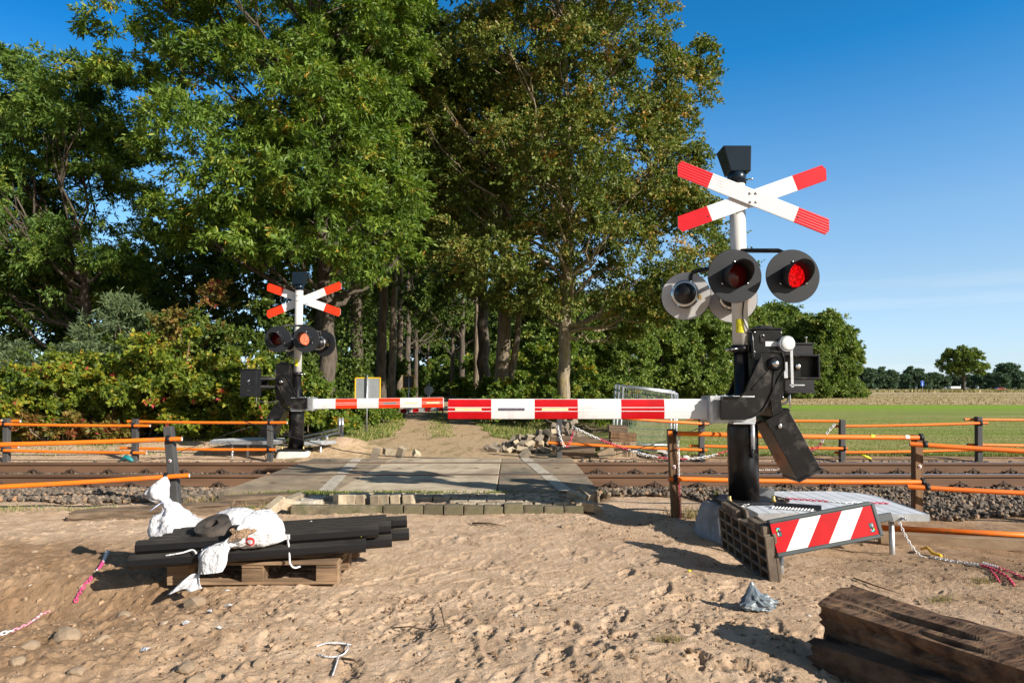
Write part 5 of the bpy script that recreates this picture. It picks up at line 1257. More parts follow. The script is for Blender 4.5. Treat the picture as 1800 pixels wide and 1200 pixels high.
# =====================================================================  OLD SLEEPERS
def timber(name, a, b_, w, h, m, label, cat, seed=1, rough=.02, roll=0, nl=60, ends=.02):
    a = Vector(a); b_ = Vector(b_); d = (b_-a); L = d.length; d.normalize(); s = Vector((0, 0, 1)).cross(d).normalized(); u = d.cross(s)
    q = Quaternion(d, roll); s = q @ s; u = q @ u; per = []
    N = 10 if rough < .015 else 20
    for side in range(4):
        for i in range(N):
            t = -1+2*i/N; per.append([(t, -1), (1, t), (-t, 1), (-1, -t)][side])
    co = []
    for j in range(nl+1):
        for p, r in per: co.append(tuple(a+d*(L*j/nl)+s*p*w/2+u*r*h/2))
    co = np.array(co); n = len(per); uu = np.array([(p, r) for p, r in per]*(nl+1)); al = np.repeat(np.arange(nl+1)/nl*L, n)
    st = np.column_stack([al*3.2, uu[:, 0]*w*20, uu[:, 1]*h*20])+seed*11
    k = (fbm3(st, 4, seed)-.5)*rough*3-np.clip(fbm3(st*np.array([.8, 2.2, 2.2]), 2, seed+3)-.58, 0, 1)*rough*9
    edge = np.maximum(np.abs(uu[:, 0]), np.abs(uu[:, 1])); cor = np.minimum(np.abs(uu[:, 0]), np.abs(uu[:, 1]))
    k = k-np.clip(cor-.75, 0, 1)*rough*2
    nd = uu[:, :1]*np.array(s)*w/2+uu[:, 1:]*np.array(u)*h/2; nd /= np.linalg.norm(nd, axis=1)[:, None]
    co = co+nd*k[:, None]
    em = (al < 1e-6) | (al > L-1e-6); co[em] += np.array(d)*((fbm3(st[em]*2, 3, seed+5)-.5)*ends*4)[:, None]
    idx = np.arange((nl+1)*n).reshape(nl+1, n); nx_ = np.roll(idx, -1, 1); quads = np.stack([idx[:-1], nx_[:-1], nx_[1:], idx[1:]], -1).reshape(-1, 4)
    c0, c1 = co[:n].mean(0), co[-n:].mean(0)
    F = [list(x) for x in quads]+[[int(idx[0, i]), int(nx_[0, i]), (nl+1)*n] for i in range(n)]+[[int(idx[-1, i]), int(nx_[-1, i]), (nl+1)*n+1] for i in range(n)]
    co = np.vstack([co, c0, c1])
    mb = MB(); mb.add([tuple(x) for x in co], F, 0, False); o = mb.rooted(name, m, (a.x, a.y, a.z-h/2)); return tag(o, label, cat)
dirA = Vector((.50, -.86, -.012)).normalized()
A0 = Vector((1.60, 3.44, .20))
timber('old_sleeper', A0, A0+dirA*2.3, .27, .19, SLEEP, 'rotten cracked railway sleeper lying on top of another at the lower right', 'sleeper', 2, .0145, .22, 180, .03)
dirB = Vector((.60, -.80, 0)).normalized(); B0 = Vector((1.50, 3.36, .045))
timber('old_sleeper', B0, B0+dirB*2.3, .27, .15, SLEEPD, 'dark sleeper half hidden beneath the rotten cracked one', 'sleeper', 7, .012, 0, 60)
def onz(px, py, z): return G(px, py, z)
a_, b_ = G(120, 905, .0), G(300, 880, .02)
timber('old_sleeper', Vector((a_.x, a_.y+.06, -.05)), Vector((-3.05, 7.55, -.01)), .25, .15, WOODB, 'grey beam with a broken left end half buried beside the ballast at left', 'sleeper', 12, .012, 0, 60)
timber('old_sleeper', Vector((-3.28, 7.75, .0)), Vector((-2.42, 7.92, .03)), .26, .16, WOODB, 'grey wooden beam between the black fence post and the tilted brick', 'sleeper', 15, .010, 0, 50)

# =====================================================================  LITTER ON THE SAND
def crumple(label, loc, size, m, seed, name='plastic_bag', cat='plastic bag'):
    bm = bmesh.new(); bmesh.ops.create_icosphere(bm, subdivisions=4, radius=1); v = np.array([x.co[:] for x in bm.verts])
    n = fbm3(v*1.6+seed, 3, seed); f = np.abs(fbm3(v*np.array([4, 4, 1.5])+seed, 3, seed+4)-.5)
    v = v*(.55+n*.9-f*1.1)[:, None]*np.array(size); peak = np.clip(1-np.hypot(v[:, 0]+size[0]*.25, v[:, 1])/(size[0]*.5), 0, 1); v[:, 2] += peak**1.5*size[2]*1.6*(v[:, 2] > 0)
    for x, c in zip(bm.verts, v): x.co = Vector(c)
    me = bpy.data.meshes.new(name); bm.to_mesh(me); bm.free(); me.materials.append(m)
    for p in me.polygons: p.use_smooth = seed != 5
    o = link(name, me); o.location = loc; return tag(o, label, cat)
p = G(1332, 1068, 0); GBAG = mat('grey_crumpled_plastic', (.11, .14, .17), (.21, .25, .28), 9, .4, bump=.3, bscale=40)
crumple('crumpled grey plastic bag with a pointed top lying alone on the sand', (p.x, p.y, H(p.x, p.y)+.035), (.125, .08, .06), GBAG, 5)
mb = MB(); g_ = lambda px, py, dz=.006: gr(px, py, dz)
mb.tube(smooth([g_(556, 1137), g_(575, 1134, .016), g_(600, 1135, .016), g_(617, 1134)]), .0042, 6); mb.tube(smooth([g_(610, 1135, .012), g_(611, 1146, .018), g_(604, 1153, .014), g_(592, 1157, .012), g_(575, 1157, .01), g_(560, 1152)]), .0042, 6); mb.tube(smooth([g_(595, 1157, .012), g_(590, 1172, .008), g_(585, 1187)]), .0042, 6)
o = mb.rooted('cable_tie', BAGW, g_(595, 1160, 0)); tag(o, 'tangle of loose white cable ties on the sand near the bottom edge', 'cable tie')
def scrap(px, py, s, m, label, seed, name='paper_scrap', cat='scrap'):
    p = gr(px, py, .006); r = np.random.default_rng(seed); n = 7; mb = MB()
    a = np.sort(r.uniform(0, 6.28, n)); rim = [p+Vector((s*math.cos(t)*r.uniform(.6, 1), s*.7*math.sin(t)*r.uniform(.6, 1), r.uniform(0, s*.5))) for t in a]
    mb.add([p+Vector((0, 0, s*.6))]+rim, [(0, 1+i, 1+(i+1) % n) for i in range(n)]); o = mb.rooted(name, m, p); sd = o.modifiers.new('thickness', 'SOLIDIFY'); sd.thickness = .002; return tag(o, label, cat)
for i, (px, py, s, lab) in enumerate([(327, 1099, .035, 'white paper scrap on the soil right of the brown clod'), (370, 1077, .03, 'white scrap shaped like a petal in front of the pallet'), (402, 1066, .028, 'white scrap just right of the petal shaped one'), (255, 1147, .04, 'white plastic scrap with a dark hole beside it at lower left'), (400, 1040, .022, 'tiny white scrap touching the pallet shadow'), (386, 1105, .02, 'small white fleck right of the paper scrap')]):
    scrap(px, py, s, BAGW, lab, i+2)
scrap(1212, 1005, .022, STICKY, 'yellow scrap on the sand left of the beacon foot', 21)
mb = MB(); pts = [gr(1620, 968, .02), gr(1630, 972, .05), gr(1640, 976, .02), gr(1655, 980, .02)]; mb.tube(pts, .012, 7); o = mb.rooted('yellow_strap', mat('yellow_strap', (.75, .45, .02), None, rough=.5), pts[0]); tag(o, 'short twisted yellow strap on the sand right of the platform leg', 'strap')
p = G(608, 868, .03); scrap(357, 875, .07, BAGW, 'crumpled white plastic scrap among the ballast behind the beam', 30)
TEALP = mat('teal_plastic', (.01, .22, .25), None, rough=.5)
q = P(222, 808, 12.45); mb = MB(); mb.tube([q+Vector((-.12, 0, -.02)), q+Vector((-.02, 0, .06)), q+Vector((.06, 0, .02)), q+Vector((.15, 0, -.04))], [.01, .035, .045, .015], 7); o = mb.rooted('teal_plastic_scrap', TEALP, q-Vector((0, 0, .05))); tag(o, 'torn teal plastic scrap at the foot of the second far left post', 'plastic scrap')
q = P(1524, 803, 12.45); mb = MB(); mb.tube([q+Vector((-.1, 0, .04)), q, q+Vector((.08, 0, -.03))], [.015, .03, .01], 6); o = mb.rooted('yellow_plastic_scrap', STICKY, q); tag(o, 'bright yellow scrap at the meadow edge beyond the right hand rails', 'plastic scrap')
# twigs
TW = mat('dry_twig', (.10, .06, .035), (.18, .12, .07), 20, .9)
def twig(pts, r, label):
    mb = MB(); mb.tube(pts, [r]*(len(pts)-1)+[r*.4], 6); o = mb.rooted('twig', TW, pts[0]); tag(o, label, 'twig')
twig([gr(830, 921, .012), gr(858, 922, .02), gr(890, 926, .012)], .010, 'straight brown stick on the sand below the paving')
twig([gr(690, 1106, .01), gr(720, 1110, .03), gr(750, 1113, .02), gr(782, 1110, .03), gr(776, 1080, .03), gr(770, 1068, .02)], .004, 'thin bent twig in the middle of the trampled sand')
twig([gr(600, 1160, .01), gr(622, 1166, .02), gr(632, 1172, .01)], .006, 'dark twig touching the white cable ties')
twig([gr(1500, 1018, .012), gr(1540, 1034, .02), gr(1590, 1048, .01)], .005, 'brown root lying on the sand above the rotten sleeper')

# =====================================================================  BEYOND THE RAILS: STONES, TRESTLE, SIGNS, STACKS
for i, (px, py, s, lab) in enumerate([(660, 800, .09, 'dark brick standing left of the pale pair at the far deck edge'), (683, 797, .12, 'pale upright paving block of the pair at the far deck edge'), (703, 799, .11, 'brown paving block leaning on the pale upright one'), (730, 803, .09, 'flat pale block lying right of the pair at the far deck edge'), (923, 804, .09, 'dark wedge shaped brick at the far end of the right white line')]):
    p = P(px, py, 12.05); brick((p.x, p.y+.05*i, max(p.z, .0)+.03), (.2*i, .3-.2*i, .6*i), lab, None, DKBRICK if i in (0, 4) else BRICK, (.2, .12, .1) if i % 2 else (.12, .12, .2))
# galvanised trestle
root = thing('steel_trestle', 'galvanised steel trestle frame leaning behind the sand heap beside the far barrier', 'trestle', P(570, 790, 13.9))
tz = 13.75
for (a, b_, r) in (((530, 775), (597, 760), .03), ((530, 768), (597, 753), .022), ((596, 770), (597, 734), .03), ((602, 765), (602, 734), .026)):
    mb = MB(); mb.tube([P(a[0], a[1], tz), P(b_[0], b_[1], tz)], r, 8); mb.build('frame_tube', GALV, root)
for (a, b_) in (((545, 771), (555, 786)), ((562, 768), (553, 788)), ((563, 768), (575, 790)), ((599, 752), (607, 790)), ((594, 762), (600, 785))):
    mb = MB(); mb.tube([P(a[0], a[1], tz), P(b_[0], b_[1], tz-.1)], .018, 8); mb.build('brace', GALV, root)
mb = MB(); mb.tube([P(574, 766, tz-.1), P(576, 790, tz-.1)], .035, 8); mb.build('leg', GALV, root)
# road signs seen from behind
def sign_back(label, px, Y, base_py, top_py, plate, edge=None, round_r=None, tilt=0):
    b = P(px, base_py, Y); t = P(px, top_py, Y); root = thing('road_sign', label, 'road sign', b)
    mb = MB(); mb.tube([(b.x, Y-.03, b.z-.1), (b.x, Y-.03, t.z)], .024, 10); mb.build('pole', GALV, root)
    if round_r:
        q = P(plate[0], plate[1], Y+.03); mb = MB(); mb.lathe([(0, -.004), (round_r, -.004), (round_r+.008, 0), (round_r, .004), (0, .004)], Matrix.Translation((q.x, Y+.03, q.z)) @ Matrix.Rotation(math.pi/2, 4, 'X'), 32); mb.build('sign_plate', SIGNBK, root)
    else:
        A, B = P(plate[0], plate[1], Y+.02), P(plate[2], plate[3], Y+.02)
        mb = MB(); mb.box((A+B)/2, (abs(B.x-A.x), .012, abs(A.z-B.z)), Matrix.Rotation(tilt, 3, 'Y')); pl = mb.build('sign_plate', edge[1], root)
        if edge[0]:
            for (a, c) in (((A.x, A.z), (B.x, A.z)), ((B.x, A.z), (B.x, B.z)), ((B.x, B.z), (A.x, B.z)), ((A.x, B.z), (A.x, A.z))):
                mb = MB(); mb.beam((a[0], Y+.02, a[1]), (c[0], Y+.02, c[1]), .03, .03); mb.build('edge', edge[0], pl)
    for z in ((.25, .75) if not round_r else (.5,)):
        pass
    return root
sign_back('large road sign seen from behind with a yellow edge, left of the lane', 644.5, 19.8, 761, 659, (625, 664, 668, 703), (YELE, SIGNBK))
sign_back('small dark road sign seen from behind near the white and red bar', 718, 30, 735, 657, (708.5, 660, 728, 681.5), (YELE, mat('dark_sign_back', (.04, .045, .05), None, rough=.5)), tilt=.06)
sign_back('small round road sign seen from behind over the lane', 754, 31, 729, 672, (753.5, 686), None, .21)
# red and white road closure bar across the lane
root = thing('road_closure_barrier', 'red and white road closure board on trestle legs across the lane', 'barrier', P(750, 728, 33))
A, B = P(704, 722, 33), P(800, 718, 33); k = 9; mb = MB()
for i in range(k):
    a, b_ = A.lerp(B, i/k), A.lerp(B, (i+1)/k); mb.beam(a, b_, .03, .17, mi=i % 2)
mb.build('board', [SIGNR, SIGNW], root)
for px in (722, 773):
    mb = MB(); t = P(px, 712, 33)
    for s in (-.25, .25): mb.tube([t, (t.x+s*.8, 33+s, -.02)], .03, 6)
    mb.build('leg', GALV, root)
# pile of pavers beyond the rails
rs = random.Random(21); n = 0
for layer, (cnt, z, rx, ry) in enumerate([(44, .05, 1.25, .8), (34, .15, .95, .6), (22, .26, .68, .42), (12, .37, .42, .28), (7, .47, .26, .16), (4, .55, .15, .1)]):
    for i in range(cnt):
        a = rs.uniform(0, 6.28); q = math.sqrt(rs.random()); x = .62+rx*q*math.cos(a)+layer*.11; y = 14.3+ry*q*math.sin(a)
        brick((x, y, z+rs.uniform(-.02, .03)), (rs.uniform(-.6, .6), rs.uniform(-.6, .6), rs.uniform(0, 3.1)), 'grey brown paver tumbled in the pile right of the lane', 'pavers in the tumbled pile', DKBRICK if rs.random() < .7 else BRICK, (.21, .105, .1))
# beams and sleepers stacked right of the pile
def beam(a, b_, w, h, label, m=None, seed=3): return timber('wooden_beam', a, b_, w, h, m or WOODB, label, 'beam', seed, .006, 0, 24, .005)
bY = 13.2
def pz(px, py, y=bY): return P(px, py, y)
beam(pz(968, 770), pz(1075, 775), .2, .12, 'long brown beam on top of the stack beside the pile of pavers', seed=31)
beam(pz(978, 787, 13.0), pz(1045, 790, 13.0), .2, .16, 'grey concrete coloured beam lying in the middle of the stack', CONC_DK, 32)
beam(pz(985, 799, 12.8), pz(1044, 794, 12.8), .2, .15, 'split grey beam at the bottom of the stack nearest the rails', seed=33)
beam(pz(1069, 753, 13.4), pz(1102, 754, 13.4), .22, .14, 'short dark beam end topmost on the upright stack', seed=34)
beam(pz(1072, 766, 13.2), pz(1117, 769, 13.2), .25, .17, 'thick reddish brown beam second from the top of the upright stack', WOODP, 35)
for i, (x, w, lab) in enumerate([(1084, .12, 'left upright block under the thick reddish beam'), (1097, .12, 'middle upright block under the thick reddish beam'), (1108, .11, 'right upright block under the thick reddish beam')]):
    a = pz(x, 803, 13.1); b_ = pz(x, 776, 13.1); beam(a, b_, w+.02, .2, lab, CONC_DK if i != 1 else WOODB, 40+i)
beam(pz(1052, 802, 12.9), pz(1078, 790, 12.9), .22, .16, 'slab leaning left against the upright blocks', CONC_DK, 45)
beam(pz(1140, 800, 12.9), pz(1160, 803, 12.9), .2, .1, 'dark block lying low between the upright stack and the brown fence post', WOODB, 46)
for i, (px, py, w) in enumerate([(1125, 795, .35), (1150, 790, .4), (1175, 797, .3)]):
    p = P(px, py, 13.3); mb = MB(); mb.box((p.x, p.y, p.z), (w, .3, .05), Matrix.Rotation(.5*i-.5, 3, 'Z') @ Matrix.Rotation(.3-.2*i, 3, 'Y')); o = mb.rooted('concrete_slab', CONC_W, (p.x, p.y, p.z-.05)); tag(o, ['grey slab tilted at the left of the broken slabs', 'largest pale slab tilted in the middle of the broken slabs', 'pale slab at the right end of the broken slabs'][i], 'slab')
for i, (px, py) in enumerate([(1190, 806), (1205, 801), (1222, 806), (1178, 803), (1238, 803)]):
    p = P(px, py, 12.6); rock((p.x, p.y, .03), .09, 60+i, ['white rubble lump left of the pink tape', 'grey rubble lump under the lower orange pipe', 'pale rubble lump right of the pink tape', 'flat rubble lump beside the broken slabs', 'rubble lump nearest the second far right post'][i], .6, CONC_W if i % 2 else ROCKM)
# site fence panels
WIRE = mat('dull_wire', (.22, .235, .25), None, rough=.5, metal=.6)
def site_panel(label, xa, xb, yb, yt, Y, sk, slope):
    a, b_ = P(xa, yb, Y), P(xb, yb, Y); ta, tb = P(xa+sk, yt, Y+.35), P(xb+sk*.4, yt+slope, Y+.35)
    root = thing('mesh_fence_panel', label, 'fence panel', a)
    mb = MB(); mb.tube([a, ta], .024, 8); mb.tube([b_, tb], .024, 8); mb.tube([ta, tb], .022, 8); mb.tube([a.lerp(ta, .08), b_.lerp(tb, .08)], .02, 8); mb.build('frame', GALV, root)
    mb = MB(); nv, nh = 30, 9
    for i in range(1, nv): mb.tube([a.lerp(b_, i/nv), ta.lerp(tb, i/nv)], .0017, 3, cap=False)
    for j in range(1, nh): mb.tube([a.lerp(ta, j/nh), b_.lerp(tb, j/nh)], .002, 3, cap=False)
    mb.build('wire_mesh', WIRE, root)
site_panel('front mesh fence panel of three, leaning where the meadow begins', 1089, 1188, 790, 679, 14.6, 6, 13)
site_panel('middle mesh fence panel of three, between the other two', 1082, 1184, 790, 677, 14.75, 6, 12)
site_panel('rear mesh fence panel of three, its left post furthest left', 1076, 1178, 790, 676, 14.9, 6, 11)
# =====================================================================  VEGETATION
BARK = mat('grey_brown_bark', (.11, .085, .060), (.27, .215, .155), 7, .95, bump=.9, bscale=16, bdist=.03, stretch=(2.2, 2.2, .35), dirt=(.06, .065, .03), dirt_amt=.35, dscale=2)
BARKL = mat('lichened_bark', (.17, .135, .095), (.34, .28, .205), 6, .95, bump=.9, bscale=18, bdist=.03, stretch=(2.2, 2.2, .5), dirt=(.28, .21, .06), dirt_amt=.42, dscale=2.6)
BARKD = mat('dark_bark', (.050, .040, .030), (.125, .10, .075), 6, .95, bump=.9, bscale=14, bdist=.03, stretch=(2.2, 2.2, .35))
L_OAKG = leaf_mat('leaf_red_oak', [(0, (0.053, 0.1025, 0.0161)), (0.4, (0.1148, 0.1966, 0.0258)), (0.75, (0.2032, 0.282, 0.0354)), (0.93, (0.3357, 0.3588, 0.0483)), (1, (0.4667, 0.2734, 0.0483))], .30)
L_ASH = leaf_mat('leaf_ash', [(0, (0.0558, 0.1089, 0.0216)), (0.5, (0.1117, 0.1934, 0.0339)), (0.85, (0.2139, 0.2902, 0.0462)), (1, (0.372, 0.3868, 0.0616))], .32)
L_OAKB = leaf_mat('leaf_browning_oak', [(0, (0.0635, 0.0963, 0.0182)), (0.35, (0.123, 0.1697, 0.0308)), (0.65, (0.1985, 0.2217, 0.0448)), (0.85, (0.3374, 0.2411, 0.063)), (1, (0.516, 0.2699, 0.07))], .25)
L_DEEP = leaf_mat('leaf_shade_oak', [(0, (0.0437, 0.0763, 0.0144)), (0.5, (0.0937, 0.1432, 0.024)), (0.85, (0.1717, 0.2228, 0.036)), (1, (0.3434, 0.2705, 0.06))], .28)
L_HEDGE = leaf_mat('leaf_autumn_bush', [(0, (0.0581, 0.1009, 0.0157)), (0.35, (0.1377, 0.1951, 0.0235)), (0.7, (0.2902, 0.3096, 0.0287)), (0.86, (0.479, 0.3499, 0.0391)), (0.95, (0.4354, 0.1346, 0.0522)), (1, (0.4063, 0.0404, 0.0522))], .34)
L_WILLOW = leaf_mat('leaf_grey_green', [(0, (0.0715, 0.1105, 0.0526)), (0.5, (0.1235, 0.1755, 0.0819)), (1, (0.195, 0.247, 0.1053))], .25)
L_WOOD = leaf_mat('leaf_wood_edge', [(0, (0.0761, 0.133, 0.0281)), (0.5, (0.1571, 0.2296, 0.0458)), (0.85, (0.2659, 0.3263, 0.0633)), (1, (0.4052, 0.3625, 0.088))], .22)
L_FAR = leaf_mat('leaf_far_trees', [(0, (0.0656, 0.1162, 0.0788)), (0.6, (0.1125, 0.1781, 0.108)), (1, (0.1875, 0.2438, 0.135))], .18)  # pale blue of distance haze put into the leaf colour
L_LANE = leaf_mat('leaf_lane_bushes', [(0, (0.0624, 0.1155, 0.0189)), (0.5, (0.1482, 0.2231, 0.0324)), (0.85, (0.2963, 0.3231, 0.0473)), (1, (0.5301, 0.3078, 0.0405))], .34)
L_RED = leaf_mat('leaf_red_bush', [(0, (.07, .09, .02)), (.3, (.17, .15, .03)), (.55, (.28, .19, .05)), (.78, (.30, .12, .05)), (.93, (.30, .06, .05)), (1, (.32, .02, .05))], .34)

def unit(v): return v/(np.linalg.norm(v, axis=-1, keepdims=True)+1e-9)
def leaves(c, d, L, aspect, rng, upbias=.45):
    """one rhombic leaf per centre c, growing along d"""
    n = len(c); nr = unit(rng.normal(size=(n, 3))+np.array([0, 0, upbias*2])); s = unit(np.cross(d, nr))
    L = L[:, None]; W = L*aspect
    v = np.stack([c, c+d*L*.45+s*W*.5, c+d*L, c+d*L*.45-s*W*.5], 1)
    return v.reshape(-1, 3)
def sprays(cc, od, rad, rng, twigs, lpt, leaf, droop=.25, flat=.6, spread=.9):
    """clusters at cc pointing od: twigs fan outwards, leaves sit along and at the end of each twig"""
    K = len(cc)
    td = unit(od[:, None, :]+rng.normal(size=(K, twigs, 3))*np.array([spread, spread, spread*flat])); tl = rad[:, None]*rng.uniform(.5, 1.15, (K, twigs))
    t = rng.random((K, twigs, lpt))**.6
    base = cc[:, None, :]+rng.normal(size=(K, twigs, 3))*rad[:, None, None]*.15
    p = base[:, :, None, :]+td[:, :, None, :]*(tl[:, :, None]*t)[..., None]
    p[..., 2] -= droop*(tl[:, :, None]*t)**2
    p += rng.normal(size=p.shape)*.035*(rad[:, None, None, None]/.6)
    d = unit(td[:, :, None, :]*.7+rng.normal(size=p.shape)*.65+np.array([0, 0, -.45]))
    n = K*twigs*lpt
    tint = np.repeat(rng.normal(.45, .16, K), twigs*lpt)+rng.normal(0, .16, n)+np.repeat(rng.normal(0, .08, K*twigs), lpt)
    return p.reshape(-1, 3), d.reshape(-1, 3), rng.uniform(leaf*.5, leaf*1.35, n), np.clip(tint, 0, 1)
def crown_from_lobes(lobes, axis, rng, cl=12, twigs=7, lpt=14, leaf=.13, aspect=.42, droop=.3, inner=.35, skip=0, csize=.42, flat=.6, low=-.5):
    """lobes (N,4): centre + radius. Leaf clusters sit on the outside of every lobe."""
    N = len(lobes); c = lobes[:, :3]; r = lobes[:, 3]
    od = c-axis; od[:, 2] *= .5; od = unit(od)
    dirs = unit(rng.normal(size=(N, cl, 3))+od[:, None, :]*.75+np.array([0, 0, .45]))
    dirs[..., 2] = np.maximum(dirs[..., 2], low); dirs = unit(dirs)
    rad = rng.uniform(.55, 1.0, (N, cl)); inn = rng.random((N, cl)) < inner; rad[inn] *= .55
    cc = c[:, None, :]+dirs*(r[:, None]*rad)[..., None]*np.array([1, 1, .8])
    cc = cc.reshape(-1, 3); dd = unit(dirs.reshape(-1, 3)*np.array([1, 1, .55])+np.repeat(od, cl, 0)*.3); rr = np.repeat(r, cl)*csize*rng.uniform(.75, 1.25, N*cl)
    return sprays(cc, dd, rr, rng, twigs, lpt, leaf, droop, flat)
def leaf_object(name, data, aspect, rng, m, parent, base, upbias=.45):
    p, d, L, t = data; v = leaves(p, d, L, aspect, rng, upbias)-np.array(base)
    q = np.arange(len(v), dtype=np.int32).reshape(-1, 4)
    return link(name, np_mesh(name, v, q, m, False, t), parent)
def in_poly(x, y, poly):
    r = False; j = len(poly)-1
    for i in range(len(poly)):
        xi, yi = poly[i]; xj, yj = poly[j]
        if (yi > y) != (yj > y) and x < (xj-xi)*(y-yi)/(yj-yi)+xi: r = not r
        j = i
    return r
def lobes_from_outline(poly, Y, depth, rmin, rmax, n, rng, holes=(), hole_keep=.2, sep=.55):
    """fills a crown whose outline is known with round leafy lobes at real depths, deeper in the middle"""
    xs_ = [p[0] for p in poly]; ys_ = [p[1] for p in poly]; out = []; tries = 0
    cx, cy = sum(xs_)/len(xs_), sum(ys_)/len(ys_); hw = (max(xs_)-min(xs_))/2
    while len(out) < n and tries < n*60:
        tries += 1; px, py = rng.uniform(min(xs_), max(xs_)), rng.uniform(min(ys_), max(ys_))
        if not in_poly(px, py, poly): continue
        if any(in_poly(px, py, h) for h in holes) and rng.random() > hole_keep: continue
        r = rng.uniform(rmin, rmax); rp = r*1200/Y*.62
        if not all(in_poly(px+rp*a, py+rp*b, poly) for a, b in ((1, 0), (-1, 0), (0, 1), (0, -1))):
            r *= .6; rp *= .6
            if not all(in_poly(px+rp*a, py+rp*b, poly) for a, b in ((1, 0), (-1, 0), (0, 1), (0, -1))): continue
        k = max(.15, 1-abs((px-cx)/hw)**2)**.5
        yy = Y+depth*k*(rng.random()*2-1)*(1 if rng.random() < .7 else .5)
        q = P(px, py, Y); v = np.array([q.x, yy, q.z])
        if any(np.linalg.norm((v-o[:3])*np.array([1, .6, 1])) < sep*(r+o[3])*.5 for o in out): continue
        out.append(np.array([*v, r]))
    return np.array(out)
def limb(mb, a, b_, r0, r1, rng, n=5, wob=.12, sides=7):
    a = np.array(a, float); b_ = np.array(b_, float); L = np.linalg.norm(b_-a); pts = []
    for i in range(n+1):
        t = i/n; p = a+(b_-a)*t; p[2] += -.10*L*math.sin(math.pi*t)*(.5 if t < .5 else 1)*.6
        if 0 < i < n: p += rng.normal(size=3)*wob*L/n
        pts.append(tuple(p))
    mb.tube(pts, [r0+(r1-r0)*(i/n)**.8 for i in range(n+1)], sides, cap=False)
    return pts
def tree(name, label, cat, base, trunk, lobes, rng, lm, bark, group=None, limbs=40, tr=.25, twigs_out=True, **kw):
    """trunk: list of (x,y,z,r) from the ground up; limbs run from the trunk to the lobes"""
    root = thing(name, label, cat, base, 0, group); mb = MB()
    pts = [tuple(p[:3]) for p in trunk]; fl = []
    n = len(trunk)
    dense = []
    for i in range(n-1):
        for k in range(4):
            t = k/4; a, b_ = np.array(trunk[i], float), np.array(trunk[i+1], float); p = a+(b_-a)*t
            if i+k: p[:2] += rng.normal(size=2)*p[3]*.10
            dense.append(p)
    dense.append(np.array(trunk[-1], float))
    d0 = dense[0].copy(); d0[3] *= 1.45; d1 = dense[0].copy(); d1[2] += .25; d1[3] *= 1.12; d0[2] -= .15
    dense = [d0, d1]+[p for p in dense[1:] if p[2] > d1[2]+.05]
    mb.tube([tuple(p[:3]) for p in dense], [max(.02, p[3]) for p in dense], 14, cap=False)
    order = rng.permutation(len(lobes))[:limbs]
    zt = np.array([p[2] for p in dense])
    for i in order:
        c = lobes[i]; hd = math.hypot(c[0]-dense[-1][0], c[1]-dense[-1][1]); z0 = c[2]-hd*rng.uniform(.45, .9)-.4
        j = int(np.clip(np.searchsorted(zt, z0), len(dense)*.35, len(dense)-1)); s = dense[j]
        pp = limb(mb, s[:3], c[:3], max(.025, s[3]*.42), .022, rng, 6, .16)
        if twigs_out:
            for q in range(3):
                t = np.array(c[:3])+unit(rng.normal(size=3)+np.array([0, 0, .3]))*c[3]*.8; limb(mb, pp[4], t, .022, .008, rng, 3, .12, 5)
    mb.build('trunk', bark, root, recalc=False)
    ax = np.array([dense[-1][0], dense[-1][1], np.mean(lobes[:, 2])-1.5])
    asp = kw.pop('aspect', .42); ub = kw.pop('upbias', .45)
    leaf_object('crown', crown_from_lobes(lobes, ax, rng, aspect=asp, **kw), asp, rng, lm, root, base, ub)
    return root

rv = np.random.default_rng(77)
# ---- the big red oak left of the lane
poly2 = [(265, -140), (420, -260), (660, -240), (760, -60), (735, 120), (700, 240), (730, 330), (742, 400), (705, 480), (640, 440), (560, 520), (480, 500), (420, 470), (350, 475), (325, 410), (318, 325), (262, 262), (195, 205), (225, 120), (250, 20)]
lob = lobes_from_outline(poly2, 20, 3.2, .7, 1.45, 140, rv, sep=.70)
extra = []
for (px, py, yy, r) in [(520, 150, 18.2, 1.1), (570, 200, 18.0, 1.2), (500, 235, 17.8, 1.0), (600, 270, 18.0, 1.2), (545, 300, 17.6, 1.1), (480, 330, 17.8, 1.0), (620, 350, 17.8, 1.1), (560, 380, 17.5, 1.1), (660, 420, 18.0, 1.0), (520, 430, 17.6, .9), (590, 450, 17.8, 1.0), (640, 480, 18.2, .8), (560, 110, 18.4, 1.1), (440, 270, 18.0, 1.0), (400, 350, 18.2, 1.0), (690, 330, 18.4, 1.0)]:
    q = P(px, py, yy); extra.append([q.x, yy, q.z, r])
lob = np.vstack([lob, np.array(extra)])
bx = P(575, 760, 20.5); b0 = (bx.x, 20.5, 0)
tree('red_oak_tree', 'large bright green oak with pointed leaves towering behind the far barrier', 'tree', b0, [(*b0, .30), (bx.x-.05, 20.5, 3, .25), (bx.x-.25, 20.4, 6, .20), (bx.x-.6, 20.3, 9, .14), (bx.x-.9, 20.2, 12.5, .06)], lob, rv, L_OAKG, BARKD, cl=13, twigs=8, lpt=14, leaf=.17, aspect=.30, droop=.45, limbs=42, csize=.36, low=-.15, inner=.2)
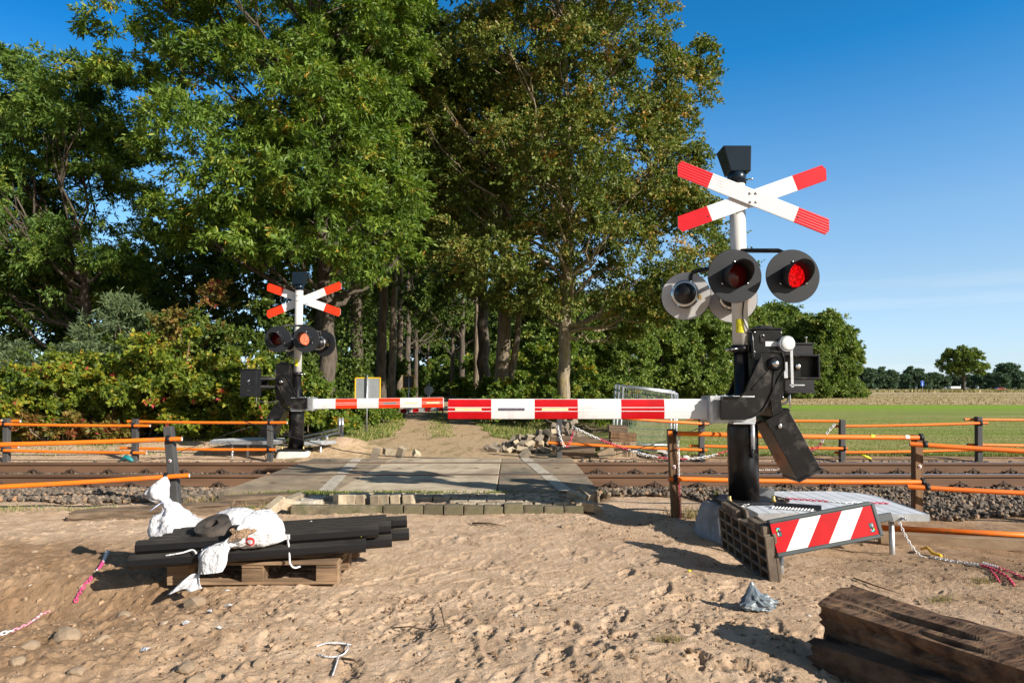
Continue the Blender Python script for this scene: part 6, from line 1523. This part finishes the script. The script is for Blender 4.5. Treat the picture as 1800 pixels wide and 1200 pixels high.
# ---- feathery ash at the far left
poly1 = [(-160, 150), (0, 120), (90, 112), (150, 125), (200, 90), (232, 130), (218, 210), (250, 310), (232, 400), (262, 470), (230, 520), (120, 560), (20, 575), (-160, 600)]
lob = lobes_from_outline(poly1, 21.5, 2.6, .6, 1.25, 150, rv, [[(70, 270), (165, 260), (200, 400), (110, 440), (65, 370)]], .5, sep=.45)
bx = P(140, 770, 21.5); b0 = (bx.x, 21.5, 0)
tree('ash_tree', 'feathery green tree with bare spreading limbs at the far left', 'tree', b0, [(*b0, .20), (bx.x+.05, 21.5, 2.2, .18), (bx.x+.02, 21.5, 3.6, .16), (bx.x-.02, 21.5, 4.6, .12)], lob, rv, L_ASH, BARKD, cl=13, twigs=8, lpt=14, leaf=.17, aspect=.27, droop=.3, limbs=36, low=-.3)
# ---- browning oak in the middle right
poly3 = [(745, -120), (900, -260), (1060, -200), (1130, -40), (1150, 55), (1168, 110), (1215, 100), (1222, 160), (1268, 178), (1245, 230), (1228, 285), (1258, 335), (1292, 400), (1290, 480), (1250, 550), (1190, 560), (1130, 600), (1060, 600), (1020, 520), (985, 545), (920, 590), (850, 530), (790, 480), (715, 370), (728, 200), (720, 60)]
lob = lobes_from_outline(poly3, 24.5, 3.8, .75, 1.65, 205, rv)
bx = P(990, 747, 24.8); b0 = (bx.x, 24.8, 0)
tree('browning_oak_tree', 'tall oak with browning leaves and a straight grey trunk right of the lane', 'tree', b0, [(*b0, .255), (bx.x+.05, 24.8, 2.2, .22), (bx.x+.12, 24.8, 4.4, .21), (bx.x+.25, 24.8, 7.5, .17), (bx.x+.2, 24.7, 11, .11), (bx.x+.1, 24.6, 15, .05)], lob, rv, L_OAKB, BARKL, cl=17, twigs=9, lpt=14, leaf=.112, aspect=.6, droop=.15, limbs=70, csize=.38, low=-.25, inner=.25)
# ---- avenue trees along the lane
def free_lobes(c, rx, ry, rz, n, r0, r1, rng, shell=.45):
    u = unit(rng.normal(size=(n, 3))); u[:, 2] = np.where(u[:, 2] < -.55, -u[:, 2], u[:, 2]); k = (shell+(1-shell)*rng.random((n, 1)))
    p = np.array(c)+u*k*np.array([rx, ry, rz]); return np.column_stack([p, rng.uniform(r0, r1, n)])
def avenue(px, Y, label, hgt=15, rx=3.6, low=4.2, lean=0, r=.26, lm=L_DEEP, bark=BARKD, n=60, seed=None, fork=None, cl=10, leaf=.17):
    b = P(px, 700, Y); b0 = (b.x, Y, 0)
    lob = free_lobes((b.x+lean, Y, (hgt+low)/2+.6), rx, rx*.95, (hgt-low)/2, n, .8, 1.6, rv)
    tr = [(*b0, r), (b.x+lean*.1, Y, 2.5, r*.88), (b.x+lean*.3, Y, 5, r*.78), (b.x+lean*.6, Y, 8, r*.55), (b.x+lean, Y, hgt*.8, r*.2)]
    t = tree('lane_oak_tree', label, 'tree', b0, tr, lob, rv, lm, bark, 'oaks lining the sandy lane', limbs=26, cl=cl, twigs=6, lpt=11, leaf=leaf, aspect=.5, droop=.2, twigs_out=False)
    if fork:
        mb = MB(); limb(mb, (b.x+.15, Y, .2), (b.x+fork[0], Y, fork[1]), r*.62, r*.3, rv, 6, .06, 10); mb.build('side_trunk', bark, t, recalc=False)
    return t
avenue(884, 28.5, 'lane oak with two stout trunks forking at the base, first right of the lane', 15.5, 3.9, 5.2, .2, .34, L_OAKB, BARK, 70, fork=(.75, 5.6), leaf=.15)
avenue(851, 33, 'lane oak with a dark straight trunk just left of the forked one', 15, 3.6, 5, -.2, .33, L_DEEP, BARKD, 60)
avenue(838, 39, 'thin pale lane oak trunk behind the dark straight one right of the lane', 15, 3.6, 5.4, 0, .20, L_DEEP, BARK, 50)
avenue(668, 26.5, 'thick dark lane oak right behind the yellow edged road sign', 16, 4.2, 5.4, .3, .22, L_DEEP, BARKD, 75)
avenue(688, 31, 'lane oak with a sunlit side just right of the thick dark one', 16, 3.9, 5.4, .2, .19, L_DEEP, BARK, 60)
avenue(702, 38, 'slim lane oak deep on the left side of the lane', 16, 3.9, 5.2, 0, .2, L_DEEP, BARK, 50)
avenue(627, 23.5, 'ivy clad lane oak left of the yellow edged road sign', 14, 3.2, 5.2, -.2, .24, L_DEEP, BARKD, 55)
for (px, Y, lab) in [(716, 50, 'farther lane oak on the left, half hidden by leaves'), (812, 52, 'farther lane oak on the right, half hidden by leaves'), (730, 66, 'second farthest lane oak, left of the vanishing lane'), (795, 70, 'second farthest lane oak, right of the vanishing lane'), (752, 92, 'farthest lane oak closing the view at the end of the lane')]:
    avenue(px, Y, lab, 15, 4.6, 3.0, 0, .25, L_DEEP, BARKD, 60, cl=9, leaf=.26)
# dark trees standing further back in the wood on the left
for (px, Y, hgt, lab) in [(560, 31, 14, 'dark wood tree behind the bright green oak'), (470, 36, 12, 'dark wood tree seen between ash and bright oak, left of the mast'), (330, 34, 8.5, 'low dark tree filling the gap beside the feathery ash'), (200, 40, 8, 'dim tree low behind the feathery ash'), (40, 36, 7.5, 'dim tree at the left edge behind the feathery ash'), (620, 44, 16, 'tall dark tree deep in the wood above the road sign')]:
    b = P(px, 700, Y); b0 = (b.x, Y, 0); lob = free_lobes((b.x, Y, hgt*.55), 3.4, 3, hgt*.45, 60, .9, 1.7, rv)
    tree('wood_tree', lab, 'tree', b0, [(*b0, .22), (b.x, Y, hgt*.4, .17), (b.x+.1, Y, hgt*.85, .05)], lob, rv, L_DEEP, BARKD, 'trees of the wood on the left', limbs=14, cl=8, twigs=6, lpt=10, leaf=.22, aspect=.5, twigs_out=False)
# ivy on one trunk
p = P(627, 700, 23.5); n = 2600; a = rv.uniform(0, 6.28, n); z = rv.uniform(0, 6, n); rr = .28+rv.random(n)*.35*(1-z/9)
lc = np.column_stack([p.x+rr*np.cos(a), 23.5+rr*np.sin(a), z]); ld = unit(np.column_stack([np.cos(a), np.sin(a), -np.ones(n)*.8])+rv.normal(size=(n, 3))*.4)
ivy = leaf_object('ivy', (lc, ld, rv.uniform(.08, .15, n), rv.uniform(0, .5, n)), .8, rv, L_DEEP, None, (p.x, 23.5, 0)); ivy.location = (p.x, 23.5, 0); tag(ivy, 'dark ivy climbing a lane oak left of the yellow edged sign', 'ivy')
# ---- bushes
def bush(label, px, Y, w, h, lm, seed, n=26, cl=8, leaf=.108, aspect=.6, name='bush', group=None, base_py=None, z0=0, d=1.0, droop=.25, stems=7, twigs=7, lpt=13, cat='bush'):
    b = P(px, 700, Y); r = np.random.default_rng(seed); b0 = (b.x, Y, z0)
    u = r.uniform(-1, 1, (n, 3)); k = np.sqrt(np.clip(1-u[:, 0]**2, .1, 1))
    p = np.column_stack([b.x+u[:, 0]*w*.5, Y+u[:, 1]*d*k, z0+.25+(h-.45)*k*r.random(n)**.7])
    p[:, 2] = z0+.2+(p[:, 2]-z0-.2)*(.75+.4*noise2(p[:, 0]*1.1, p[:, 1]*1.1, seed)); lobes = np.column_stack([p, r.uniform(.18, .55, n)*(h/2.6)**.5])
    root = thing(name, label, cat, b0, 0, group); mb = MB()
    for i in range(stems):
        q = p[r.integers(0, n)]; limb(mb, (b.x+r.uniform(-.3, .3)*w*.5, Y+r.uniform(-.2, .2), z0-.05), q, .028, .008, r, 5, .2, 6)
    mb.build('stem', BARK, root, recalc=False)
    leaf_object('foliage', crown_from_lobes(lobes, np.array([b.x, Y+.4, z0]), r, cl=cl, twigs=twigs, lpt=lpt, leaf=leaf, droop=droop, csize=.5, inner=.15, low=-.1), aspect, r, lm, root, b0)
    return root
G1 = 'autumn bushes along the left side of the track'
bush('yellow green bush at the left edge behind the first grey post', 5, 15.2, 2.6, 1.9, L_HEDGE, 1, group=G1)
bush('bush with yellow leaves and reddish tips right of the first grey post', 90, 15.6, 2.4, 2.1, L_HEDGE, 2, group=G1)
bush('shaded bush with a pale bare stem in front of its leaves', 150, 15.9, 2.2, 1.9, L_HEDGE, 3, n=20, group=G1)
bush('broad bright yellow green bush arching over the second grey post', 235, 15.5, 2.6, 2.3, L_HEDGE, 4, n=32, group=G1)
bush('tall bush with yellow and orange leaves right of the second grey post', 330, 15.3, 2.7, 2.5, L_HEDGE, 5, n=36, group=G1)
bush('bush with mixed yellow leaves left of the black control box', 415, 15.2, 2.5, 2.0, L_HEDGE, 6, n=32, group=G1)
bush('yellow orange bush low behind the grating and the counterweight', 475, 15.2, 1.9, 1.5, L_HEDGE, 7, n=24, group=G1)
bush('low bush just left of the far barrier mast', 530, 16.2, 1.9, 1.6, L_LANE, 8, n=24)
bush('reddish bush glowing among the yellow ones left of the far barrier', 345, 16.4, 1.7, 2.7, L_RED, 9, n=16, group=G1)
bush('dark red undergrowth low between the first two grey posts', 130, 15.0, 2.2, .9, L_RED, 10, n=14, group=G1)
bush('pale grey green willow bush high behind the yellow bushes', 235, 18.5, 3.0, 3.8, L_WILLOW, 11, n=40, leaf=.14, aspect=.2, d=1.3)
bush('grey green willow bush at the left edge below the ash', 20, 18.6, 2.6, 2.9, L_WILLOW, 12, n=34, leaf=.14, aspect=.2, d=1.3)
bush('orange brown sapling crown left of the unlit far lamp', 335, 17.6, 1.4, 3.9, L_RED, 13, n=10, leaf=.11)
bush('dark green bush behind the far barrier, left of its mast', 440, 18.4, 4.0, 3.3, L_DEEP, 14, n=44, d=1.4)
bush('dark green bush filling the shade right of the far barrier mast', 560, 22.0, 3.0, 2.8, L_DEEP, 15, n=34, d=1.2)
bush('dark green bush behind the hedge at the far left', 110, 19.2, 4.5, 3.4, L_DEEP, 16, n=44, d=1.5)
bush('dark green bush rising behind the broad yellow green one', 320, 19.4, 4.0, 3.2, L_DEEP, 17, n=42, d=1.4)
bush('green bush at the foot of the road sign, left of the lane', 608, 21.4, 1.7, 1.1, L_LANE, 18, n=22)
bush('low bramble by the lane left of the sign pole', 578, 18.0, 1.4, .75, L_LANE, 19, n=18)
bush('green lane bush right of the yellow edged road sign', 662, 25, 1.3, 1.0, L_LANE, 20, n=18)
bush('low green bush right of the lane in front of the forked oak', 892, 24.6, 2.0, 1.1, L_LANE, 21, n=22)
bush('yellowing bush between the forked oak and the grey straight trunk', 925, 25.4, 3.0, 2.2, L_LANE, 22, n=36, d=1.2)
bush('green bush left of the forked oak trunk', 884, 31, 2.4, 2.4, L_LANE, 23, n=34, d=1.3)
bush('green bush just right of the grey straight trunk', 1045, 27, 3.4, 2.2, L_LANE, 24, n=34, d=1.2)
bush('low weedy bush at the foot of the grey straight trunk', 985, 22.8, 2.6, .9, L_LANE, 25, n=22)
bush('thin yellow weeds behind the tumbled pile of pavers', 1035, 20.5, 2.2, .8, L_LANE, 26, n=18, aspect=.25)
for (px, Y, w_, h_, s, lab) in [(668, 44, 3.0, 3.4, 27, 'bush closing the left side of the lane far back'), (846, 44, 3.0, 3.4, 28, 'bush closing the right side of the lane far back'), (778, 84, 7, 6, 29, 'sunlit bush where the lane disappears'), (690, 72, 5, 6, 30, 'shaded bush left of where the lane disappears'), (955, 40, 6, 4.5, 31, 'tall bush behind the grey straight trunk'), (640, 38, 5, 4, 32, 'dark bush deep in the wood behind the road sign')]:
    bush(lab, px, Y, w_, h_, L_LANE if s != 32 else L_DEEP, s, n=44, leaf=.2, d=1.8)
# ---- the wood on the right: a few shapes repeated
gw = 'trees of the wood edge beyond the meadow'
protos = []
for k in range(4):
    r = np.random.default_rng(300+k); hgt = 10.5; lob = np.vstack([free_lobes((0, 0, 6.3), 3.1, 3.0, 4.2, 70, .8, 1.6, r, .5), free_lobes((0, 0, 1.9), 3.3, 3.2, 2.0, 44, .8, 1.4, r, .5), np.column_stack([r.uniform(-3, 3, 16), r.uniform(-2.5, 2.5, 16), r.uniform(.4, .9, 16), r.uniform(.7, 1.0, 16)])])
    protos.append((k, lob, r))
def copy_tree(src, loc, s, rz, label, sz=None):
    o = src.copy(); COL.objects.link(o); o.location = loc; o.scale = (s, s, sz or s); o.rotation_euler = (0, 0, rz); o['label'] = label
    for ch in list(src.children):
        c = ch.copy(); COL.objects.link(c); c.parent = o
    return o
wood = [(1015, 60, .80, 'wood edge tree seen first right of the grey straight trunk'), (1060, 66, .95, 'wood edge tree second right of the grey straight trunk'), (1105, 60, .72, 'shorter wood edge tree above the mesh fence panels'), (1125, 74, 1.12, 'high wood edge tree above the mesh fence panels'), (1165, 68, .92, 'wood edge tree below the left rear signal disc'), (1205, 78, 1.08, 'wood edge tree right of the left rear signal disc'), (1235, 68, .85, 'yellowish wood edge tree left of the near mast'), (1270, 76, 1.02, 'wood edge tree directly behind the near mast'),
        (1312, 80, 1.0, 'wood edge tree behind the black drive housing'), (1345, 92, 1.06, 'wood edge tree peeping above the round white lamp'), (1378, 98, 1.26, 'highest wood edge tree above the control box'), (1415, 92, .95, 'wood edge tree right of the control box'), (1448, 88, 1.02, 'round topped wood edge tree near the field end'), (1475, 90, .88, 'last tall tree at the right end of the wood edge'), (1432, 84, .62, 'low bushy tree in front of the field end of the wood'), (1488, 86, .50, 'lowest bushy tree at the very end of the wood edge'), (1395, 82, .55, 'low bushy tree below the control box'),
        (590, 96, 1.3, 'dim tree deep in the wood above the far boom'), (640, 88, 1.2, 'dim tree deep behind the yellow edged road sign'), (690, 104, 1.4, 'dim tree deep behind the small dark road sign'), (735, 118, 1.3, 'dim tree left of the far end of the lane'), (800, 112, 1.3, 'dim tree right of the far end of the lane'), (850, 98, 1.3, 'dim tree deep behind the dark straight lane oak'), (905, 90, 1.2, 'dim tree deep behind the forked lane oak'),
        (1080, 84, 1.2, 'dim tree behind the second wood edge tree'), (1180, 90, 1.2, 'dim tree deep behind the mesh fence panels'), (1000, 75, 1.1, 'dim tree behind the grey straight trunk'), (955, 62, 1.0, 'dim tree between forked oak and grey trunk'), (1290, 95, 1.1, 'dim tree deep behind the near mast')]
src = []
for i, (px, Y, s, lab) in enumerate(wood):
    b = P(px, 700, Y); k = i % 4; loc = (b.x, Y, -.02)
    if i < 4:
        _, lob, r = protos[k]
        t = tree('wood_edge_tree', lab, 'tree', (0, 0, 0), [(0, 0, 0, .2), (0, 0, 4, .15), (.1, 0, 8, .06)], lob, r, L_WOOD, BARKD, gw, limbs=10, cl=10, twigs=6, lpt=9, leaf=.30, aspect=.55, twigs_out=False, low=-.3)
        t.location = loc; t.scale = (s, s, s); t.rotation_euler = (0, 0, i); src.append(t)
    else: copy_tree(src[k], loc, s, i*1.7, lab)
# ---- far treeline, lone tree
gf = 'trees of the far treeline across the fields'
fsrc = []
for k in range(3):
    r = np.random.default_rng(400+k); lob = np.vstack([free_lobes((0, 0, 7), 4.4, 4.2, 4.6, 46, 1.1, 2.1, r, .5), free_lobes((0, 0, 2.5), 4.2, 4, 2.2, 20, 1, 1.7, r, .6)])
    t = tree('far_tree', 'far tree of the even dark treeline across the fields', 'tree', (0, 0, 0), [(0, 0, 0, .3), (0, 0, 5, .2), (0, 0, 9, .08)], lob, r, L_FAR, BARKD, gf, limbs=4, cl=9, twigs=5, lpt=6, leaf=.75, aspect=.7, twigs_out=False, low=-.2)
    fsrc.append(t)
spots = [(1522, 330, 1.0), (1548, 345, 1.05), (1566, 345, .95), (1590, 390, .85), (1606, 420, 1.28), (1625, 380, .8), (1640, 400, .95), (1660, 400, .8), (1680, 410, .9), (1700, 410, .85), (1722, 400, .9), (1745, 380, .9), (1770, 430, 1.55), (1762, 370, .85), (1790, 380, .95), (1812, 390, 1.0), (1845, 400, 1.1), (1505, 350, .9), (1535, 420, .9), (1615, 440, .95), (1650, 450, .8), (1735, 440, .9), (1580, 430, .8), (1480, 380, .95), (1880, 400, 1), (1920, 390, .9)]
for i, (px, Y, s) in enumerate(spots):
    b = P(px, 683, Y); loc = (b.x, Y, 0); lab = 'far tree of the even dark treeline across the fields'
    if px == 1606: lab = 'pale round topped far tree rising above the treeline over the blue sign'
    if px == 1770: lab = 'largest far tree rising above the treeline near the red car'
    if px == 1522: lab = 'far tree at the left end of the treeline beside the wood edge'
    if i < 3: t = fsrc[i]; t.location = loc; t.scale = (s*.9, s*.9, s*.9); t['label'] = lab
    else: copy_tree(fsrc[i % 3], loc, s*.9, i*2.1, lab)
b = P(1695, 686, 205); b0 = (b.x, 205, 0); r = np.random.default_rng(500)
lob = free_lobes((b.x, 205, 8.6), 6.1, 5.5, 4.6, 70, .8, 1.7, r, .55)
lob = np.vstack([lob, free_lobes((b.x+1, 205, 6.6), 5.5, 5, 2.2, 24, .7, 1.2, r, .7)])
tree('lone_field_tree', 'lone round crowned tree with a bare trunk standing out on the field', 'tree', b0, [(*b0, .42), (b.x, 205, 2.5, .34), (b.x+.1, 205, 5, .28), (b.x+.2, 205, 9, .14)], lob, r, L_WOOD, BARKD, limbs=40, cl=10, twigs=6, lpt=9, leaf=.42, aspect=.6, twigs_out=False)
# ---- grass: blades in tufts
def grass(name, label, pts, h, m, rng, w=.006, lean=.5, kind='stuff', cat='grass'):
    n = len(pts); hh = rng.uniform(.5, 1.2, n)*h; a = rng.uniform(0, 6.28, n); ld = np.column_stack([np.cos(a), np.sin(a)])*rng.uniform(.1, lean, n)[:, None]*hh[:, None]
    s = np.column_stack([-np.sin(a+1), np.cos(a+1), np.zeros(n)])*(w*rng.uniform(.7, 1.4, n))[:, None]
    p0 = np.column_stack([pts, H(pts[:, 0], pts[:, 1])-.01]) if pts.shape[1] == 2 else pts
    mid = p0+np.column_stack([ld*.35, hh*.6]); tip = p0+np.column_stack([ld, hh])
    v = np.stack([p0-s, p0+s, mid+s*.8, tip, mid-s*.8], 1).reshape(-1, 3)
    b5 = np.arange(n)[:, None]*5; f1 = np.concatenate([b5+0, b5+1, b5+2, b5+4], 1); f2 = np.concatenate([b5+4, b5+2, b5+3, b5+3], 1)
    tri = np.concatenate([np.concatenate([f1[:, [0, 1, 2]], f1[:, [0, 2, 3]]]), f2[:, [0, 1, 2]]]); t = rng.random(n)
    o = link(name, np_mesh(name, v, tri, m, False, np.concatenate([t, t, t]), tri=True)); return tag(o, label, cat, None, kind)
GR = leaf_mat('grass_blades', [(0, (.08, .14, .018)), (.45, (.16, .22, .035)), (.75, (.32, .29, .10)), (1, (.50, .41, .2))], .3)
GRF = leaf_mat('fresh_grass', [(0, (.08, .13, .015)), (.5, (.15, .21, .03)), (1, (.32, .30, .09))], .3)
GRD = leaf_mat('dry_grass', [(0, (.16, .13, .05)), (.6, (.32, .26, .12)), (1, (.45, .37, .2))], .3)
def clump(n, c, sx, sy, rng): return np.column_stack([rng.normal(c[0], sx, n), rng.normal(c[1], sy, n)])
g2 = np.random.default_rng(88)
n = 60000; yy = 13.2+17*g2.random(n)**2.2; xx = 1.6+(yy-13.2)*.19+g2.random(n)**1.3*(yy*.95-1); grass('meadow_grass', 'short grass blades of the mown meadow behind the far right fence', np.column_stack([xx, yy]), .055, GR, g2, .0065)
sh = np.column_stack([g2.uniform(-1, 1, 26000), 13.0+16*g2.random(26000)**1.6]); side = np.sign(sh[:, 0]); xx = np.array([pcx(y) for y in sh[:, 1]])+side*(np.array([pw(y) for y in sh[:, 1]])*.95+np.abs(sh[:, 0])**1.2*2.4)
grass('lane_verge_grass', 'rough grass and weeds on both verges of the sandy lane', np.column_stack([xx, sh[:, 1]])[sh[:, 1] > 14.5+3*fbm2(xx, sh[:, 1], 2, 3)], .12, GR, g2, .008, .8)
yy = g2.uniform(18, 60, 5000); grass('lane_middle_grass', 'thin grass strip between the wheel tracks of the lane', np.column_stack([np.array([pcx(y) for y in yy])+g2.normal(0, .22, 5000), yy]), .07, GR, g2, .012)
pts = np.concatenate([clump(900, (-2.4, 7.98), .25, .06, g2), clump(900, (-1.6, 8.03), .45, .03, g2), clump(260, (-.95, 8.03), .3, .03, g2), clump(120, (.1, 8.04), .5, .02, g2), clump(120, (-.25, 8.03), .1, .02, g2)])
pts = np.column_stack([pts, .055+.03*g2.random(len(pts))]); grass('joint_grass', 'fresh green grass growing in the joint between deck and paving', pts, .04, GRF, g2, .004, 1.1)
pts = np.concatenate([clump(420, (-2.95, 7.9), .3, .12, g2), clump(260, (-3.3, 8.1), .4, .1, g2), clump(180, (2.0, 7.5), .2, .1, g2)]); grass('dry_weeds', 'dry weeds with straw coloured blades at the left corner of the deck', pts, .13, GRD, g2, .004, .8)
pts = np.concatenate([clump(260, (-5.6+.9*i, 7.75), .25, .12, g2) for i in range(4)]); grass('trackside_grass', 'dark tufts of grass at the foot of the ballast on the left', pts, .055, GR, g2, .003, .9)
pts = clump(300, (2.75, 4.3), .05, .04, g2); 
for i, (px, py, lab) in enumerate([(1655, 1045, 'dry grass tuft on the sand above the rotten sleeper'), (1725, 1030, 'pale dry grass tuft near the chain end on the right'), (1180, 1135, 'small brown dry tuft on the sand left of the sleeper shadow')]):
    p = G(px, py, 0); grass('dry_tuft', lab, clump(170, (p.x, p.y), .045, .03, g2), .035, GRD, g2, .0018, 1.6, kind='thing', cat='grass tuft')
n = 3000; yy = g2.uniform(13.0, 15, n); xx = g2.uniform(-12, -4.6, n); grass('bank_grass', 'scattered grass at the foot of the autumn bushes', np.column_stack([xx, yy])[fbm2(xx*.8, yy*.8, 2, 5) > .52], .07, GR, g2, .006, .9)
rows_ = g2.integers(0, 130, 26000); xx = g2.uniform(8, 95, 26000); yy = 52.5+rows_*.75+g2.normal(0, .06, 26000)
grass('stubble_stalks', 'cut straw coloured stalks standing in rows on the stubble field', np.column_stack([xx*(yy/75), yy]), .16, GRD, g2, .035, .9)
n = 5000; yy = g2.uniform(192, 276, n); xx = yy*g2.uniform(.42, .82, n); grass('verge_weeds', 'tall dry weeds along the far end of the stubble field', np.column_stack([xx, yy])[fbm2(xx*.06, yy*.06, 2, 5) > .5], .9, GRD, g2, .18, .8)
# ---- far things: blue sign, car, white trailer
root = thing('blue_road_sign', 'small blue road sign on a pole at the end of the stubble field', 'road sign', P(1622, 686, 190))
q = P(1622, 690, 190); mb = MB(); mb.tube([(q.x, 190, -.1), (q.x, 190, 3.4)], .05, 8); mb.build('pole', GALV, root)
A, B = P(1618.5, 669, 190), P(1624.5, 678, 190); mb = MB(); mb.box((A+B)/2, (B.x-A.x, .05, A.z-B.z)); mb.build('sign_plate', mat('blue_sign_film', (.01, .08, .42), (.012, .10, .50), 3, .4), root)
base = P(1759.5, 687, 282); base.z = .1; root = thing('red_car', 'red car driving along the far road near the right edge', 'car', base)
mb = MB(); prof = [(-2.15, .25), (2.15, .25), (2.2, .55), (2.05, .78), (1.15, .92), (.45, 1.36), (-.85, 1.40), (-1.75, 1.0), (-2.15, .92), (-2.2, .5)]
mb.prism([(base.x+x, base.z+z) for x, z in prof], 281.15, 282.85); mb.build('body', mat('red_car_paint', (.35, .01, .015), None, rough=.2, coat=1), root, bevel=.08)
mb = MB(); mb.prism([(base.x+x, base.z+z) for x, z in [(.95, .95), (.40, 1.30), (-.80, 1.34), (-1.5, 1.0)]], 281.1, 282.9); mb.build('window', mat('car_glass', (.02, .025, .03), None, rough=.05), root)
for x in (-1.35, 1.35):
    mb = MB(); mb.lathe([(0, -.9), (.31, -.9), (.33, -.8), (.33, .8), (.31, .9), (0, .9)], Matrix.Translation((base.x+x, 282, base.z+.32)) @ Matrix.Rotation(math.pi/2, 4, 'X'), 20); w_ = mb.build('wheel', RUBBER, root)
    mb = MB(); mb.lathe([(.2, .9), (.2, .93), (0, .93)], Matrix.Translation((base.x+x, 282, base.z+.32)) @ Matrix.Rotation(math.pi/2, 4, 'X'), 16); mb.build('rim', ALU, w_)
base = P(1678, 684, 315); base.z = 0; root = thing('white_trailer', 'low white trailer parked before the far treeline left of the lone tree', 'trailer', base)
mb = MB(); mb.box((base.x, 315, 1.5), (4.6, 2, 1.0)); mb.build('body', SIGNW, root, bevel=.1)
for x in (-.7, .7):
    mb = MB(); mb.lathe([(0, -1), (.35, -1), (.35, 1), (0, 1)], Matrix.Translation((base.x+x, 315, .4)) @ Matrix.Rotation(math.pi/2, 4, 'X'), 16); mb.build('wheel', RUBBER, root)
mb = MB(); mb.box((base.x, 315, .85), (4.4, 1.8, .3)); mb.build('chassis', BLACKM, root)
